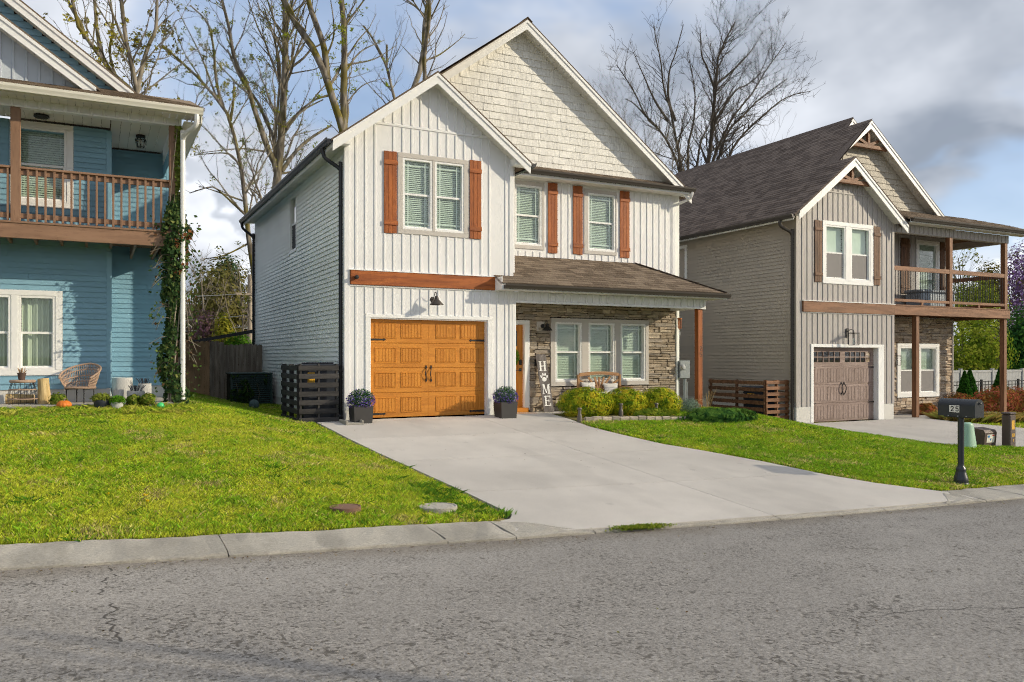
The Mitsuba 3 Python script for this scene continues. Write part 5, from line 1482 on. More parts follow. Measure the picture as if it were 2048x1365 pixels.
for s in (-1, 1):
    o_ = cc + 0.16 * np.array([math.cos(ax + s * 1.57), math.sin(ax + s * 1.57)])
    f_ = np.array([math.cos(ax), math.sin(ax)])
    a, b = o_ + f_ * 0.17, o_ - f_ * 0.17
    part(CH, 'leg', tube(bend([(a[0], a[1], ZB), (a[0], a[1], 0.68), (a[0], a[1], 0.705), (b[0], b[1], 0.705), (b[0], b[1], 0.68), (b[0], b[1], ZB)], 3), 0.010, 8), 'm_iron', smooth=40)
textured('m_rattan', wood((0.30, 0.20, 0.14), (0.46, 0.33, 0.25), (0.22, 0.14, 0.09), 0.2, 80), 0.6)
# --- wire table, pot, stump, log
TB = thing('wire_side_table', 'small wire cage side table with a woven round top by the porch window', 'side table')
tc = (-1.14, 16.75)
part(TB, 'table_top', moved(lathe([(0, 0.0), (0.19, 0.0), (0.205, -0.015), (0.205, -0.035), (0.19, -0.05), (0, -0.05)], (0, 0, 0), 32), (*tc, 0.885)), 'm_rattan', smooth=35)
wr_ = []
for k in range(14):
    a = k * 2 * math.pi / 14
    wr_.append(tube(bend([(tc[0] + r * math.cos(a), tc[1] + r * math.sin(a), z) for r, z in ((0.17, 0.84), (0.205, 0.72), (0.225, 0.58), (0.215, ZB))], 3), 0.0045, 5))
part(TB, 'wire_cage', join(wr_), 'm_iron')
for z, r in ((0.715, 0.207), (0.55, 0.226)):
    part(TB, 'ring', tube([(tc[0] + r * math.cos(t), tc[1] + r * math.sin(t), z) for t in np.linspace(0, 2 * math.pi, 33)], 0.010, 6, False), 'm_rattan', smooth=40)
PT = thing('small_plant_pot', 'small dark pot of dried stems on the wire table', 'plant pot')
part(PT, 'pot', moved(lathe([(0, 0), (0.05, 0), (0.068, 0.11), (0.075, 0.11), (0.075, 0.125), (0.062, 0.125), (0.055, 0.10), (0, 0.10)], (0, 0, 0), 20), (-1.15, 16.70, 0.886)), 'm_terracotta', smooth=35)
flat('m_terracotta', (0.085, 0.052, 0.042), 0.7)
r = np.random.default_rng(5)
part(PT, 'stems', join([tube(bend([(-1.15 + a * .02, 16.7, 0.98), (-1.15 + a * 0.04, 16.70 + b * .03, 1.02), (-1.15 + a * 0.065, 16.7 + b * .05, 1.05 + abs(b) * .03)], 3), 0.007, 5) for a, b in r.normal(0, 1, (9, 2))]), 'm_fence', tone=0.9)


def log_mesh(a, b, r0, r1, seed, sides=18, rough=0.12):
    a, b = np.asarray(a, float), np.asarray(b, float)
    v, f = tube([a + (b - a) * t for t in np.linspace(0, 1, 12)], [r0 + (r1 - r0) * t for t in np.linspace(0, 1, 12)], sides)
    ax_ = (b - a) / np.linalg.norm(b - a)
    rel = v - a
    rad = rel - (rel @ ax_)[:, None] * ax_
    k = meshkit.fbm(rad / max(r0, r1) * 1.6 + (rel @ ax_)[:, None] * ax_ * 1.2 + seed, 3, seed) - 0.5
    return v + rad * (k[:, None] * rough * 3), f


textured('m_log', wood((0.42, 0.29, 0.12), (0.60, 0.46, 0.24), (0.26, 0.16, 0.06), 0.2, 60), 0.8)
part(thing('log_stump', 'pale upright log stump standing between the wire table and the rattan chair', 'log'), 'trunk', log_mesh((-0.80, 16.80, ZB), (-0.83, 16.82, 0.905), 0.115, 0.088, 3), 'm_log', orient=1.0)
part(thing('firewood_log', 'pale log lying on the porch slab under the wire table', 'log'), 'trunk', log_mesh((-1.42, 17.08, 0.545), (-0.98, 17.06, 0.535), 0.085, 0.075, 7), 'm_log')
# --- pumpkin
PK = thing('pumpkin', 'orange pumpkin at the edge of the lawn before the rattan chair', 'pumpkin')
m = trimesh.creation.icosphere(4, 1.0)
v = np.array(m.vertices); a = np.arctan2(v[:, 1], v[:, 0])
k = 1 + 0.055 * np.abs(np.cos(a * 6)) - 0.03
top = 1 - 0.28 * np.exp(-(np.hypot(v[:, 0], v[:, 1]) / 0.28) ** 2)
v = v * np.stack([k * 0.115, k * 0.115, top * 0.086], 1)
part(PK, 'fruit', (v + [-0.475, 16.02, 0.46], np.array(m.faces)), 'm_pumpkin', smooth=True)
part(PK, 'stem', tube([(-0.475, 16.02, 0.515), (-0.47, 16.02, 0.55), (-0.45, 16.01, 0.575)], [0.018, 0.011, 0.012], 7), 'm_fence', smooth=40)
flat('m_pumpkin', (0.62, 0.17, 0.02), 0.5)
# --- pots of the blue house
BOWL = [(0, 0), (0.6, 0), (0.9, 0.35), (1.0, 0.8), (0.96, 1.0), (0.88, 1.0), (0.86, 0.8), (0, 0.78)]
POTS = [((0.47, 17.72), 0.205, 0.435, [(0, 0), (0.62, 0), (0.86, 0.2), (1.0, 0.55), (0.93, 0.9), (0.90, 1.0), (0.82, 1.0), (0.8, 0.85), (0, 0.8)], 'largest pale concrete pot in the corner of the blue porch', 'm_concrete_pot', ZB),
        ((0.395, 17.02), 0.092, 0.225, [(0, 0), (0.8, 0), (0.95, 0.5), (1.0, 1.0), (0.9, 1.0), (0.86, 0.9), (0, 0.88)], 'smallest white pot before the large concrete pot', 'm_concrete_pot', ZB),
        ((0.695, 17.02), 0.165, 0.20, BOWL, 'low wide concrete bowl with dry stems on the blue porch', 'm_concrete_pot', ZB),
        ((0.87, 17.55), 0.125, 0.32, [(0, 0), (0.7, 0), (0.95, 0.3), (1.0, 0.6), (0.95, 1.0), (0.85, 1.0), (0.82, 0.9), (0, 0.88)], 'round pale pot with a dark plant beside the low bowl', 'm_concrete_pot', ZB),
        ((0.11, 15.98), 0.135, 0.17, BOWL, 'dark bowl of yellow green plants at the lawn edge', 'm_darkpot', 0.37),
        ((0.35, 15.88), 0.105, 0.14, [(0, 0), (0.7, 0), (1, 1), (0.9, 1.0), (0.85, 0.9), (0, 0.9)], 'grey pot of bright green leaves at the lawn edge', 'm_concrete_pot', 0.355)]
flat('m_darkpot', (0.03, 0.035, 0.05), 0.4)
for i, ((x, y), rad, h, prof, lab, mt, z) in enumerate(POTS):
    k = thing('garden_pot', lab, 'plant pot')
    part(k, 'pot', moved(lathe([(a * rad, b * h) for a, b in prof], (0, 0, 0), 28), (x, y, z)), mt, smooth=35)
    r = np.random.default_rng(100 + i)
    if i in (4, 5):
        p, d = ball_points(700, (x, y, z + h + 0.03), (rad * 1.25, rad * 1.25, 0.085), r, 0.2)
        foliage(k, 'plant', p, d, 0.028 if i == 5 else 0.032, [(0.10, 0.26, 0.02), (0.16, 0.32, 0.03)] if i == 5 else [(0.30, 0.33, 0.06), (0.22, 0.28, 0.04)], i, 0.4, 0.3)
    elif i in (2, 3):
        st = []
        for a, b in r.normal(0, 1, (14, 2)):
            st.append(tube(bend([(x + a * 0.03, y + b * 0.03, z + h * 0.8), (x + a * 0.05, y + b * 0.04, z + h + 0.05), (x + a * 0.07, y + b * 0.05, z + h + 0.10)], 3), 0.007, 5))
        part(k, 'plant', join(st), 'm_darkpot')
ss = thing('green_ball', 'bright green toy ball at the foot of the ivy', 'ball')
m = trimesh.creation.icosphere(3, 0.062)
part(ss, 'shell', (np.array(m.vertices) + [1.04, 15.75, 0.42], np.array(m.faces)), 'm_greenball', smooth=True)
flat('m_greenball', (0.06, 0.50, 0.16), 0.35)
# --- wooden fence between the houses
FN = thing('wooden_fence', 'weathered wooden picket fence between the blue and the white house', 'fence')
r = np.random.default_rng(8)
x = 1.5
while x < 4.50:
    w_ = 0.138; new = x < 2.95 and x > 2.30
    t = 1.76 if x < 3.3 else 1.68
    t += r.normal(0, 0.012)
    pl = Polygon([(x, -0.16), (x + w_ - 0.006, -0.16), (x + w_ - 0.006, t - 0.03), (x + w_ - 0.036, t), (x + 0.03, t), (x, t - 0.03)])
    part(FN, 'picket', quadprism(F(25.5 + r.normal(0, 0.004)), pl, 0.0, 0.018), 'm_fence', tone=(0.85 + 0.15 * r.random()) if new or x < 2.3 else 0.5 * r.random(), orient=1.0)
    x += w_
for z in (0.25, 0.9, 1.5):
    part(FN, 'rail', bx(W, 1.5, 4.5, 25.505, 25.545, z, z + 0.085), 'm_fence', tone=0.2)
# --- air conditioner, basketball
AC = thing('air_conditioner', 'dark green outdoor air conditioner overgrown with ivy beside the white house', 'air conditioner')
ax0, ax1, ay0, ay1, az0, az1 = 3.30, 4.42, 23.3, 24.3, -0.10, 0.86
part(AC, 'cabinet', bx(W, ax0 + 0.03, ax1 - 0.03, ay0 + 0.03, ay1 - 0.03, az0, az1 - 0.04), 'm_acdark')
part(AC, 'lid', bx(W, ax0 - 0.01, ax1 + 0.01, ay0 - 0.01, ay1 + 0.01, az1 - 0.04, az1, 0.015), 'm_acgreen')
for k in range(15):
    z = az0 + 0.05 + k * 0.058
    part(AC, 'louver', wedge(F(ay0 + 0.03), ax0, ax1, 0.032, 0.004, z, z + 0.030), 'm_acgreen')
for x in (ax0, ax1 - 0.06):
    part(AC, 'corner_post', bx(W, x, x + 0.06, ay0 - 0.006, ay0 + 0.06, az0, az1 - 0.041, 0.008), 'm_acgreen')
part(AC, 'pad', bx(W, ax0 - 0.12, ax1 + 0.2, ay0 - 0.15, ay1, az0 - 0.14, az0 - 0.001), 'm_foundation')
flat('m_acdark', (0.008, 0.012, 0.012), 0.6)
flat('m_acgreen', (0.022, 0.050, 0.048), 0.4)
r = np.random.default_rng(9)
n = 900
iv = thing('ground_ivy', 'sparse green ivy climbing the front of the dark air conditioner', 'ivy')
q = r.random((n, 2)) ** np.array([1.0, 1.4])
keep = meshkit.fbm(np.stack([q[:, 0] * 5, q[:, 1] * 4, q[:, 0] * 0], -1), 3, 4) > 0.47
q = q[keep]
foliage(iv, 'leaves', np.stack([ax0 + q[:, 0] * 0.95, np.full(len(q), ay0 - 0.03) - 0.04 * r.random(len(q)), az0 + q[:, 1] * 0.9], 1), np.tile([0, -1.0, 0.2], (len(q), 1)), 0.042, [(0.03, 0.07, 0.02), (0.06, 0.11, 0.025)], 10)
part(iv, 'stem', join([tube(bend([(ax0 + s, ay0 - 0.03, az0), (ax0 + s + 0.05, ay0 - 0.035, az0 + 0.4), (ax0 + s - .02, ay0 - 0.03, az0 + 0.7)], 4), 0.006, 5) for s in (0.15, 0.4, 0.7)]), 'm_bark')
BB = thing('basketball', 'scuffed dark teal basketball lying on the grass by the fence', 'ball')
m = trimesh.creation.icosphere(4, 0.12)
bc = np.array([3.43, 20.4, lz(3.43, 20.4) + 0.13])
tint(BB, 'shell', (np.array(m.vertices) + bc, np.array(m.faces)), (0.075, 0.115, 0.125), smooth=True)
sm_ = []
for q in range(3):
    t = np.linspace(0, 2 * math.pi, 41)
    ring = np.stack([np.cos(t), np.sin(t), t * 0], 1)
    ring = ring if q == 0 else ring[:, [0, 2, 1]] if q == 1 else ring[:, [2, 0, 1]]
    sm_.append(tube(bc + ring * 0.1195, 0.0025, 5, False))
tint(BB, 'seam', join(sm_), (0.015, 0.02, 0.02))


# --- pallet screens round the bins
def pallet(parent, fr, u0, u1, z0, z1, n, seed, mat_):
    r = np.random.default_rng(seed)
    st = (z1 - z0) / n
    for k in range(n):
        z = z0 + k * st + 0.04 + r.normal(0, 0.004)
        part(parent, 'slat', bx(fr, u0 + r.normal(0, .004), u1 + r.normal(0, .004), 0.0, 0.018, z, z + st * 0.58, 0.003), mat_, tone=r.random())
    for u in (u0 + 0.02, (u0 + u1) / 2 - .02, u1 - 0.06):
        part(parent, 'stringer', bx(fr, u, u + 0.04, -0.09, -0.001, z0, z1 - 0.01, 0.003), mat_, tone=r.random(), orient=1.0)


PE = thing('pallet_screen', 'black painted pallet screen round a bin beside the white house corner', 'pallet screen')
pallet(PE, F(16.22), 3.58, 4.38, -0.06, 1.165, 7, 1, 'm_pallet')
pallet(PE, L(3.56), 16.24, 17.75, -0.06, 1.155, 7, 2, 'm_pallet')
BN = thing('wheeled_bin', 'dark wheeled bin with its lid showing above the black pallets', 'bin')
part(BN, 'body', slab3([(3.72, 16.42, 1.10), (4.40, 16.42, 1.10), (4.40, 17.05, 1.10), (3.72, 17.05, 1.10)], 1.1), 'm_bin')
part(BN, 'lid', join([bx(W, 3.68, 4.44, 16.36, 17.10, 1.102, 1.15, 0.02), bx(W, 3.80, 4.36, 16.5, 17.0, 1.151, 1.185, 0.016)]), 'm_bin')
part(BN, 'label', bx(F(16.42), 3.80, 3.95, 0.001, 0.003, 0.75, 0.98), 'm_yellowtag')
flat('m_bin', (0.020, 0.024, 0.034), 0.35)
flat('m_yellowtag', (0.65, 0.36, 0.03), 0.5)
PE2 = thing('pallet_screen', 'dark brown pallet screen low against the side of the grey house', 'pallet screen')
pallet(PE2, F(16.60), 16.30, 17.16, -0.62, 0.675, 8, 3, 'm_rail')
pallet(PE2, L(16.28), 16.62, 18.9, -0.60, 0.665, 7, 4, 'm_darkwood')
BN2 = thing('wheeled_bin', 'dark bin with a yellow mark behind the brown pallets of the grey house', 'bin')
part(BN2, 'body', slab3([(16.42, 16.95, 0.42), (17.02, 16.95, 0.42), (17.02, 17.6, 0.42), (16.42, 17.6, 0.42)], 0.95), 'm_bin')
part(BN2, 'lid', bx(W, 16.38, 17.06, 16.9, 17.65, 0.422, 0.47, 0.02), 'm_bin')
part(BN2, 'label', bx(L(16.42), 17.15, 17.45, 0.001, 0.003, 0.15, 0.27), 'm_yellowtag')
# --- splash block, doormat
SB = thing('splash_block', 'grey concrete splash block under the black downspout', 'splash block')
part(SB, 'tray', join([bx(W, 4.36, 4.72, 15.62, 16.12, -0.045, -0.005, 0.006), bx(W, 4.36, 4.40, 15.62, 16.12, -0.0045, 0.045, 0.008), bx(W, 4.68, 4.72, 15.62, 16.12, -0.0045, 0.045, 0.008)]), 'm_kerb')
part(thing('doormat', 'small patterned brown mat before the orange front door', 'doormat'), 'mat', bx(W, 8.62, 9.38, 16.75, 17.2, -0.057, -0.042, 0.004), 'm_rattan')


# --- the two flower planters
def flower_planter(x, y, z, label, seed):
    k = thing('flower_planter', label, 'planter', 'square flower planters beside the garage door')
    a, b, h = 0.20, 0.178, 0.385
    v = np.array([[s * (b if z_ == 0 else a), t * (b if z_ == 0 else a), z_ * h] for z_ in (0, 1) for s, t in ((-1, -1), (1, -1), (1, 1), (-1, 1))])
    vi = np.array([[s * 0.18, t * 0.18, h * c] for c in (1, 0.9) for s, t in ((-1, -1), (1, -1), (1, 1), (-1, 1))])
    q = [(0, 1, 5, 4), (1, 2, 6, 5), (2, 3, 7, 6), (3, 0, 4, 7), (4, 5, 9, 8), (5, 6, 10, 9), (6, 7, 11, 10), (7, 4, 8, 11), (8, 9, 13, 12), (9, 10, 14, 13), (10, 11, 15, 14), (11, 8, 12, 15), (12, 13, 14, 15), (0, 3, 2, 1)]
    part(k, 'pot', moved(join([(np.vstack([v, vi]), np.array(q))]), (x, y, z)), 'm_zinc')
    r = np.random.default_rng(seed)
    p, d = ball_points(2600, (x, y, z + h + 0.13), (0.265, 0.265, 0.215), r, 0.35, 0.14, 3, seed)
    foliage(k, 'leaves', p, d, 0.021, [(0.05, 0.13, 0.05), (0.09, 0.20, 0.07), (0.03, 0.08, 0.035)], seed, 0.3, 0.35)
    p, d = ball_points(1300, (x, y, z + h + 0.12), (0.285, 0.285, 0.235), r, 0.85, 0.14, 3, seed)
    lo = p[:, 2] < z + h + 0.20 + 0.08 * r.standard_normal(len(p))
    foliage(k, 'flowers', p[lo], d[lo], 0.016, [(0.16, 0.10, 0.42), (0.24, 0.16, 0.55), (0.11, 0.07, 0.33)], seed + 1, 0.4, 0.6)
    part(k, 'stems', join([tube([(x + s * .04, y + t * .04, z + h * .9), (x + s * .09, y + t * .09, z + h + 0.12)], 0.006, 5) for s, t in r.normal(0, 1, (12, 2))]), 'm_bark')


flat('m_zinc', (0.045, 0.043, 0.042), 0.42, 0.0, 0.5)
flower_planter(4.76, 15.95, -0.075, 'square dark planter with a ball of violet flowers left of the garage door', 5)
flower_planter(8.01, 15.94, -0.07, 'square dark planter with a ball of violet flowers right of the garage door', 8)

# --- HOME sign
HS = thing('welcome_sign', 'tall grey plank sign reading HOME with a paw print leaning on the stone wall', 'sign')
b0, t0 = np.array([9.815, 17.28, -0.058]), np.array([9.80, 17.50, 1.36])
up_ = (t0 - b0) / np.linalg.norm(t0 - b0); rt = np.array([1.0, 0, 0.06]); rt -= up_ * (rt @ up_); rt /= np.linalg.norm(rt); nn_ = np.cross(rt, up_)
rt2 = rt * math.cos(0.0) ; H_ = np.linalg.norm(t0 - b0)
sf = lambda p: b0 + p[:, :1] * rt2 + p[:, 1:2] * nn_ + p[:, 2:] * up_
slant = lambda z: -0.105 * z / H_ + 0.0
for k, (a, b) in enumerate(((-0.125, 0.010), (0.018, 0.155))):
    pl = [(a + 0.05 + slant(0), 0.0), (b + 0.05 + slant(0), 0.004), (b + 0.05 + slant(H_), H_ - 0.02 * (k == 1)), ((a + b) / 2 + 0.05 + slant(H_), H_ + 0.012), (a + 0.05 + slant(H_), H_ - 0.025)]
    part(HS, 'plank', quadprism(sf, pl, -0.012, 0.008), 'm_signwood', tone=0.4 + 0.3 * k, orient=1.0)
textured('m_signwood', wood((0.10, 0.090, 0.088), (0.19, 0.172, 0.168), (0.07, 0.06, 0.058), 0.25, 50), 0.75)


def serif(ch, x, z, w, h):
    """A slab-serif capital from strokes, lower left at (x, z)."""
    t, s = w * 0.22, h * 0.075
    R = lambda a, b, c, d: sbox(x + a * w, z + b * h, x + c * w, z + d * h)
    V = lambda a: unary_union([R(a - 0.11, 0, a + 0.11, 1), R(a - 0.2, 0, a + 0.2, 0.075), R(a - 0.2, 0.925, a + 0.2, 1)])
    if ch == 'H':
        return unary_union([V(0.2), V(0.8), R(0.2, 0.46, 0.8, 0.55)])
    if ch == 'E':
        return unary_union([R(0.12, 0, 0.34, 1), R(0.02, 0, 0.92, 0.075), R(0.02, 0.925, 0.88, 1), R(0.3, 0.46, 0.7, 0.54), R(0.82, 0, 0.92, 0.26), R(0.78, 0.76, 0.88, 1), R(0.63, 0.38, 0.7, 0.62)])
    P_ = lambda q: Polygon([(x + a * w, z + b * h) for a, b in q])
    return unary_union([R(0.08, 0, 0.17, 1), R(0.78, 0, 0.97, 1), R(0.0, 0, 0.27, 0.07), R(0.68, 0, 1.07, 0.07), R(-.02, 0.93, 0.25, 1), R(0.80, 0.93, 1.07, 1), P_([(0.05, 1), (0.30, 1), (0.56, 0.10), (0.46, 0.10)]), P_([(0.80, 1), (0.90, 1), (0.56, 0.10), (0.47, 0.10)])])


for ch, zc in (('H', 1.02), ('M', 0.45), ('E', 0.16)):
    part(HS, 'letter', quadprism(sf, serif(ch, -0.085 + 0.05 + slant(zc + 0.1), zc, 0.20, 0.245), 0.0085, 0.014), 'm_trim')
zc = 0.86; xc_ = 0.015 + 0.05 + slant(zc)
paw = [Point(xc_, zc - 0.035).buffer(1.0)]
from shapely import affinity as _af
paw = [_af.scale(Point(xc_, zc - 0.045).buffer(1), 0.062, 0.055)] + [_af.rotate(_af.scale(Point(xc_ + a, zc + b).buffer(1), 0.024, 0.038), c) for a, b, c in ((-0.082, 0.022, 25), (-0.032, 0.072, 8), (0.032, 0.072, -8), (0.082, 0.022, -25))]
part(HS, 'paw_print', join([quadprism(sf, g, 0.0085, 0.014) for g in paw]), 'm_trim')

# --- bench and cushions
BE = thing('garden_bench', 'wooden bench with a fan shaped slat back under the porch windows', 'bench')
bx0, bx1, byb, byf, zf = 10.77, 12.08, 17.42, 16.90, -0.058
for x in (bx0, bx1 - 0.06):
    part(BE, 'back_leg', bx(W, x, x + 0.06, byb - 0.03, byb + 0.03, zf, 0.85, 0.006), 'm_teak', tone=0.5, orient=1.0)
    part(BE, 'front_leg', bx(W, x, x + 0.06, byf, byf + 0.06, zf, 0.52, 0.006), 'm_teak', tone=0.4, orient=1.0)
    part(BE, 'arm', bx(W, x - 0.01, x + 0.07, byf - 0.03, byb - 0.031, 0.521, 0.552, 0.008), 'm_teak', tone=0.6, orient=0.5)
    part(BE, 'side_rail', bx(W, x + 0.01, x + 0.05, byf + 0.061, byb - 0.031, 0.27, 0.33), 'm_teak', tone=0.3, orient=0.5)
n = 20
us = np.linspace(bx0 + 0.06, bx1 - 0.06, n)
zt = 0.80 + 0.055 * np.cos((us - (bx0 + bx1) / 2) / (bx1 - bx0) * 3.0)
part(BE, 'crest_rail', quadprism(F(byb), list(zip(us, zt + 0.075)) + list(zip(us[::-1], zt[::-1] - 0.01)), -0.02, 0.02), 'm_teak', tone=0.7)
cx = (bx0 + bx1) / 2
for k, a in enumerate(np.radians([28, 50, 70, 90, 110, 130, 152])):
    L_ = min(0.40 / math.sin(a), 0.62 / max(abs(math.cos(a)), .01)) - 0.01
    p, q = np.array([cx + 0.06 * math.cos(a), 0.395 + 0.05 * math.sin(a)]), np.array([cx + L_ * math.cos(a), 0.395 + L_ * math.sin(a)])
    t = (q - p) / np.linalg.norm(q - p); w_ = np.array([-t[1], t[0]])
    part(BE, 'back_slat', quadprism(F(byb), [p + w_ * 0.018, q + w_ * 0.028, q - w_ * 0.028, p - w_ * 0.018], -0.012, 0.012), 'm_teak', tone=0.3 + 0.08 * k)
part(BE, 'back_rail', bx(W, bx0 + 0.061, bx1 - 0.061, byb - 0.02, byb + 0.02, 0.345, 0.392, 0.004), 'm_teak')
for k in range(5):
    y = byf + 0.07 + k * 0.083
    part(BE, 'seat_slat', bx(W, bx0 + 0.02, bx1 - 0.02, y, y + 0.07, 0.332, 0.352, 0.004), 'm_teak', tone=(k * 0.37) % 1)
textured('m_teak', wood((0.25, 0.125, 0.055), (0.38, 0.215, 0.105), (0.18, 0.08, 0.032), 0.25, 60), 0.55)


def cushion(name, c, size, tilt, yaw, label, cat, seed):
    m = trimesh.creation.box((2, 2, 2)); m = m.subdivide().subdivide().subdivide()
    v = np.array(m.vertices)
    r_ = (np.abs(v[:, 0]) ** 4 + np.abs(v[:, 2]) ** 4) ** 0.25
    th_ = 0.28 + 0.72 * np.sqrt(np.clip(1 - np.clip(r_, 0, 1) ** 2.4, 0, 1))
    pinch = 1 - 0.10 * (1 - np.minimum(np.abs(v[:, 0]), np.abs(v[:, 2])))
    p = np.stack([v[:, 0] * size[0] / 2 * pinch, v[:, 1] * size[1] / 2 * th_, v[:, 2] * size[2] / 2 * pinch], 1)
    st = np.sin(v[:, 2] * 11 + 1.0) > 0.35
    col = np.where(st[:, None], [0.30, 0.31, 0.33], [0.56, 0.55, 0.53])
    ca, sa = math.cos(tilt), math.sin(tilt)
    p = np.stack([p[:, 0], p[:, 1] * ca + p[:, 2] * sa, -p[:, 1] * sa + p[:, 2] * ca], 1)
    cy, sy = math.cos(yaw), math.sin(yaw)
    p = np.stack([p[:, 0] * cy - p[:, 1] * sy, p[:, 0] * sy + p[:, 1] * cy, p[:, 2]], 1) + c
    k = thing(name, label, cat)
    part(k, 'cover', (p, np.array(m.faces)), 'm_tint', smooth=True, color=col)


cushion('cushion', (11.03, 17.30, 0.525), (0.40, 0.12, 0.28), 0.25, 0.05, 'grey and white striped cushion at the left end of the bench', 'cushion', 1)
cushion('cushion', (11.72, 17.33, 0.50), (0.42, 0.10, 0.26), 0.28, -0.05, 'pale striped cushion at the right end of the bench', 'cushion', 2)
cushion('seat_pad', (11.42, 17.12, 0.385), (1.15, 0.42, 0.07), 0.0, 0.0, 'long pale seat pad lying on the wooden bench', 'seat pad', 3)
v_, f_ = None, None
# --- wind chime
WC = thing('wind_chime', 'orange wooden wind chime hanging under the porch eave', 'wind chime')
x, y = 13.62, 16.95
part(WC, 'cord', tube([(x, y, 2.66), (x, y, 2.30)], 0.003, 5), 'm_iron')
part(WC, 'top_disc', moved(lathe([(0, 0.02), (0.06, 0.015), (0.065, 0), (0.05, -0.03), (0, -0.03)], (0, 0, 0), 16), (x, y, 2.30)), 'm_copper', smooth=35)
for a in np.arange(5) * 1.2566:
    part(WC, 'chime_tube', tube([(x + 0.04 * math.cos(a), y + 0.04 * math.sin(a), 2.27), (x + 0.04 * math.cos(a), y + 0.04 * math.sin(a), 2.03 + 0.02 * math.sin(3 * a))], 0.012, 8), 'm_copper', smooth=40)
part(WC, 'sail', join([tube([(x, y, 2.27), (x, y, 1.96)], 0.002, 4), bx(W, x - 0.02, x + 0.02, y - .003, y + .003, 1.86, 1.96)]), 'm_zincl')
flat('m_copper', (0.45, 0.15, 0.04), 0.45)
flat('m_zincl', (0.4, 0.42, 0.44), 0.35)
# --- path lights
for i, (x, y, lab) in enumerate([(9.27, 14.90, 'pewter path light at the corner of the flower bed by the driveway'), (10.66, 15.36, 'pewter path light between the left and the middle bush'), (11.60, 15.28, 'pewter path light between the middle and the right bush')]):
    k = thing('path_light', lab, 'garden light')
    z = lz(x, y) + 0.02
    part(k, 'post', moved(lathe([(0, 0), (0.05, 0), (0.055, 0.02), (0.052, 0.14), (0.042, 0.17), (0.036, 0.18), (0.036, 0.28), (0, 0.28)], (0, 0, 0), 18), (x, y, z)), 'm_pewter', smooth=35)
    part(k, 'cap', moved(lathe([(0, 0.32), (0.046, 0.315), (0.052, 0.30), (0.05, 0.281), (0, 0.281)], (0, 0, 0), 18), (x, y, z)), 'm_pewter', smooth=35)
flat('m_pewter', (0.13, 0.115, 0.10), 0.45, 0.3)
# --- edging blocks
EB = thing('bed_edging', 'row of rough tan edging blocks along the flower bed', 'edging')
r = np.random.default_rng(3)
p0, p1 = np.array([9.52, 15.10]), np.array([12.02, 14.63])
d = (p1 - p0) / np.linalg.norm(p1 - p0); s = 0.0
while s < 2.5:
    l_ = r.uniform(0.17, 0.24)
    c = p0 + d * (s + l_ / 2); z = lz(*c)
    v, f = bx(W, -l_ / 2 + 0.004, l_ / 2 - 0.004, -0.055, 0.055, -0.06, 0.115 + r.normal(0, .006), 0.014)
    v = v + r.normal(0, 0.004, v.shape)
    part(EB, 'block', moved((v, f), (c[0], c[1], z), math.atan2(d[1], d[0]) + r.normal(0, 0.03)), 'm_stone', tone=0.55 + 0.4 * r.random())
    s += l_
# --- mailbox
MB = thing('mailbox', 'black mailbox with the number 25 on a round post at the kerb', 'mailbox')
mx, my = 12.23, 8.24
mz = lz(mx, my)
post = [(0, 0), (0.115, 0), (0.118, 0.03), (0.105, 0.05), (0.108, 0.09), (0.100, 0.13), (0.078, 0.20), (0.072, 0.23), (0.078, 0.25), (0.070, 0.275), (0.050, 0.30), (0.046, 0.34), (0.0455, 0.80), (0.0455, 1.075), (0, 1.075)]
part(MB, 'post', moved(lathe(post, (0, 0, 0), 32), (mx, my, mz)), 'm_mailblack', smooth=35)
z0 = mz + 1.075
part(MB, 'mount', bx(W, mx - 0.07, mx + 0.07, my - 0.25, my + 0.25, z0, z0 + 0.02, 0.004), 'm_mailblack')
w_, hs, hh = 0.105, 0.165, 0.275
arch = [(-w_, 0.0), (w_, 0.0), (w_, hs)] + [(w_ * math.cos(t), hs + (hh - hs) * math.sin(t)) for t in np.linspace(0.12, math.pi - 0.12, 15)] + [(-w_, hs)]
part(MB, 'box', quadprism(lambda p: np.stack([p[:, 0] + mx, my + 0.32 - p[:, 1], p[:, 2] + z0 + 0.021], 1), arch, 0.0, 0.60), 'm_mailblack', smooth=30)
big = [(a * 1.06, (b - 0.0) * 1.035 - 0.004) for a, b in arch]
part(MB, 'door', quadprism(lambda p: np.stack([p[:, 0] + mx, my + 0.32 - p[:, 1], p[:, 2] + z0 + 0.021], 1), big, 0.585, 0.625), 'm_mailblack', smooth=30)
kn = lathe([(0, 0.03), (0.014, 0.026), (0.018, 0.014), (0.008, 0.0), (0, 0)], (0, 0, 0), 14)
part(MB, 'door_knob', (np.stack([kn[0][:, 0] + mx, my + 0.32 - 0.625 - kn[0][:, 2], kn[0][:, 1] + z0 + 0.235], 1), kn[1]), 'm_mailblack', smooth=35)
part(MB, 'rivet', join([bx(W, mx - w_ - 0.004, mx - w_ + 0.0, my + q - 0.007, my + q + 0.007, z0 + 0.02, z0 + 0.034) for q in (-0.16, -0.02, 0.14)]), 'm_zincl')
fl = L(mx - w_)
PLT = hold(MB, 'number_plate')
ux = lambda y: y
part(PLT, 'plate', bx(W, mx - w_ - 0.003, mx - w_ - 0.0005, my - 0.045, my + 0.125, z0 + 0.085, z0 + 0.195), 'm_plate')
flat('m_plate', (0.70, 0.68, 0.60), 0.5)
for ch, yy in (('2', my + 0.110), ('5', my + 0.028)):
    m = meshkit.text_mesh(ch, 0.078, 0.002, bold=True)
    v = np.array(m.vertices)
    part(PLT, 'digit', (np.stack([mx - w_ - 0.0032 - v[:, 2], yy - v[:, 0], v[:, 1] + z0 + 0.101], 1), np.array(m.faces)), 'm_black')
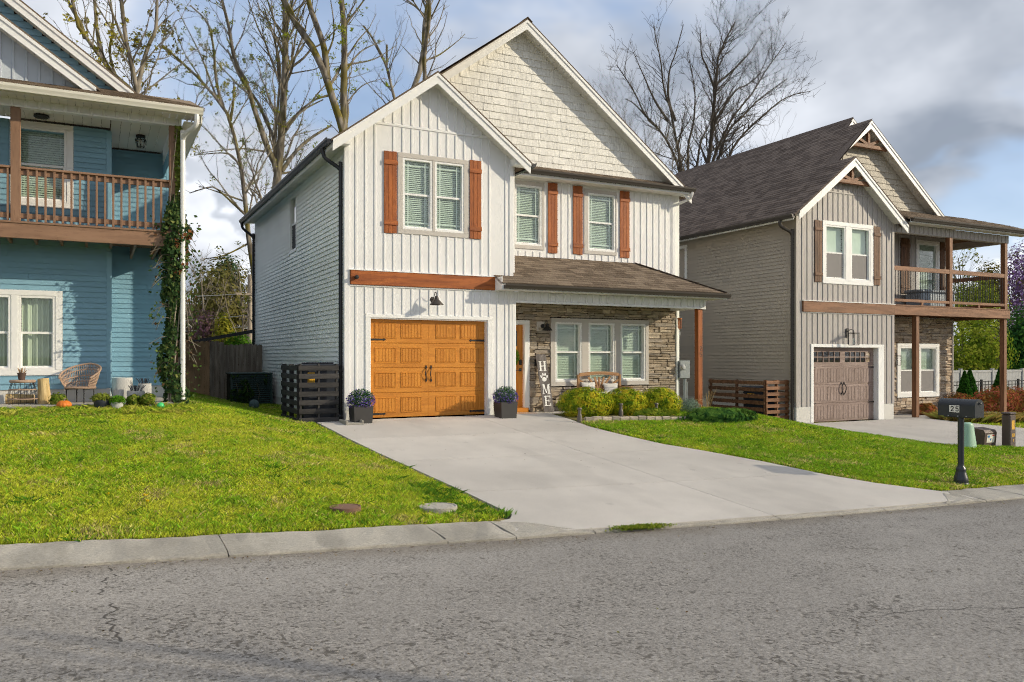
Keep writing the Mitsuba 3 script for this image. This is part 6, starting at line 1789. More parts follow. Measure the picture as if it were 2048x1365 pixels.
fg = [(0, 0), (0.16, 0.0), (0.16, 0.03), (0.04, 0.03), (0.04, 0.06), (0, 0.06)]
part(MB, 'flag', quadprism(lambda p: np.stack([mx + w_ + 0.006 + p[:, 1] * 1.0, my - 0.05 + p[:, 0], z0 + 0.10 + p[:, 2]], 1), fg, 0.0, 0.004), 'm_redflag')
flat('m_redflag', (0.35, 0.02, 0.02), 0.4)
flat('m_mailblack', (0.009, 0.014, 0.020), 0.35, 0.0, 0.6)
# --- utility pedestals
GP = thing('green_pedestal', 'pale green tapered utility pedestal behind the mailbox', 'utility box')
gz = -0.80
gpv, gpf = lathe([(0.235, 0), (0.235, 0.03), (0.15, 0.57), (0.125, 0.63), (0.07, 0.655), (0, 0.66)], (0, 0, 0), 24)
part(GP, 'cover', moved((gpv * [1, 0.75, 1], gpf), (17.07, 11.35, gz)), 'm_palegreen', smooth=35)
part(GP, 'bolt', bx(W, 17.18, 17.20, 11.17, 11.19, gz + 0.06, gz + 0.08), 'm_iron')
flat('m_palegreen', (0.28, 0.44, 0.34), 0.45)
BP = thing('brown_pedestal', 'squat brown utility box with a slanted front and a white sticker', 'utility box')
fr_ = lambda p: np.stack([18.08 + p[:, 0], 11.30 - p[:, 1], -0.80 + p[:, 2]], 1)
prof = Polygon([(0.0, 0.0), (-0.42, 0.0), (-0.50, 0.38), (-0.44, 0.50), (0.0, 0.46), (0.06, 0.40)]).buffer(-0.02).buffer(0.02)
m = trimesh.creation.extrude_polygon(prof, 0.40, engine='earcut'); v = np.array(m.vertices)
part(BP, 'cover', (np.stack([17.62 + v[:, 2] * 1.05, 11.34 - v[:, 0] * 0.66, -0.80 + v[:, 1]], 1), np.array(m.faces)), 'm_pedbrown', smooth=35)
# the sticker lies on the slanted front: a point at height h on it has y = 11.34 - 0.66 (0.06 h / 0.40)
sy = lambda z_, o: 11.34 - 0.66 * 0.15 * (z_ + 0.80) - o


def on_front(u0, u1, za, zb, o):
    return np.array([[u0, sy(za, o), za], [u1, sy(za, o), za], [u1, sy(zb, o), zb], [u0, sy(zb, o), zb]]), np.array([[0, 1, 2], [0, 2, 3]])


part(BP, 'sticker', on_front(17.70, 17.97, -0.62, -0.44, 0.003), 'm_plate')
tint(BP, 'sticker_print', join([on_front(17.72, 17.80, -0.51, -0.46, 0.006), on_front(17.81, 17.85, -0.58, -0.53, 0.006)]), (0.08, 0.22, 0.45))
tint(BP, 'sticker_mark', on_front(17.88, 17.96, -0.475, -0.45, 0.006), (0.5, 0.03, 0.02))
flat('m_pedbrown', (0.085, 0.060, 0.052), 0.5)
TP = thing('tall_brown_pedestal', 'tall brown utility post with a yellow label at the right edge', 'utility box')
part(TP, 'cover', bx(W, 18.19, 18.43, 11.1, 11.3, -0.84, 0.00, 0.03), 'm_pedbrown', smooth=30)
part(TP, 'cap', bx(W, 18.18, 18.44, 11.09, 11.31, 0.001, 0.05, 0.025), 'm_pedbrown')
part(TP, 'label', bx(F(11.1), 18.26, 18.36, 0.001, 0.003, -0.33, -0.13), 'm_yellowtag')
part(TP, 'marking', join([bx(F(11.1), a - 0.10, a - 0.078, 0.001, 0.003, b, c) for a, b, c in ((18.37, -0.50, -0.42), (18.405, -0.50, -0.42), (18.44, -0.49, -0.42), (18.40, -0.60, -0.55))]), 'm_yellowtag')
# --- covers in the lawn
for x, y, rad, mt, lab in ((2.41, 8.66, 0.17, 'm_rust', 'rusty red round meter cover sunk in the front lawn'), (3.46, 8.58, 0.215, 'm_kerb', 'pale concrete round cover in the lawn beside the driveway')):
    k = thing('utility_cover', lab, 'utility cover')
    z = lz(x, y) + 0.05
    part(k, 'lid', moved(lathe([(0, 0.012), (rad * 0.8, 0.012), (rad * 0.82, 0.006), (rad * 0.9, 0.006), (rad * 0.92, 0.014), (rad, 0.012), (rad, -0.06)], (0, 0, 0), 32), (x, y, z)), mt, smooth=30)
flat('m_rust', (0.15, 0.085, 0.060), 0.85)


# ------------------------------------------------------------------ trees
def tubes(P, R, sides):
    """Many tubes of the same number of rings at once: P (m, n, 3), R (m, n)."""
    m, n, _ = P.shape
    t = np.gradient(P, axis=1); t /= np.linalg.norm(t, axis=2, keepdims=True) + 1e-12
    ref = np.where(np.abs(t[:, :1, 2:]) < 0.9, [0, 0, 1.0], [1.0, 0, 0])
    a = np.cross(t, np.broadcast_to(ref, t.shape)); a /= np.linalg.norm(a, axis=2, keepdims=True) + 1e-12
    b = np.cross(t, a)
    ang = np.arange(sides) * 2 * np.pi / sides
    v = P[:, :, None] + R[:, :, None, None] * (np.cos(ang)[:, None] * a[:, :, None] + np.sin(ang)[:, None] * b[:, :, None])
    i, j = np.meshgrid(np.arange(n - 1), np.arange(sides), indexing='ij')
    q = np.stack([i * sides + j, i * sides + (j + 1) % sides, (i + 1) * sides + (j + 1) % sides, (i + 1) * sides + j], -1).reshape(-1, 4)
    q = q[None] + (np.arange(m) * n * sides)[:, None, None]
    q = q.reshape(-1, 4)
    return v.reshape(-1, 3), np.vstack([q[:, [0, 1, 2]], q[:, [0, 2, 3]]])


def sprout(P, R, rng, per_m, ratio, n_out, ang=(28, 62), up=0.25, tmin=0.25, rfac=0.5, rmin=0.006, lmax=9.0, droop=0.0):
    """Side branches for the branches P (m, n, 3), R (m, n): new (P, R) with n_out rings."""
    seg = np.diff(P, axis=1); ln = np.linalg.norm(seg, axis=2).sum(1)
    outP, outR = [], []
    cnt = rng.poisson(np.maximum(per_m * ln * (1 - tmin), 0.6))
    src = np.repeat(np.arange(len(P)), cnt)
    k = len(src)
    if k == 0:
        return np.zeros((0, n_out, 3)), np.zeros((0, n_out))
    t = tmin + (1 - tmin) * rng.random(k) ** 0.85
    f = t * (P.shape[1] - 1); i = np.minimum(f.astype(int), P.shape[1] - 2); w = (f - i)[:, None]
    p = P[src, i] * (1 - w) + P[src, i + 1] * w
    r = R[src, i] * (1 - w[:, 0]) + R[src, i + 1] * w[:, 0]
    d = seg[src, i]; d /= np.linalg.norm(d, axis=1, keepdims=True) + 1e-9
    side = np.cross(d, rng.normal(0, 1, (k, 3))); side /= np.linalg.norm(side, axis=1, keepdims=True) + 1e-9
    a = np.radians(rng.uniform(*ang, k))[:, None]
    nd = d * np.cos(a) + side * np.sin(a); nd[:, 2] += up * 0.5; nd /= np.linalg.norm(nd, axis=1, keepdims=True)
    L_ = np.minimum(ln[src] * ratio * rng.uniform(0.45, 1.15, k) * (1.15 - 0.65 * t), lmax)
    s = np.linspace(0, 1, n_out)
    bendv = rng.normal(0, 0.16, (k, 3)); bendv[:, 2] += up - droop
    q = p[:, None] + nd[:, None] * (L_[:, None] * s)[:, :, None] + bendv[:, None] * (L_[:, None] * s ** 2)[:, :, None] * 0.5
    q += rng.normal(0, 0.022, q.shape) * (L_[:, None] * np.minimum(s, 1))[:, :, None]
    r0 = np.maximum(np.minimum(r * rfac, 0.016 * L_ + 0.004), rmin)
    rr = np.maximum(r0[:, None] * (1 - 0.82 * s), rmin * 0.6)
    return q, rr


def limb(pts, y0, r0, r1, rng, spread=0.25, n=16):
    p = np.asarray(pts, float)
    q = bend(np.stack([p[:, 0], p[:, 1] * 0, p[:, 1]], 1), 5)
    s = np.concatenate([[0], np.cumsum(np.linalg.norm(np.diff(q, axis=0), axis=1))])
    u = np.linspace(0, s[-1], n)
    q = np.stack([np.interp(u, s, q[:, k]) for k in range(3)], 1)
    slope = rng.normal(0, spread)
    q[:, 1] = y0 + slope * u * np.clip(u / (0.35 * s[-1]), 0, 1) + 0.05 * np.sin(u * 1.3)
    return q, r0 + (r1 - r0) * (u / s[-1]) ** 0.85


def tree(name, label, y0, limbs, seed, moss=0.6, leaf=None, trunk_to=None, dens=(1.25, 1.6, 2.1), twig=0.0062, group=None, up=0.25, n_leaf=1500, leaf_size=0.05, ratios=(0.42, 0.45, 0.5), last=True, spread=0.13, bark_='m_bark'):
    """limbs: (list of (x, z), radius at the foot, radius at the tip). The first is the trunk; the others are the limbs that the photograph shows."""
    rng = np.random.default_rng(seed)
    k = thing(name, label, 'tree', group)
    base = []
    for i, (pts, r0, r1) in enumerate(limbs):
        r0, r1 = r0 * 0.88, r1 * 0.88
        p = list(pts)
        if i == 0 and trunk_to is not None:
            p = [trunk_to] + p
        yb = y0
        if base:                                    # a limb starts where it leaves the wood already there
            allp = np.concatenate([b_[0] for b_ in base])
            dd = np.hypot(allp[:, 0] - p[0][0], allp[:, 2] - p[0][1])
            if dd.min() < 0.8:
                yb = allp[dd.argmin(), 1]
        q, r = limb(p, yb, r0, r1, rng, 0.03 if i == 0 else spread, 18)
        if i == 0:
            r[0] *= 1.35
        base.append((q, r))
    v, f = tube(base[0][0], base[0][1], 12)
    rel = meshkit.fbm(v * [2.5, 2.5, 0.9] + seed, 3, seed) - 0.5
    v[:, :2] += rel[:, None] * 0.25 * np.repeat(np.append(np.repeat(base[0][1], 12), [0, 0])[:, None], 2, 1)
    part(k, 'trunk', (v, f), bark_, smooth=True, tone=moss)
    for q, r in base[1:]:
        part(k, 'limb', tube(q, r, 8), bark_, smooth=True, tone=moss * rng.uniform(0.6, 1.0))
    P = np.array([q for q, _ in base]); R = np.array([r for _, r in base])
    lim = [P, R]
    P1, R1 = sprout(P, R, rng, dens[0], ratios[0], 9, (28, 60), up, 0.30, 0.45, 0.012, 4.2)
    P2, R2 = sprout(P1, R1, rng, dens[1], ratios[1], 6, (25, 60), up, 0.12, 0.6, twig)
    Pn, Rn = sprout(P, R, rng, dens[0] * 0.9, 0.13, 6, (35, 75), up, 0.12, 0.25, twig, 1.6)
    P2, R2 = np.concatenate([P2, Pn]), np.concatenate([R2, Rn])
    P3, R3 = sprout(P2, R2, rng, dens[2], ratios[2], 4, (25, 55), up, 0.15, 0.7, twig * 0.85)
    br = [tubes(P1, R1, 5), tubes(P2, R2, 4), tubes(P3, R3, 3)]
    if last:
        P4, R4 = sprout(P3, R3, rng, 1.6, 0.55, 3, (25, 55), up, 0.2, 0.8, twig * 0.7)
        br.append(tubes(P4, R4, 3))
        tips = np.concatenate([P3[:, -1], P4[:, -1], P4[:, 1]])
    else:
        tips = np.concatenate([P2[:, -1], P3[:, -1]])
    part(k, 'branches', join(br), bark_, tone=moss * 0.25, kind='stuff')
    if leaf is not None and len(tips):
        sel = tips[rng.integers(0, len(tips), n_leaf)] + rng.normal(0, 0.05, (n_leaf, 3))
        foliage(k, 'leaves', sel, np.tile([0, 0, 1.0], (n_leaf, 1)), leaf_size, leaf, seed, 0.2, 0.6)
    return k


YG = [(0.20, 0.22, 0.03), (0.26, 0.26, 0.04), (0.13, 0.17, 0.025)]
G_ = 'bare spring trees behind the houses'
tree('bare_tree', 'mossy leaning tree with yellow green buds nearest the blue house gable', 34, [
    ([(1.87, 9.96), (0.8, 11.65), (0.25, 12.49), (-0.33, 13.14), (-0.66, 13.91), (-0.82, 15.4)], 0.22, 0.06),
    ([(-0.33, 13.14), (-0.49, 13.75), (-0.82, 14.34), (-1.2, 15.6)], 0.09, 0.03), ([(0.25, 12.49), (0.08, 13.49), (-0.08, 15.4)], 0.10, 0.04),
    ([(0.9, 11.4), (0.5, 12.6), (0.6, 13.8), (0.4, 15.2)], 0.07, 0.02)], 1, 1.0, [(0.30, 0.27, 0.03), (0.38, 0.33, 0.05), (0.22, 0.20, 0.03)], (2.3, 0.2), n_leaf=2600, leaf_size=0.055)
tree('bare_tree', 'forked grey tree with small round buds left of the blue house eave corner', 32, [
    ([(1.4, 9.97), (1.35, 10.68), (1.3, 10.94), (1.21, 11.55), (1.03, 12.23), (0.95, 12.93), (0.84, 13.8), (0.75, 15.2)], 0.15, 0.07),
    ([(1.34, 10.86), (1.6, 12.12), (1.81, 12.77), (1.96, 13.21), (1.99, 15.2)], 0.095, 0.05), ([(1.17, 11.69), (0.79, 12.07), (0.44, 11.99)], 0.05, 0.02),
    ([(1.01, 12.32), (0.71, 12.98), (0.47, 13.55), (0.1, 14.8)], 0.06, 0.02), ([(1.37, 10.77), (1.6, 11.26), (1.9, 11.7)], 0.05, 0.015), ([(1.98, 13.12), (2.26, 13.54), (2.6, 13.96)], 0.04, 0.012)],
    2, 0.35, [(0.17, 0.15, 0.04), (0.11, 0.10, 0.03), (0.20, 0.19, 0.05)], (1.5, 0.1), dens=(1.5, 1.7, 1.8), n_leaf=1500, leaf_size=0.06)
tree('bare_tree', 'slender mossy tree with upswept limbs just left of the white house eave', 36, [
    ([(6.13, 4.62), (5.95, 6.0), (5.64, 9.21), (5.32, 10.96), (5.13, 11.65), (4.79, 12.17), (4.04, 13.02), (3.23, 13.76), (2.5, 14.37)], 0.19, 0.05),
    ([(4.87, 12.06), (4.55, 13.25), (4.41, 14.27), (4.1, 15.15), (3.44, 15.59)], 0.085, 0.03), ([(5.19, 11.51), (5.32, 12.31), (5.36, 13.27)], 0.08, 0.03),
    ([(5.85, 7.38), (4.67, 8.37), (4.28, 8.46), (3.5, 8.12)], 0.07, 0.02), ([(5.76, 8.01), (4.47, 8.36), (3.88, 8.47)], 0.05, 0.02), ([(5.58, 9.48), (5.07, 10.02), (3.69, 9.79)], 0.05, 0.015),
    ([(5.89, 6.21), (4.87, 5.61), (3.88, 5.35)], 0.05, 0.02), ([(5.48, 10.11), (5.89, 10.79), (6.2, 11.15)], 0.04, 0.015), ([(4.6, 12.5), (4.0, 14.0), (3.2, 15.4)], 0.05, 0.02), ([(4.04, 13.02), (3.4, 14.4), (3.0, 15.8)], 0.04, 0.015)],
    3, 1.0, YG, (6.3, 0.0), n_leaf=1700, leaf_size=0.05)
tree('bare_tree', 'tall straight grey trunk with many limbs rising behind the left eave of the white house', 38, [
    ([(7.27, 7.8), (7.34, 9.11), (7.45, 9.99), (7.54, 11.12), (7.63, 12.88), (7.72, 14.65), (7.72, 16.4), (7.67, 19.5)], 0.30, 0.13),
    ([(7.38, 9.64), (7.29, 10.06), (6.94, 10.8), (6.61, 11.71), (6.28, 12.62), (6.02, 13.52), (5.61, 14.22), (5.38, 15.12), (5.25, 15.94), (4.6, 18.2)], 0.17, 0.05),
    ([(7.36, 10.1), (7.29, 11.18), (6.94, 12.19), (6.61, 13.0), (5.96, 13.94), (5.4, 15.4)], 0.12, 0.04), ([(7.58, 9.78), (8.31, 10.87), (9.03, 11.58), (9.92, 12.23)], 0.12, 0.05),
    ([(7.29, 10.77), (7.36, 12.77), (7.32, 14.59), (6.6, 16.6)], 0.09, 0.03), ([(7.65, 11.39), (7.76, 11.68), (8.49, 12.65), (9.47, 13.32)], 0.08, 0.03), ([(6.87, 10.61), (5.78, 10.6), (4.1, 10.18)], 0.05, 0.015),
    ([(7.67, 14.26), (8.45, 15.54), (8.9, 16.4)], 0.06, 0.02), ([(7.54, 9.66), (8.45, 9.87), (9.38, 9.61)], 0.06, 0.02), ([(7.7, 15.5), (7.1, 17.0), (6.6, 18.6)], 0.06, 0.02)],
    4, 0.45, YG, (7.2, -0.2), dens=(1.4, 1.7, 2.0), n_leaf=2200, leaf_size=0.05)
tree('bare_tree', 'thick mossy twin trunk rising over the left slope of the white garage gable', 33, [
    ([(9.18, 9.24), (9.01, 10.76), (8.93, 10.89), (8.61, 11.71), (8.31, 12.61), (7.84, 13.55), (7.38, 14.29), (6.84, 14.89), (6.2, 16.4)], 0.26, 0.13),
    ([(8.35, 12.51), (8.22, 13.61), (7.84, 14.46), (7.46, 15.31), (7.0, 16.9)], 0.17, 0.09), ([(9.05, 10.2), (9.09, 11.08), (9.05, 12.11), (9.05, 13.42), (9.01, 14.98), (8.8, 17.2)], 0.19, 0.11),
    ([(8.45, 11.91), (7.94, 11.7), (7.54, 11.38)], 0.06, 0.03), ([(9.09, 12.94), (9.81, 13.98), (10.89, 14.7)], 0.06, 0.015), ([(9.13, 13.25), (10.35, 13.72), (11.33, 14.46)], 0.05, 0.012),
    ([(9.03, 14.78), (9.6, 15.61), (10.24, 16.6)], 0.06, 0.02), ([(7.44, 14.18), (6.74, 14.76)], 0.05, 0.02), ([(9.1, 11.6), (9.9, 12.6), (10.9, 13.1)], 0.045, 0.012), ([(8.3, 13.4), (8.7, 14.6), (8.6, 16.2)], 0.05, 0.02)],
    5, 1.0, [(0.24, 0.30, 0.03), (0.30, 0.34, 0.05)], (9.2, -0.2), dens=(1.3, 1.6, 1.8), n_leaf=1700, leaf_size=0.05)
tree('bare_tree', 'three mossy stems rising over the peak of the white garage gable', 36, [
    ([(13.35, 12.43), (13.39, 14.2), (13.74, 14.81), (14.0, 15.63), (13.95, 16.55), (14.1, 17.59), (14.4, 19.5)], 0.22, 0.12),
    ([(13.2, 8.0), (13.15, 12.4), (12.88, 13.81), (12.73, 14.74), (12.53, 15.62), (12.27, 16.2), (11.98, 16.83), (11.6, 17.4)], 0.14, 0.05),
    ([(13.2, 8.0), (13.25, 12.42), (13.17, 14.0), (13.02, 14.79), (13.07, 15.71), (12.97, 16.98), (12.63, 17.49), (12.2, 19.0)], 0.16, 0.08), ([(12.97, 16.93), (13.1, 17.77), (13.2, 19.2)], 0.08, 0.04),
    ([(14.0, 15.47), (14.86, 15.97), (15.9, 16.88), (16.3, 17.31)], 0.06, 0.015), ([(13.74, 15.31), (13.35, 15.71), (12.97, 16.11)], 0.04, 0.015), ([(12.61, 15.47), (12.66, 16.52)], 0.06, 0.05), ([(13.9, 16.2), (14.8, 17.4), (15.3, 18.6)], 0.05, 0.02)],
    6, 0.8, None, (13.3, -0.3), dens=(1.5, 1.9, 2.2))
T7 = [[(37.19, 13.63), (37.08, 14.69), (35.87, 16.66), (35.11, 17.44), (34.25, 18.02), (33.4, 19.29), (32.57, 20.36), (31.75, 21.33)],
      [(37.19, 13.63), (36.97, 15.12), (36.42, 17.08), (36.09, 18.8), (35.43, 20.11), (35.11, 22.15), (34.78, 23.4), (34.57, 24.41)],
      [(37.64, 13.68), (37.53, 14.91), (37.42, 16.5), (37.87, 17.98), (37.98, 19.78), (37.64, 21.15), (37.3, 22.25)], [(36.53, 17.98), (36.42, 18.23), (35.87, 19.65), (35.87, 21.4), (36.53, 23.0), (37.08, 24.87)],
      [(39.35, 13.85), (39.58, 15.49), (39.93, 17.98), (40.16, 19.82), (40.28, 21.38), (40.51, 23.24), (40.98, 24.23), (42.06, 26.07)], [(40.16, 20.82), (39.46, 22.16), (38.77, 23.12), (38.55, 24.96)],
      [(39.81, 13.89), (40.05, 15.72), (41.1, 17.67), (42.3, 19.48), (44.01, 21.3), (45.26, 23.09), (47.31, 25.53)], [(40.63, 13.97), (40.98, 16.01), (42.06, 18.16), (43.27, 19.24), (45.01, 20.8), (46.7, 22.0), (48.6, 23.3)],
      [(40.87, 13.99), (41.46, 16.34), (42.91, 17.99), (44.14, 19.08), (46.2, 20.7), (47.8, 21.5), (49.3, 21.9)], [(38.32, 13.74), (38.43, 15.1), (38.66, 16.83), (39.7, 18.58), (39.93, 19.97)],
      [(39.93, 17.98), (42.06, 20.92), (43.4, 21.68), (44.76, 22.82), (45.77, 24.88)], [(35.87, 17.89), (34.57, 19.46), (33.61, 21.04), (33.09, 22.07)], [(35.11, 17.44), (33.3, 18.75), (32.36, 19.05)],
      [(40.28, 21.2), (41.7, 22.34), (43.52, 24.21), (44.63, 25.81)]]
tree('bare_tree', 'wide leafless tree of many spreading stems behind the roofs between the white and grey houses', 46,
     [([(38.9, 6.0), (39.1, 10.0), (39.35, 13.85)] + T7[4][1:], 0.42, 0.05)] + [([(38.9, 8.5)] + q, 0.19, 0.03) if q[0][1] < 14 else (q, 0.11, 0.025) for i, q in enumerate(T7) if i != 4],
     7, 0.25, None, (38.9, -1.4), dens=(2.3, 1.9, 1.7), twig=0.0125, ratios=(0.27, 0.42, 0.5), up=0.30, spread=0.05, bark_='m_bark_dark')
# fine bare growth that shows behind the big tree's foot and above the grey ridge
tree('bare_tree', 'thin bare saplings behind the right slope of the white house roof', 44, [([(32.0, 9.0), (31.6, 14.0), (31.2, 17.6)], 0.12, 0.02), ([(33.0, 9.0), (33.0, 13.5), (32.6, 16.8)], 0.10, 0.02), ([(33.9, 9.0), (34.4, 13.6), (34.8, 15.9)], 0.10, 0.02), ([(34.6, 9.0), (34.8, 13.0), (35.6, 15.6)], 0.08, 0.02)], 17, 0.1, None, (32.5, -1), dens=(2.6, 2.2, 2.0), twig=0.009, up=0.4, last=False)
tree('bare_tree', 'thin bare tree tops showing above the dark ridge of the grey house', 46, [([(44.0, 8.0), (44.2, 14.0), (44.4, 16.6)], 0.10, 0.02), ([(46.5, 8.0), (46.4, 14.0), (46.8, 16.2)], 0.08, 0.02), ([(48.9, 8.0), (49.0, 15.0), (49.4, 17.2)], 0.08, 0.02), ([(42.4, 8.0), (42.6, 13.0), (43.2, 15.6)], 0.08, 0.02)], 18, 0.1, None, (45.5, -1.6), dens=(2.4, 2.0, 1.8), twig=0.009, up=0.4, last=False)
# the tree across the street whose shadow lies on the road (outside the picture)
tree('street_tree', 'bare tree across the street outside the frame casting a shadow on the road', -3.3, [([(11.6, 1.5), (11.7, 3.2), (11.3, 5.2), (11.0, 7.5)], 0.20, 0.05), ([(11.7, 2.6), (10.6, 4.0), (9.6, 5.0)], 0.11, 0.03), ([(11.6, 3.0), (12.6, 4.4), (13.2, 5.8)], 0.10, 0.03), ([(11.3, 4.4), (10.3, 5.6), (9.8, 7.0)], 0.08, 0.03), ([(11.5, 3.6), (11.0, 4.4), (10.0, 4.3)], 0.08, 0.02)], 19, 0.3, None, (11.6, -1.0), dens=(1.6, 1.8, 1.6), twig=0.008, last=False)

# ------------------------------------------------------------------ shrubs and small plants
def shrub(name, label, c, rad, n, size, cols, seed, lump=0.22, freq=2.6, inner=0.5, cat='bush', group=None, stems=6, aspect=0.5, flat_=0.5, zmin=None, shade_core=True):
    k = thing(name, label, cat, group)
    r = np.random.default_rng(seed)
    p, d = ball_points(n, c, rad, r, inner, lump, freq, seed)
    if zmin is not None:
        m = p[:, 2] > zmin; p, d = p[m], d[m]
    # each twig's leaves share a hue: the colours go in clumps
    cl = meshkit.fbm(p / np.mean(rad) * 4.0 + seed, 3, seed + 3)
    ci = np.clip(((cl - 0.28) / 0.44 + r.normal(0, 0.18, len(p))) * len(cols), 0, len(cols) - 1).astype(int)
    col = np.asarray(cols)[ci] * (1 + 0.16 * r.standard_normal((len(p), 1)))
    foliage(k, 'leaves', p, d, size, np.clip(col, 0, 1), seed, flat_, aspect)
    b = np.array([c[0], c[1], c[2] - rad[2] * 0.95])
    it = []
    for j in range(stems):
        e_ = np.array(c) + r.normal(0, 0.42, 3) * rad
        it.append(tube(bend([b + r.normal(0, 0.05, 3) * [1, 1, 0], (b + e_) / 2 + r.normal(0, 0.08, 3) * rad, e_], 4), np.linspace(0.022, 0.008, 9) * max(np.mean(rad), 0.3), 6))
    part(k, 'stems', join(it), 'm_bark', tone=0.2)
    return k


BUSH = [(0.09, 0.17, 0.015), (0.22, 0.31, 0.022), (0.37, 0.43, 0.028), (0.50, 0.51, 0.036), (0.54, 0.44, 0.035)]
for i, (c, rad, lab) in enumerate([((9.99, 15.78, 0.21), (0.70, 0.58, 0.42), 'leftmost and widest golden green bush by the driveway'), ((11.10, 15.82, 0.19), (0.57, 0.52, 0.40), 'middle golden green bush below the bench'), ((12.07, 15.80, 0.17), (0.57, 0.52, 0.42), 'golden green bush nearest the porch post')]):
    shrub('golden_bush', lab, c, rad, 9000, 0.026, BUSH, 30 + i, 0.10, 3.0, 0.55, group='golden bushes before the porch')
shrub('ground_cover_plant', 'low bright green spreading plant between the edging blocks and the middle bush', (11.25, 14.98, 0.0), (0.55, 0.20, 0.14), 2200, 0.026, [(0.10, 0.18, 0.02), (0.20, 0.28, 0.03), (0.28, 0.32, 0.04)], 40, 0.3, cat='plant', stems=3)
shrub('juniper', 'dark green spreading juniper along the side of the porch lawn', (12.85, 14.55, -0.12), (1.05, 0.50, 0.25), 8000, 0.045, [(0.025, 0.075, 0.022), (0.05, 0.13, 0.03), (0.10, 0.21, 0.04), (0.14, 0.26, 0.05)], 41, 0.30, 3.2, cat='shrub')
shrub('lavender_clump', 'silvery green clump of stems beside the porch post', (12.95, 15.75, 0.05), (0.30, 0.28, 0.26), 1800, 0.030, [(0.17, 0.25, 0.19), (0.25, 0.33, 0.26)], 42, 0.3, cat='plant', aspect=0.2)
r = np.random.default_rng(50)
k = thing('dry_grass_tuft', 'thin dry grass stalks at the foot of the porch post', 'grass tuft')
part(k, 'stalks', join([tube(bend([(13.98 + a * .04, 16.3 + b * .04, -0.12), (14.0 + a * 0.07, 16.3 + b * .06, 0.15), (14.02 + a * 0.16, 16.3 + b * .1, 0.40 + 0.06 * a)], 3), 0.004, 4) for a, b in r.normal(0, 1, (16, 2))]), 'm_log')
# weeds in the gutter of the driveway
k = thing('gutter_weeds', 'green weeds growing in the joint between driveway and street', 'weeds')
r = np.random.default_rng(51)
n = 1100
xx = 5.32 + 0.36 * r.normal(0, 0.45, n); 
pz = np.stack([xx, 7.31 + 0.05 * r.normal(0, 0.7, n), zr(xx) + 0.02 + 0.035 * r.random(n)], 1)
foliage(k, 'leaves', pz, np.tile([0, 0, 1.0], (n, 1)), 0.016, [(0.20, 0.26, 0.03), (0.28, 0.30, 0.04), (0.12, 0.20, 0.02)], 52)
# ivy up the corner post of the blue house
k = thing('climbing_ivy', 'ivy covering the corner post of the blue house from ground to balcony', 'ivy')
r = np.random.default_rng(60)
zs = [0.36, 0.7, 1.2, 1.7, 2.1, 2.6, 3.1, 3.6, 4.0, 4.35, 5.6]
lo = [1.10, 1.10, 0.98, 1.14, 1.16, 1.06, 1.08, 1.06, 1.12, 1.28, 1.38]
hi = [1.74, 1.58, 1.53, 1.47, 1.46, 1.55, 1.60, 1.66, 1.56, 1.46, 1.44]
n = 6000
z = 0.36 + 3.95 * r.random(n) ** 1.0
a, b = np.interp(z, zs, lo), np.interp(z, zs, hi)
cx_, hw = (a + b) / 2, (b - a) / 2 * 0.84
hole = meshkit.fbm(np.stack([z * 2.4, z * 0 + 3.3, z * 0], -1), 3, 6) - 0.5
t = r.uniform(0, 2 * np.pi, n)
rad = (0.55 + 0.45 * r.random(n) ** 0.5) * (1 + 0.55 * (meshkit.fbm(np.stack([np.cos(t) * 1.6, np.sin(t) * 1.6, z * 3.0], -1), 3, 8) - 0.5) * 2)
p = np.stack([cx_ + np.cos(t) * hw * rad, 16.46 + np.sin(t) * hw * 0.8 * rad, z], 1)
keep = (meshkit.fbm(np.stack([p[:, 0] * 5, p[:, 1] * 3, z * 2.2], -1), 3, 9) > 0.36) | (z > 3.2)
p, t, z = p[keep], t[keep], z[keep]
rust = np.clip((z - 2.4) / 0.6, 0, 1) * np.clip((3.9 - z) / 0.6, 0, 1) * (np.cos(t) > -0.2) * 0.5 * (meshkit.fbm(p * 4.0, 2, 4) > 0.46)
col = np.where((r.random(len(z)) < rust)[:, None], np.array([(0.30, 0.13, 0.06), (0.22, 0.09, 0.04)])[r.integers(0, 2, len(z))], np.array([(0.045, 0.09, 0.035), (0.075, 0.14, 0.05), (0.13, 0.19, 0.06), (0.25, 0.28, 0.09)])[np.minimum(r.integers(0, 4, len(z)), r.integers(0, 4, len(z)) + (z > 3.7))])
foliage(k, 'leaves', p, np.stack([np.cos(t), np.sin(t), z * 0 - 0.2], 1), 0.040, col, 61, 0.7, 0.75)
m_ = 420
q = np.stack([1.385 + 0.03 * r.normal(0, 1, m_), 16.40 + 0.02 * r.normal(0, 1, m_), r.uniform(4.2, 5.6, m_)], 1)
foliage(k, 'tendril_leaves', q, np.tile([0, -1.0, 0], (m_, 1)), 0.034, [(0.16, 0.22, 0.04), (0.22, 0.26, 0.06)], 62, 0.8, 0.75)
st = []
for s in range(9):
    zz = np.linspace(0.36, 4.3 if s else 5.6, 22)
    aa = s * 0.7 + zz * 0.9
    st.append(tube(np.stack([1.335 + 0.11 * np.cos(aa), 16.47 + 0.11 * np.sin(aa), zz], 1), np.linspace(0.02, 0.006, 22), 6))
for s in range(26):
    z0 = r.uniform(0.9, 4.0); sgn = 1 if r.random() < 0.55 else -1
    st.append(tube(bend([(1.33, 16.4, z0), (1.33 + sgn * 0.22, 16.36, z0 + 0.02), (1.33 + sgn * r.uniform(0.30, 0.44), 16.34, z0 - r.uniform(0.05, 0.35))], 4), 0.005, 4))
part(k, 'stems', join(st), 'm_bark', tone=0.1)
dn = []
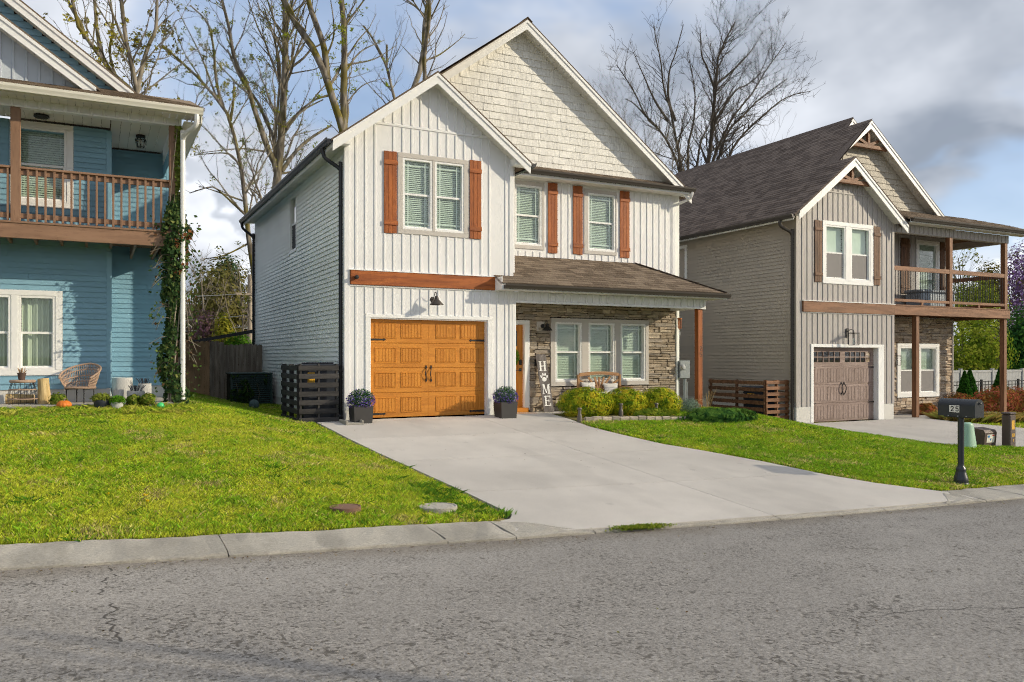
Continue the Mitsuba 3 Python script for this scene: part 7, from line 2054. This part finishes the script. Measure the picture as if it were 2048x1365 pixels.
for s in range(260):
    z0 = r.uniform(0.8, 4.0); sgn = 1 if r.random() < 0.55 else -1
    dn.append((1.33 + sgn * r.uniform(0.2, 0.44), 16.36 + 0.04 * r.normal(), z0 - r.uniform(0, 0.3)))
foliage(k, 'trailing_leaves', np.array(dn), np.tile([0, -1.0, 0], (len(dn), 1)), 0.032, [(0.05, 0.09, 0.03), (0.05, 0.09, 0.03), (0.07, 0.12, 0.035), (0.16, 0.09, 0.05), (0.12, 0.17, 0.04)], 63, 0.7, 0.75)
# small leafy plants at the edge of the blue porch
for i, (x, y, s, lab) in enumerate([(-0.58, 16.45, 0.13, 'leafy green plant before the pale log stump'), (0.62, 16.15, 0.11, 'leafy weed in front of the concrete bowl'), (0.85, 16.1, 0.12, 'leafy weed right of the concrete bowl')]):
    shrub('leafy_plant', lab, (x, y, 0.40 + s), (s * 1.2, s, s), 380, 0.036, [(0.08, 0.15, 0.02), (0.17, 0.24, 0.03), (0.28, 0.30, 0.06)], 70 + i, 0.3, cat='plant', stems=5)

# ------------------------------------------------------------------ behind the houses, left gap
GAP = 'trees and shrubs in the gap left of the white house'
for i, (nm, lab, c, rad, n, sz, cols) in enumerate([
    ('olive_tree', 'large dull olive brown tree in the gap left of the white house', (6.6, 50, 4.4), (2.3, 1.6, 2.9), 5200, 0.13, [(0.11, 0.115, 0.035), (0.17, 0.16, 0.05), (0.22, 0.20, 0.07)]),
    ('olive_tree', 'lower brown tree at the left of the gap beside the ivy', (4.2, 52, 2.2), (1.6, 1.4, 2.8), 3200, 0.13, [(0.12, 0.11, 0.045), (0.17, 0.145, 0.06)]),
    ('pine_tree', 'blue green pine top close to the white house downspout', (7.75, 56, 6.6), (0.9, 0.9, 1.5), 1500, 0.12, [(0.03, 0.075, 0.04), (0.06, 0.12, 0.06)]),
    ('redbud_shrub', 'purple flowering shrub behind the wooden fence', (4.75, 42, 2.5), (0.8, 0.7, 1.25), 1700, 0.07, [(0.15, 0.09, 0.11), (0.20, 0.11, 0.17), (0.13, 0.105, 0.06), (0.10, 0.085, 0.05)]),
    ('yellow_shrub', 'yellow green shrub behind the middle of the wooden fence', (5.35, 40, 2.2), (0.55, 0.5, 1.35), 1500, 0.075, [(0.22, 0.22, 0.03), (0.34, 0.32, 0.04), (0.12, 0.15, 0.02)]),
    ('green_shrub', 'bright green bush behind the right end of the wooden fence', (5.95, 39.4, 1.55), (0.75, 0.55, 0.95), 2200, 0.07, [(0.05, 0.14, 0.015), (0.09, 0.23, 0.02), (0.14, 0.30, 0.03)])]):
    shrub(nm, lab, c, rad, n, sz, cols, 80 + i, 0.28, 2.4, 0.25, cat='tree' if 'tree' in nm else 'shrub', group=None, stems=7)
for i, (x, y, h, lab) in enumerate([(5.2, 47, 6.4, 'bare thin tree in front of the olive brown tree'), (6.9, 45, 6.0, 'bare thin tree beside the utility pole'), (4.3, 46, 4.4, 'low bare tree left of the purple shrub')]):
    tree('bare_tree', lab, y, [([(x, -0.2), (x + 0.1, h * 0.5), (x - 0.1, h)], 0.10, 0.02), ([(x, h * 0.3), (x + 0.8, h * 0.6), (x + 1.2, h * 0.85)], 0.05, 0.015), ([(x, h * 0.35), (x - 0.7, h * 0.62), (x - 1.0, h * 0.9)], 0.05, 0.015)], 90 + i, 0.1, None, None, dens=(2.6, 2.2, 1.8), twig=0.008, last=False)
UP = thing('utility_pole', 'pale wooden utility pole in the gap left of the white house', 'utility pole')
part(UP, 'pole', tube([(7.36, 45, -0.6), (7.36, 45, 5.72)], [0.16, 0.12], 12), 'm_polewood', smooth=40)
part(UP, 'crossarm', bx(W, 6.6, 8.1, 44.82, 44.90, 4.6, 4.72), 'm_polewood')
textured('m_polewood', wood((0.30, 0.25, 0.20), (0.42, 0.36, 0.29), (0.22, 0.18, 0.14), 0.1, 30), 0.85)
for i, (z0, z1, lab) in enumerate([(4.72, 4.9, 'topmost wire running left from the utility pole'), (3.55, 3.45, 'middle wire running left from the utility pole'), (2.95, 2.95, 'lowest wire running left from the utility pole')]):
    pts = [(7.3 - 11 * t, 45 + 3 * t, z0 + (z1 - z0) * t - 0.35 * 4 * t * (1 - t)) for t in np.linspace(0, 1, 12)]
    part(thing('utility_wire', lab, 'wire'), 'cable', tube(pts, 0.018, 5, False), 'm_zincl')
DH = thing('distant_house', 'low brown house with white eaves far behind the wooden fence', 'house')
part(DH, 'wall', bx(W, 5.6, 12.0, 60.0, 66.0, -0.8, 3.4), 'm_brick')
flat('m_brick', (0.16, 0.085, 0.06), 0.9)
part(DH, 'roof', slab3([(5.2, 59.4, 3.55), (12.4, 59.4, 3.55), (12.4, 63, 5.2), (5.2, 63, 5.2)], 0.12), 'm_shingle_dark')
part(DH, 'eave_board', bx(W, 5.2, 12.4, 59.36, 59.399, 3.30, 3.56), 'm_trim')
for x in (6.6, 8.3):
    w_ = part(DH, 'window', bx(F(60.0), x, x + 0.9, 0.005, 0.03, 1.6, 2.9), 'm_room')
    part(w_, 'frame', join([bx(F(60.0), x - 0.1, x, 0.005, 0.06, 1.5, 3.0), bx(F(60.0), x + .9, x + 1.0, 0.005, 0.06, 1.5, 3.0), bx(F(60.0), x, x + .9, 0.005, 0.06, 2.9, 3.0), bx(F(60.0), x, x + .9, 0.005, 0.06, 1.5, 1.6)]), 'm_trim')
SH = thing('garden_shed', 'low shed with a sloping black roof just behind the wooden fence', 'shed')
part(SH, 'wall', bx(W, 2.9, 4.7, 27.9, 29.6, -0.2, 1.62), 'm_darkwood')
part(SH, 'roof', quadprism(F(27.7), [(2.6, 1.70), (4.95, 2.15), (4.95, 2.27), (2.6, 1.80)], -2.1, 0.0), 'm_black')

# ------------------------------------------------------------------ right edge: fences, shrubs, trees
VF = thing('vinyl_fence', 'pale grey vinyl privacy fence behind the black railing at the right', 'fence')
z0, z1 = -1.75, 0.60
for k_, x in enumerate(np.arange(36.0, 60.0, 2.76)):
    part(VF, 'post', join([bx(W, x - 0.07, x + 0.07, 27.93, 28.07, z0, z1 + 0.05), bx(W, x - 0.085, x + 0.085, 27.915, 28.085, z1 + .051, z1 + 0.085)]), 'm_vinylgray')
    for j in range(9):
        a = x + 0.085 + j * 0.288
        part(VF, 'panel', bx(W, a, a + 0.28, 27.985, 28.005, z0, z1 - 0.12), 'm_vinylgray')
    part(VF, 'rail', bx(W, x + 0.075, x + 2.685, 27.96, 28.04, z1 - 0.119, z1 - 0.0), 'm_vinylgray')
flat('m_vinylgray', (0.33, 0.34, 0.35), 0.5)
IF = thing('iron_fence', 'black metal railing fence in front of the vinyl fence', 'fence')
for z in (0.14, -0.02, -1.05):
    part(IF, 'rail', bx(W, 33.0, 46.0, 23.98, 24.02, z, z + 0.04), 'm_black')
for i, x in enumerate(np.arange(33.0, 46.0, 0.26)):
    part(IF, 'picket', bx(W, x - 0.012, x + 0.012, 23.988, 24.012, -1.25, 0.14), 'm_black')
for x in (34.3, 37.14, 40.0, 42.9):
    part(IF, 'post', bx(W, x - 0.045, x + 0.045, 23.955, 24.045, -1.4, 0.25), 'm_black')


def cone_tree(label, x, y, z0, h, w, seed, cols):
    k = thing('arborvitae', label, 'evergreen')
    r = np.random.default_rng(seed)
    n = 4200
    t = r.random(n) ** 0.75
    a = r.uniform(0, 2 * np.pi, n)
    prof = np.interp(t, [0, 0.12, 0.45, 0.8, 1.0], [0.85, 1.0, 0.78, 0.36, 0.03])
    rad = w * prof * (0.70 + 0.32 * r.random(n)) * (1 + 0.28 * (meshkit.fbm(np.stack([np.cos(a) * 2, np.sin(a) * 2, t * 9], -1), 3, seed) - 0.5) * 2)
    p = np.stack([x + np.cos(a) * rad, y + np.sin(a) * rad, z0 + t * h], 1)
    foliage(k, 'leaves', p, np.stack([np.cos(a), np.sin(a), 0.4 + 0 * a], 1), 0.055, cols, seed, 0.4, 0.4)
    part(k, 'trunk', tube([(x, y, z0 - 0.3), (x, y, z0 + h * 0.8)], [0.05, 0.02], 8), 'm_bark')


CON = [(0.02, 0.075, 0.012), (0.035, 0.12, 0.018), (0.06, 0.17, 0.025)]
cone_tree('left small arborvitae of the pair beside the stone wall', 32.75, 21.9, -1.25, 1.95, 0.42, 1, CON)
cone_tree('right small arborvitae of the pair, against the black railing post', 33.55, 22.2, -1.25, 2.02, 0.46, 2, CON)
cone_tree('lone arborvitae partly behind the right balcony post', 35.35, 22.0, -1.3, 2.15, 0.46, 3, CON)
RED = [(0.16, 0.10, 0.03), (0.30, 0.14, 0.04), (0.36, 0.10, 0.05), (0.30, 0.20, 0.06), (0.45, 0.14, 0.10)]
for i, (c, rad, lab) in enumerate([((25.5, 17.3, -0.30), (0.75, 0.5, 0.42), 'small reddish shrub against the tan stone wall'), ((27.35, 17.2, -0.22), (1.0, 0.6, 0.55), 'red leaved shrub right of the balcony corner post'), ((28.9, 17.3, -0.25), (0.9, 0.6, 0.55), 'red and green shrub at the right edge of the picture'), ((23.6, 17.1, -0.38), (0.45, 0.3, 0.22), 'low reddish plant under the tan wall window')]):
    shrub('red_shrub', lab, c, rad, 2600, 0.050, RED, 110 + i, 0.25, 3.0, 0.4, group='red leaved shrubs beside the grey house')
r = np.random.default_rng(120)
k = thing('ornamental_grass', 'strip of dry golden grass between the grey driveway and the red shrubs', 'grass')
labels[k]['kind'] = 'stuff'; labels[k].pop('category')
n = 5200
xx, yy = r.uniform(22.6, 31, n), 15.75 + 0.32 * r.uniform(-1, 1, n)
rng = np.random.default_rng(121)
v, f, c = blades(xx, yy, lawn_z(xx, yy), 0.30 * r.uniform(0.6, 1.2, n), 0.014 * r.uniform(0.7, 1.4, n), pal([(0.36, 0.27, 0.08), (0.28, 0.20, 0.07), (0.22, 0.24, 0.05)], n, r), 1.1)
put(k, (v, f), 'm_leaf', color=np.clip(c, 0, 1))
for i, (nm, lab, c, rad, n, sz, cols, ct) in enumerate([
    ('lime_tree_shrub', 'yellow green leafy young tree seen under the grey balcony', (47.6, 31, 1.35), (2.3, 1.8, 2.6), 6500, 0.10, [(0.13, 0.20, 0.02), (0.24, 0.31, 0.03), (0.34, 0.38, 0.05)], 'tree'),
    ('lime_tree_shrub', 'yellow green leafy tree seen through the balcony railing', (55.0, 36, 4.7), (3.0, 1.8, 2.3), 5200, 0.11, [(0.12, 0.17, 0.02), (0.22, 0.28, 0.03), (0.32, 0.34, 0.05)], 'tree'),
    ('golden_tree', 'golden olive tree top beside the right balcony post', (59.8, 38, 6.4), (1.3, 1.3, 2.3), 3600, 0.10, [(0.15, 0.12, 0.02), (0.24, 0.19, 0.03), (0.10, 0.11, 0.02)], 'tree'),
    ('redbud_tree', 'purple flowering tree at the right edge of the picture', (62.6, 37, 6.2), (2.4, 2.0, 4.2), 7000, 0.11, [(0.12, 0.09, 0.09), (0.26, 0.16, 0.36), (0.36, 0.23, 0.52), (0.16, 0.13, 0.08)], 'tree'),
    ('redbud_tree', 'purple flowering tree behind the lime green tree under the balcony', (58.8, 37, 2.6), (2.0, 1.6, 2.4), 3600, 0.10, [(0.10, 0.08, 0.07), (0.19, 0.12, 0.25), (0.08, 0.075, 0.03)], 'tree'),
    ('pine_tree', 'dark green pine at the right edge below the purple tree', (52.1, 31, 1.9), (1.3, 1.3, 2.9), 4500, 0.12, [(0.02, 0.07, 0.025), (0.05, 0.14, 0.03), (0.09, 0.22, 0.04)], 'tree'),
    ('green_shrub', 'low green bush before the vinyl fence behind the red shrubs', (31.6, 19.5, -0.55), (1.1, 0.8, 0.62), 2400, 0.06, [(0.05, 0.10, 0.02), (0.12, 0.16, 0.03), (0.22, 0.18, 0.05)], 'bush')]):
    shrub(nm, lab, c, rad, n, sz, cols, 130 + i, 0.30, 2.6, 0.2, cat=ct, stems=9)
tree('bare_tree', 'pale bare tree with yellow green tips seen above the balcony rail', 40, [([(59.6, -1.5), (59.2, 4.0), (58.6, 8.9)], 0.14, 0.03), ([(59.3, 3.0), (60.6, 6.4), (61.6, 9.0)], 0.08, 0.02), ([(59.4, 2.6), (57.8, 5.8), (56.8, 8.4)], 0.08, 0.02), ([(59.0, 5.0), (59.6, 7.6), (60.0, 9.6)], 0.05, 0.02)], 140, 0.3, YG, None, dens=(2.0, 2.0, 1.8), twig=0.010, last=False, n_leaf=900, leaf_size=0.08)
# woods in the distance all round, one mass
r = np.random.default_rng(150)
P_, N_, C_ = [], [], []
for a0 in np.arange(-34, 108, 1.9):
    d_ = r.uniform(85, 120); a = math.radians(a0 + r.normal(0, 0.5))
    c = np.array([d_ * math.sin(a), d_ * math.cos(a), 0])
    h = r.uniform(4.5, 7.5) if a0 > 20 else r.uniform(3.0, 4.5)
    p, d = ball_points(900, c + [0, 0, h * 0.25 - 2.0], (r.uniform(3, 5), 3, h * 0.85), r, 0.5, 0.3, 2.5, int(a0 + 50))
    P_.append(p); N_.append(d); C_.append(pal([[(0.075, 0.07, 0.035), (0.11, 0.10, 0.05)], [(0.06, 0.09, 0.03), (0.10, 0.13, 0.04)]][int(r.random() < 0.4)], len(p), r))
foliage('far_woods', None, np.vstack(P_), np.vstack(N_), 0.42, np.clip(np.vstack(C_), 0, 1), 151)
labels['far_woods'] = {'label': 'band of brown and green spring woods far behind the houses', 'category': 'woods', 'kind': 'stuff'}

# bits of dead leaf and grit along the kerb, on the driveway and in the road
r = np.random.default_rng(160)
xs = np.concatenate([r.uniform(-1.0, 12.0, 420), r.uniform(4.2, 10.0, 60), r.uniform(-0.5, 11, 120)])
ys = np.concatenate([7.27 - np.abs(r.normal(0, 0.10, 420)), r.uniform(8.5, 16.0, 60), r.uniform(3.0, 7.2, 120)])
rz = zr(xs) + 0.045 * (1 - ((ys - 3.4) / 3.8) ** 2) + 0.002
pz = np.stack([xs, ys, np.where(ys > 7.4, drive_z(xs, ys) + 0.004, rz)], 1)
ok = (ys < 7.4) | contains_xy(DRIVE.buffer(-0.1), xs, ys)
pz = pz[ok]
foliage('leaf_litter', None, pz, np.tile([0, 0, 4.0], (len(pz), 1)), 0.011, [(0.16, 0.10, 0.05), (0.24, 0.17, 0.09), (0.10, 0.075, 0.05), (0.20, 0.20, 0.07)], 161, 1.0, 0.6)
labels['leaf_litter'] = {'label': 'scattered dead leaf bits and grit along the kerb and driveway', 'category': 'leaf litter', 'kind': 'stuff'}
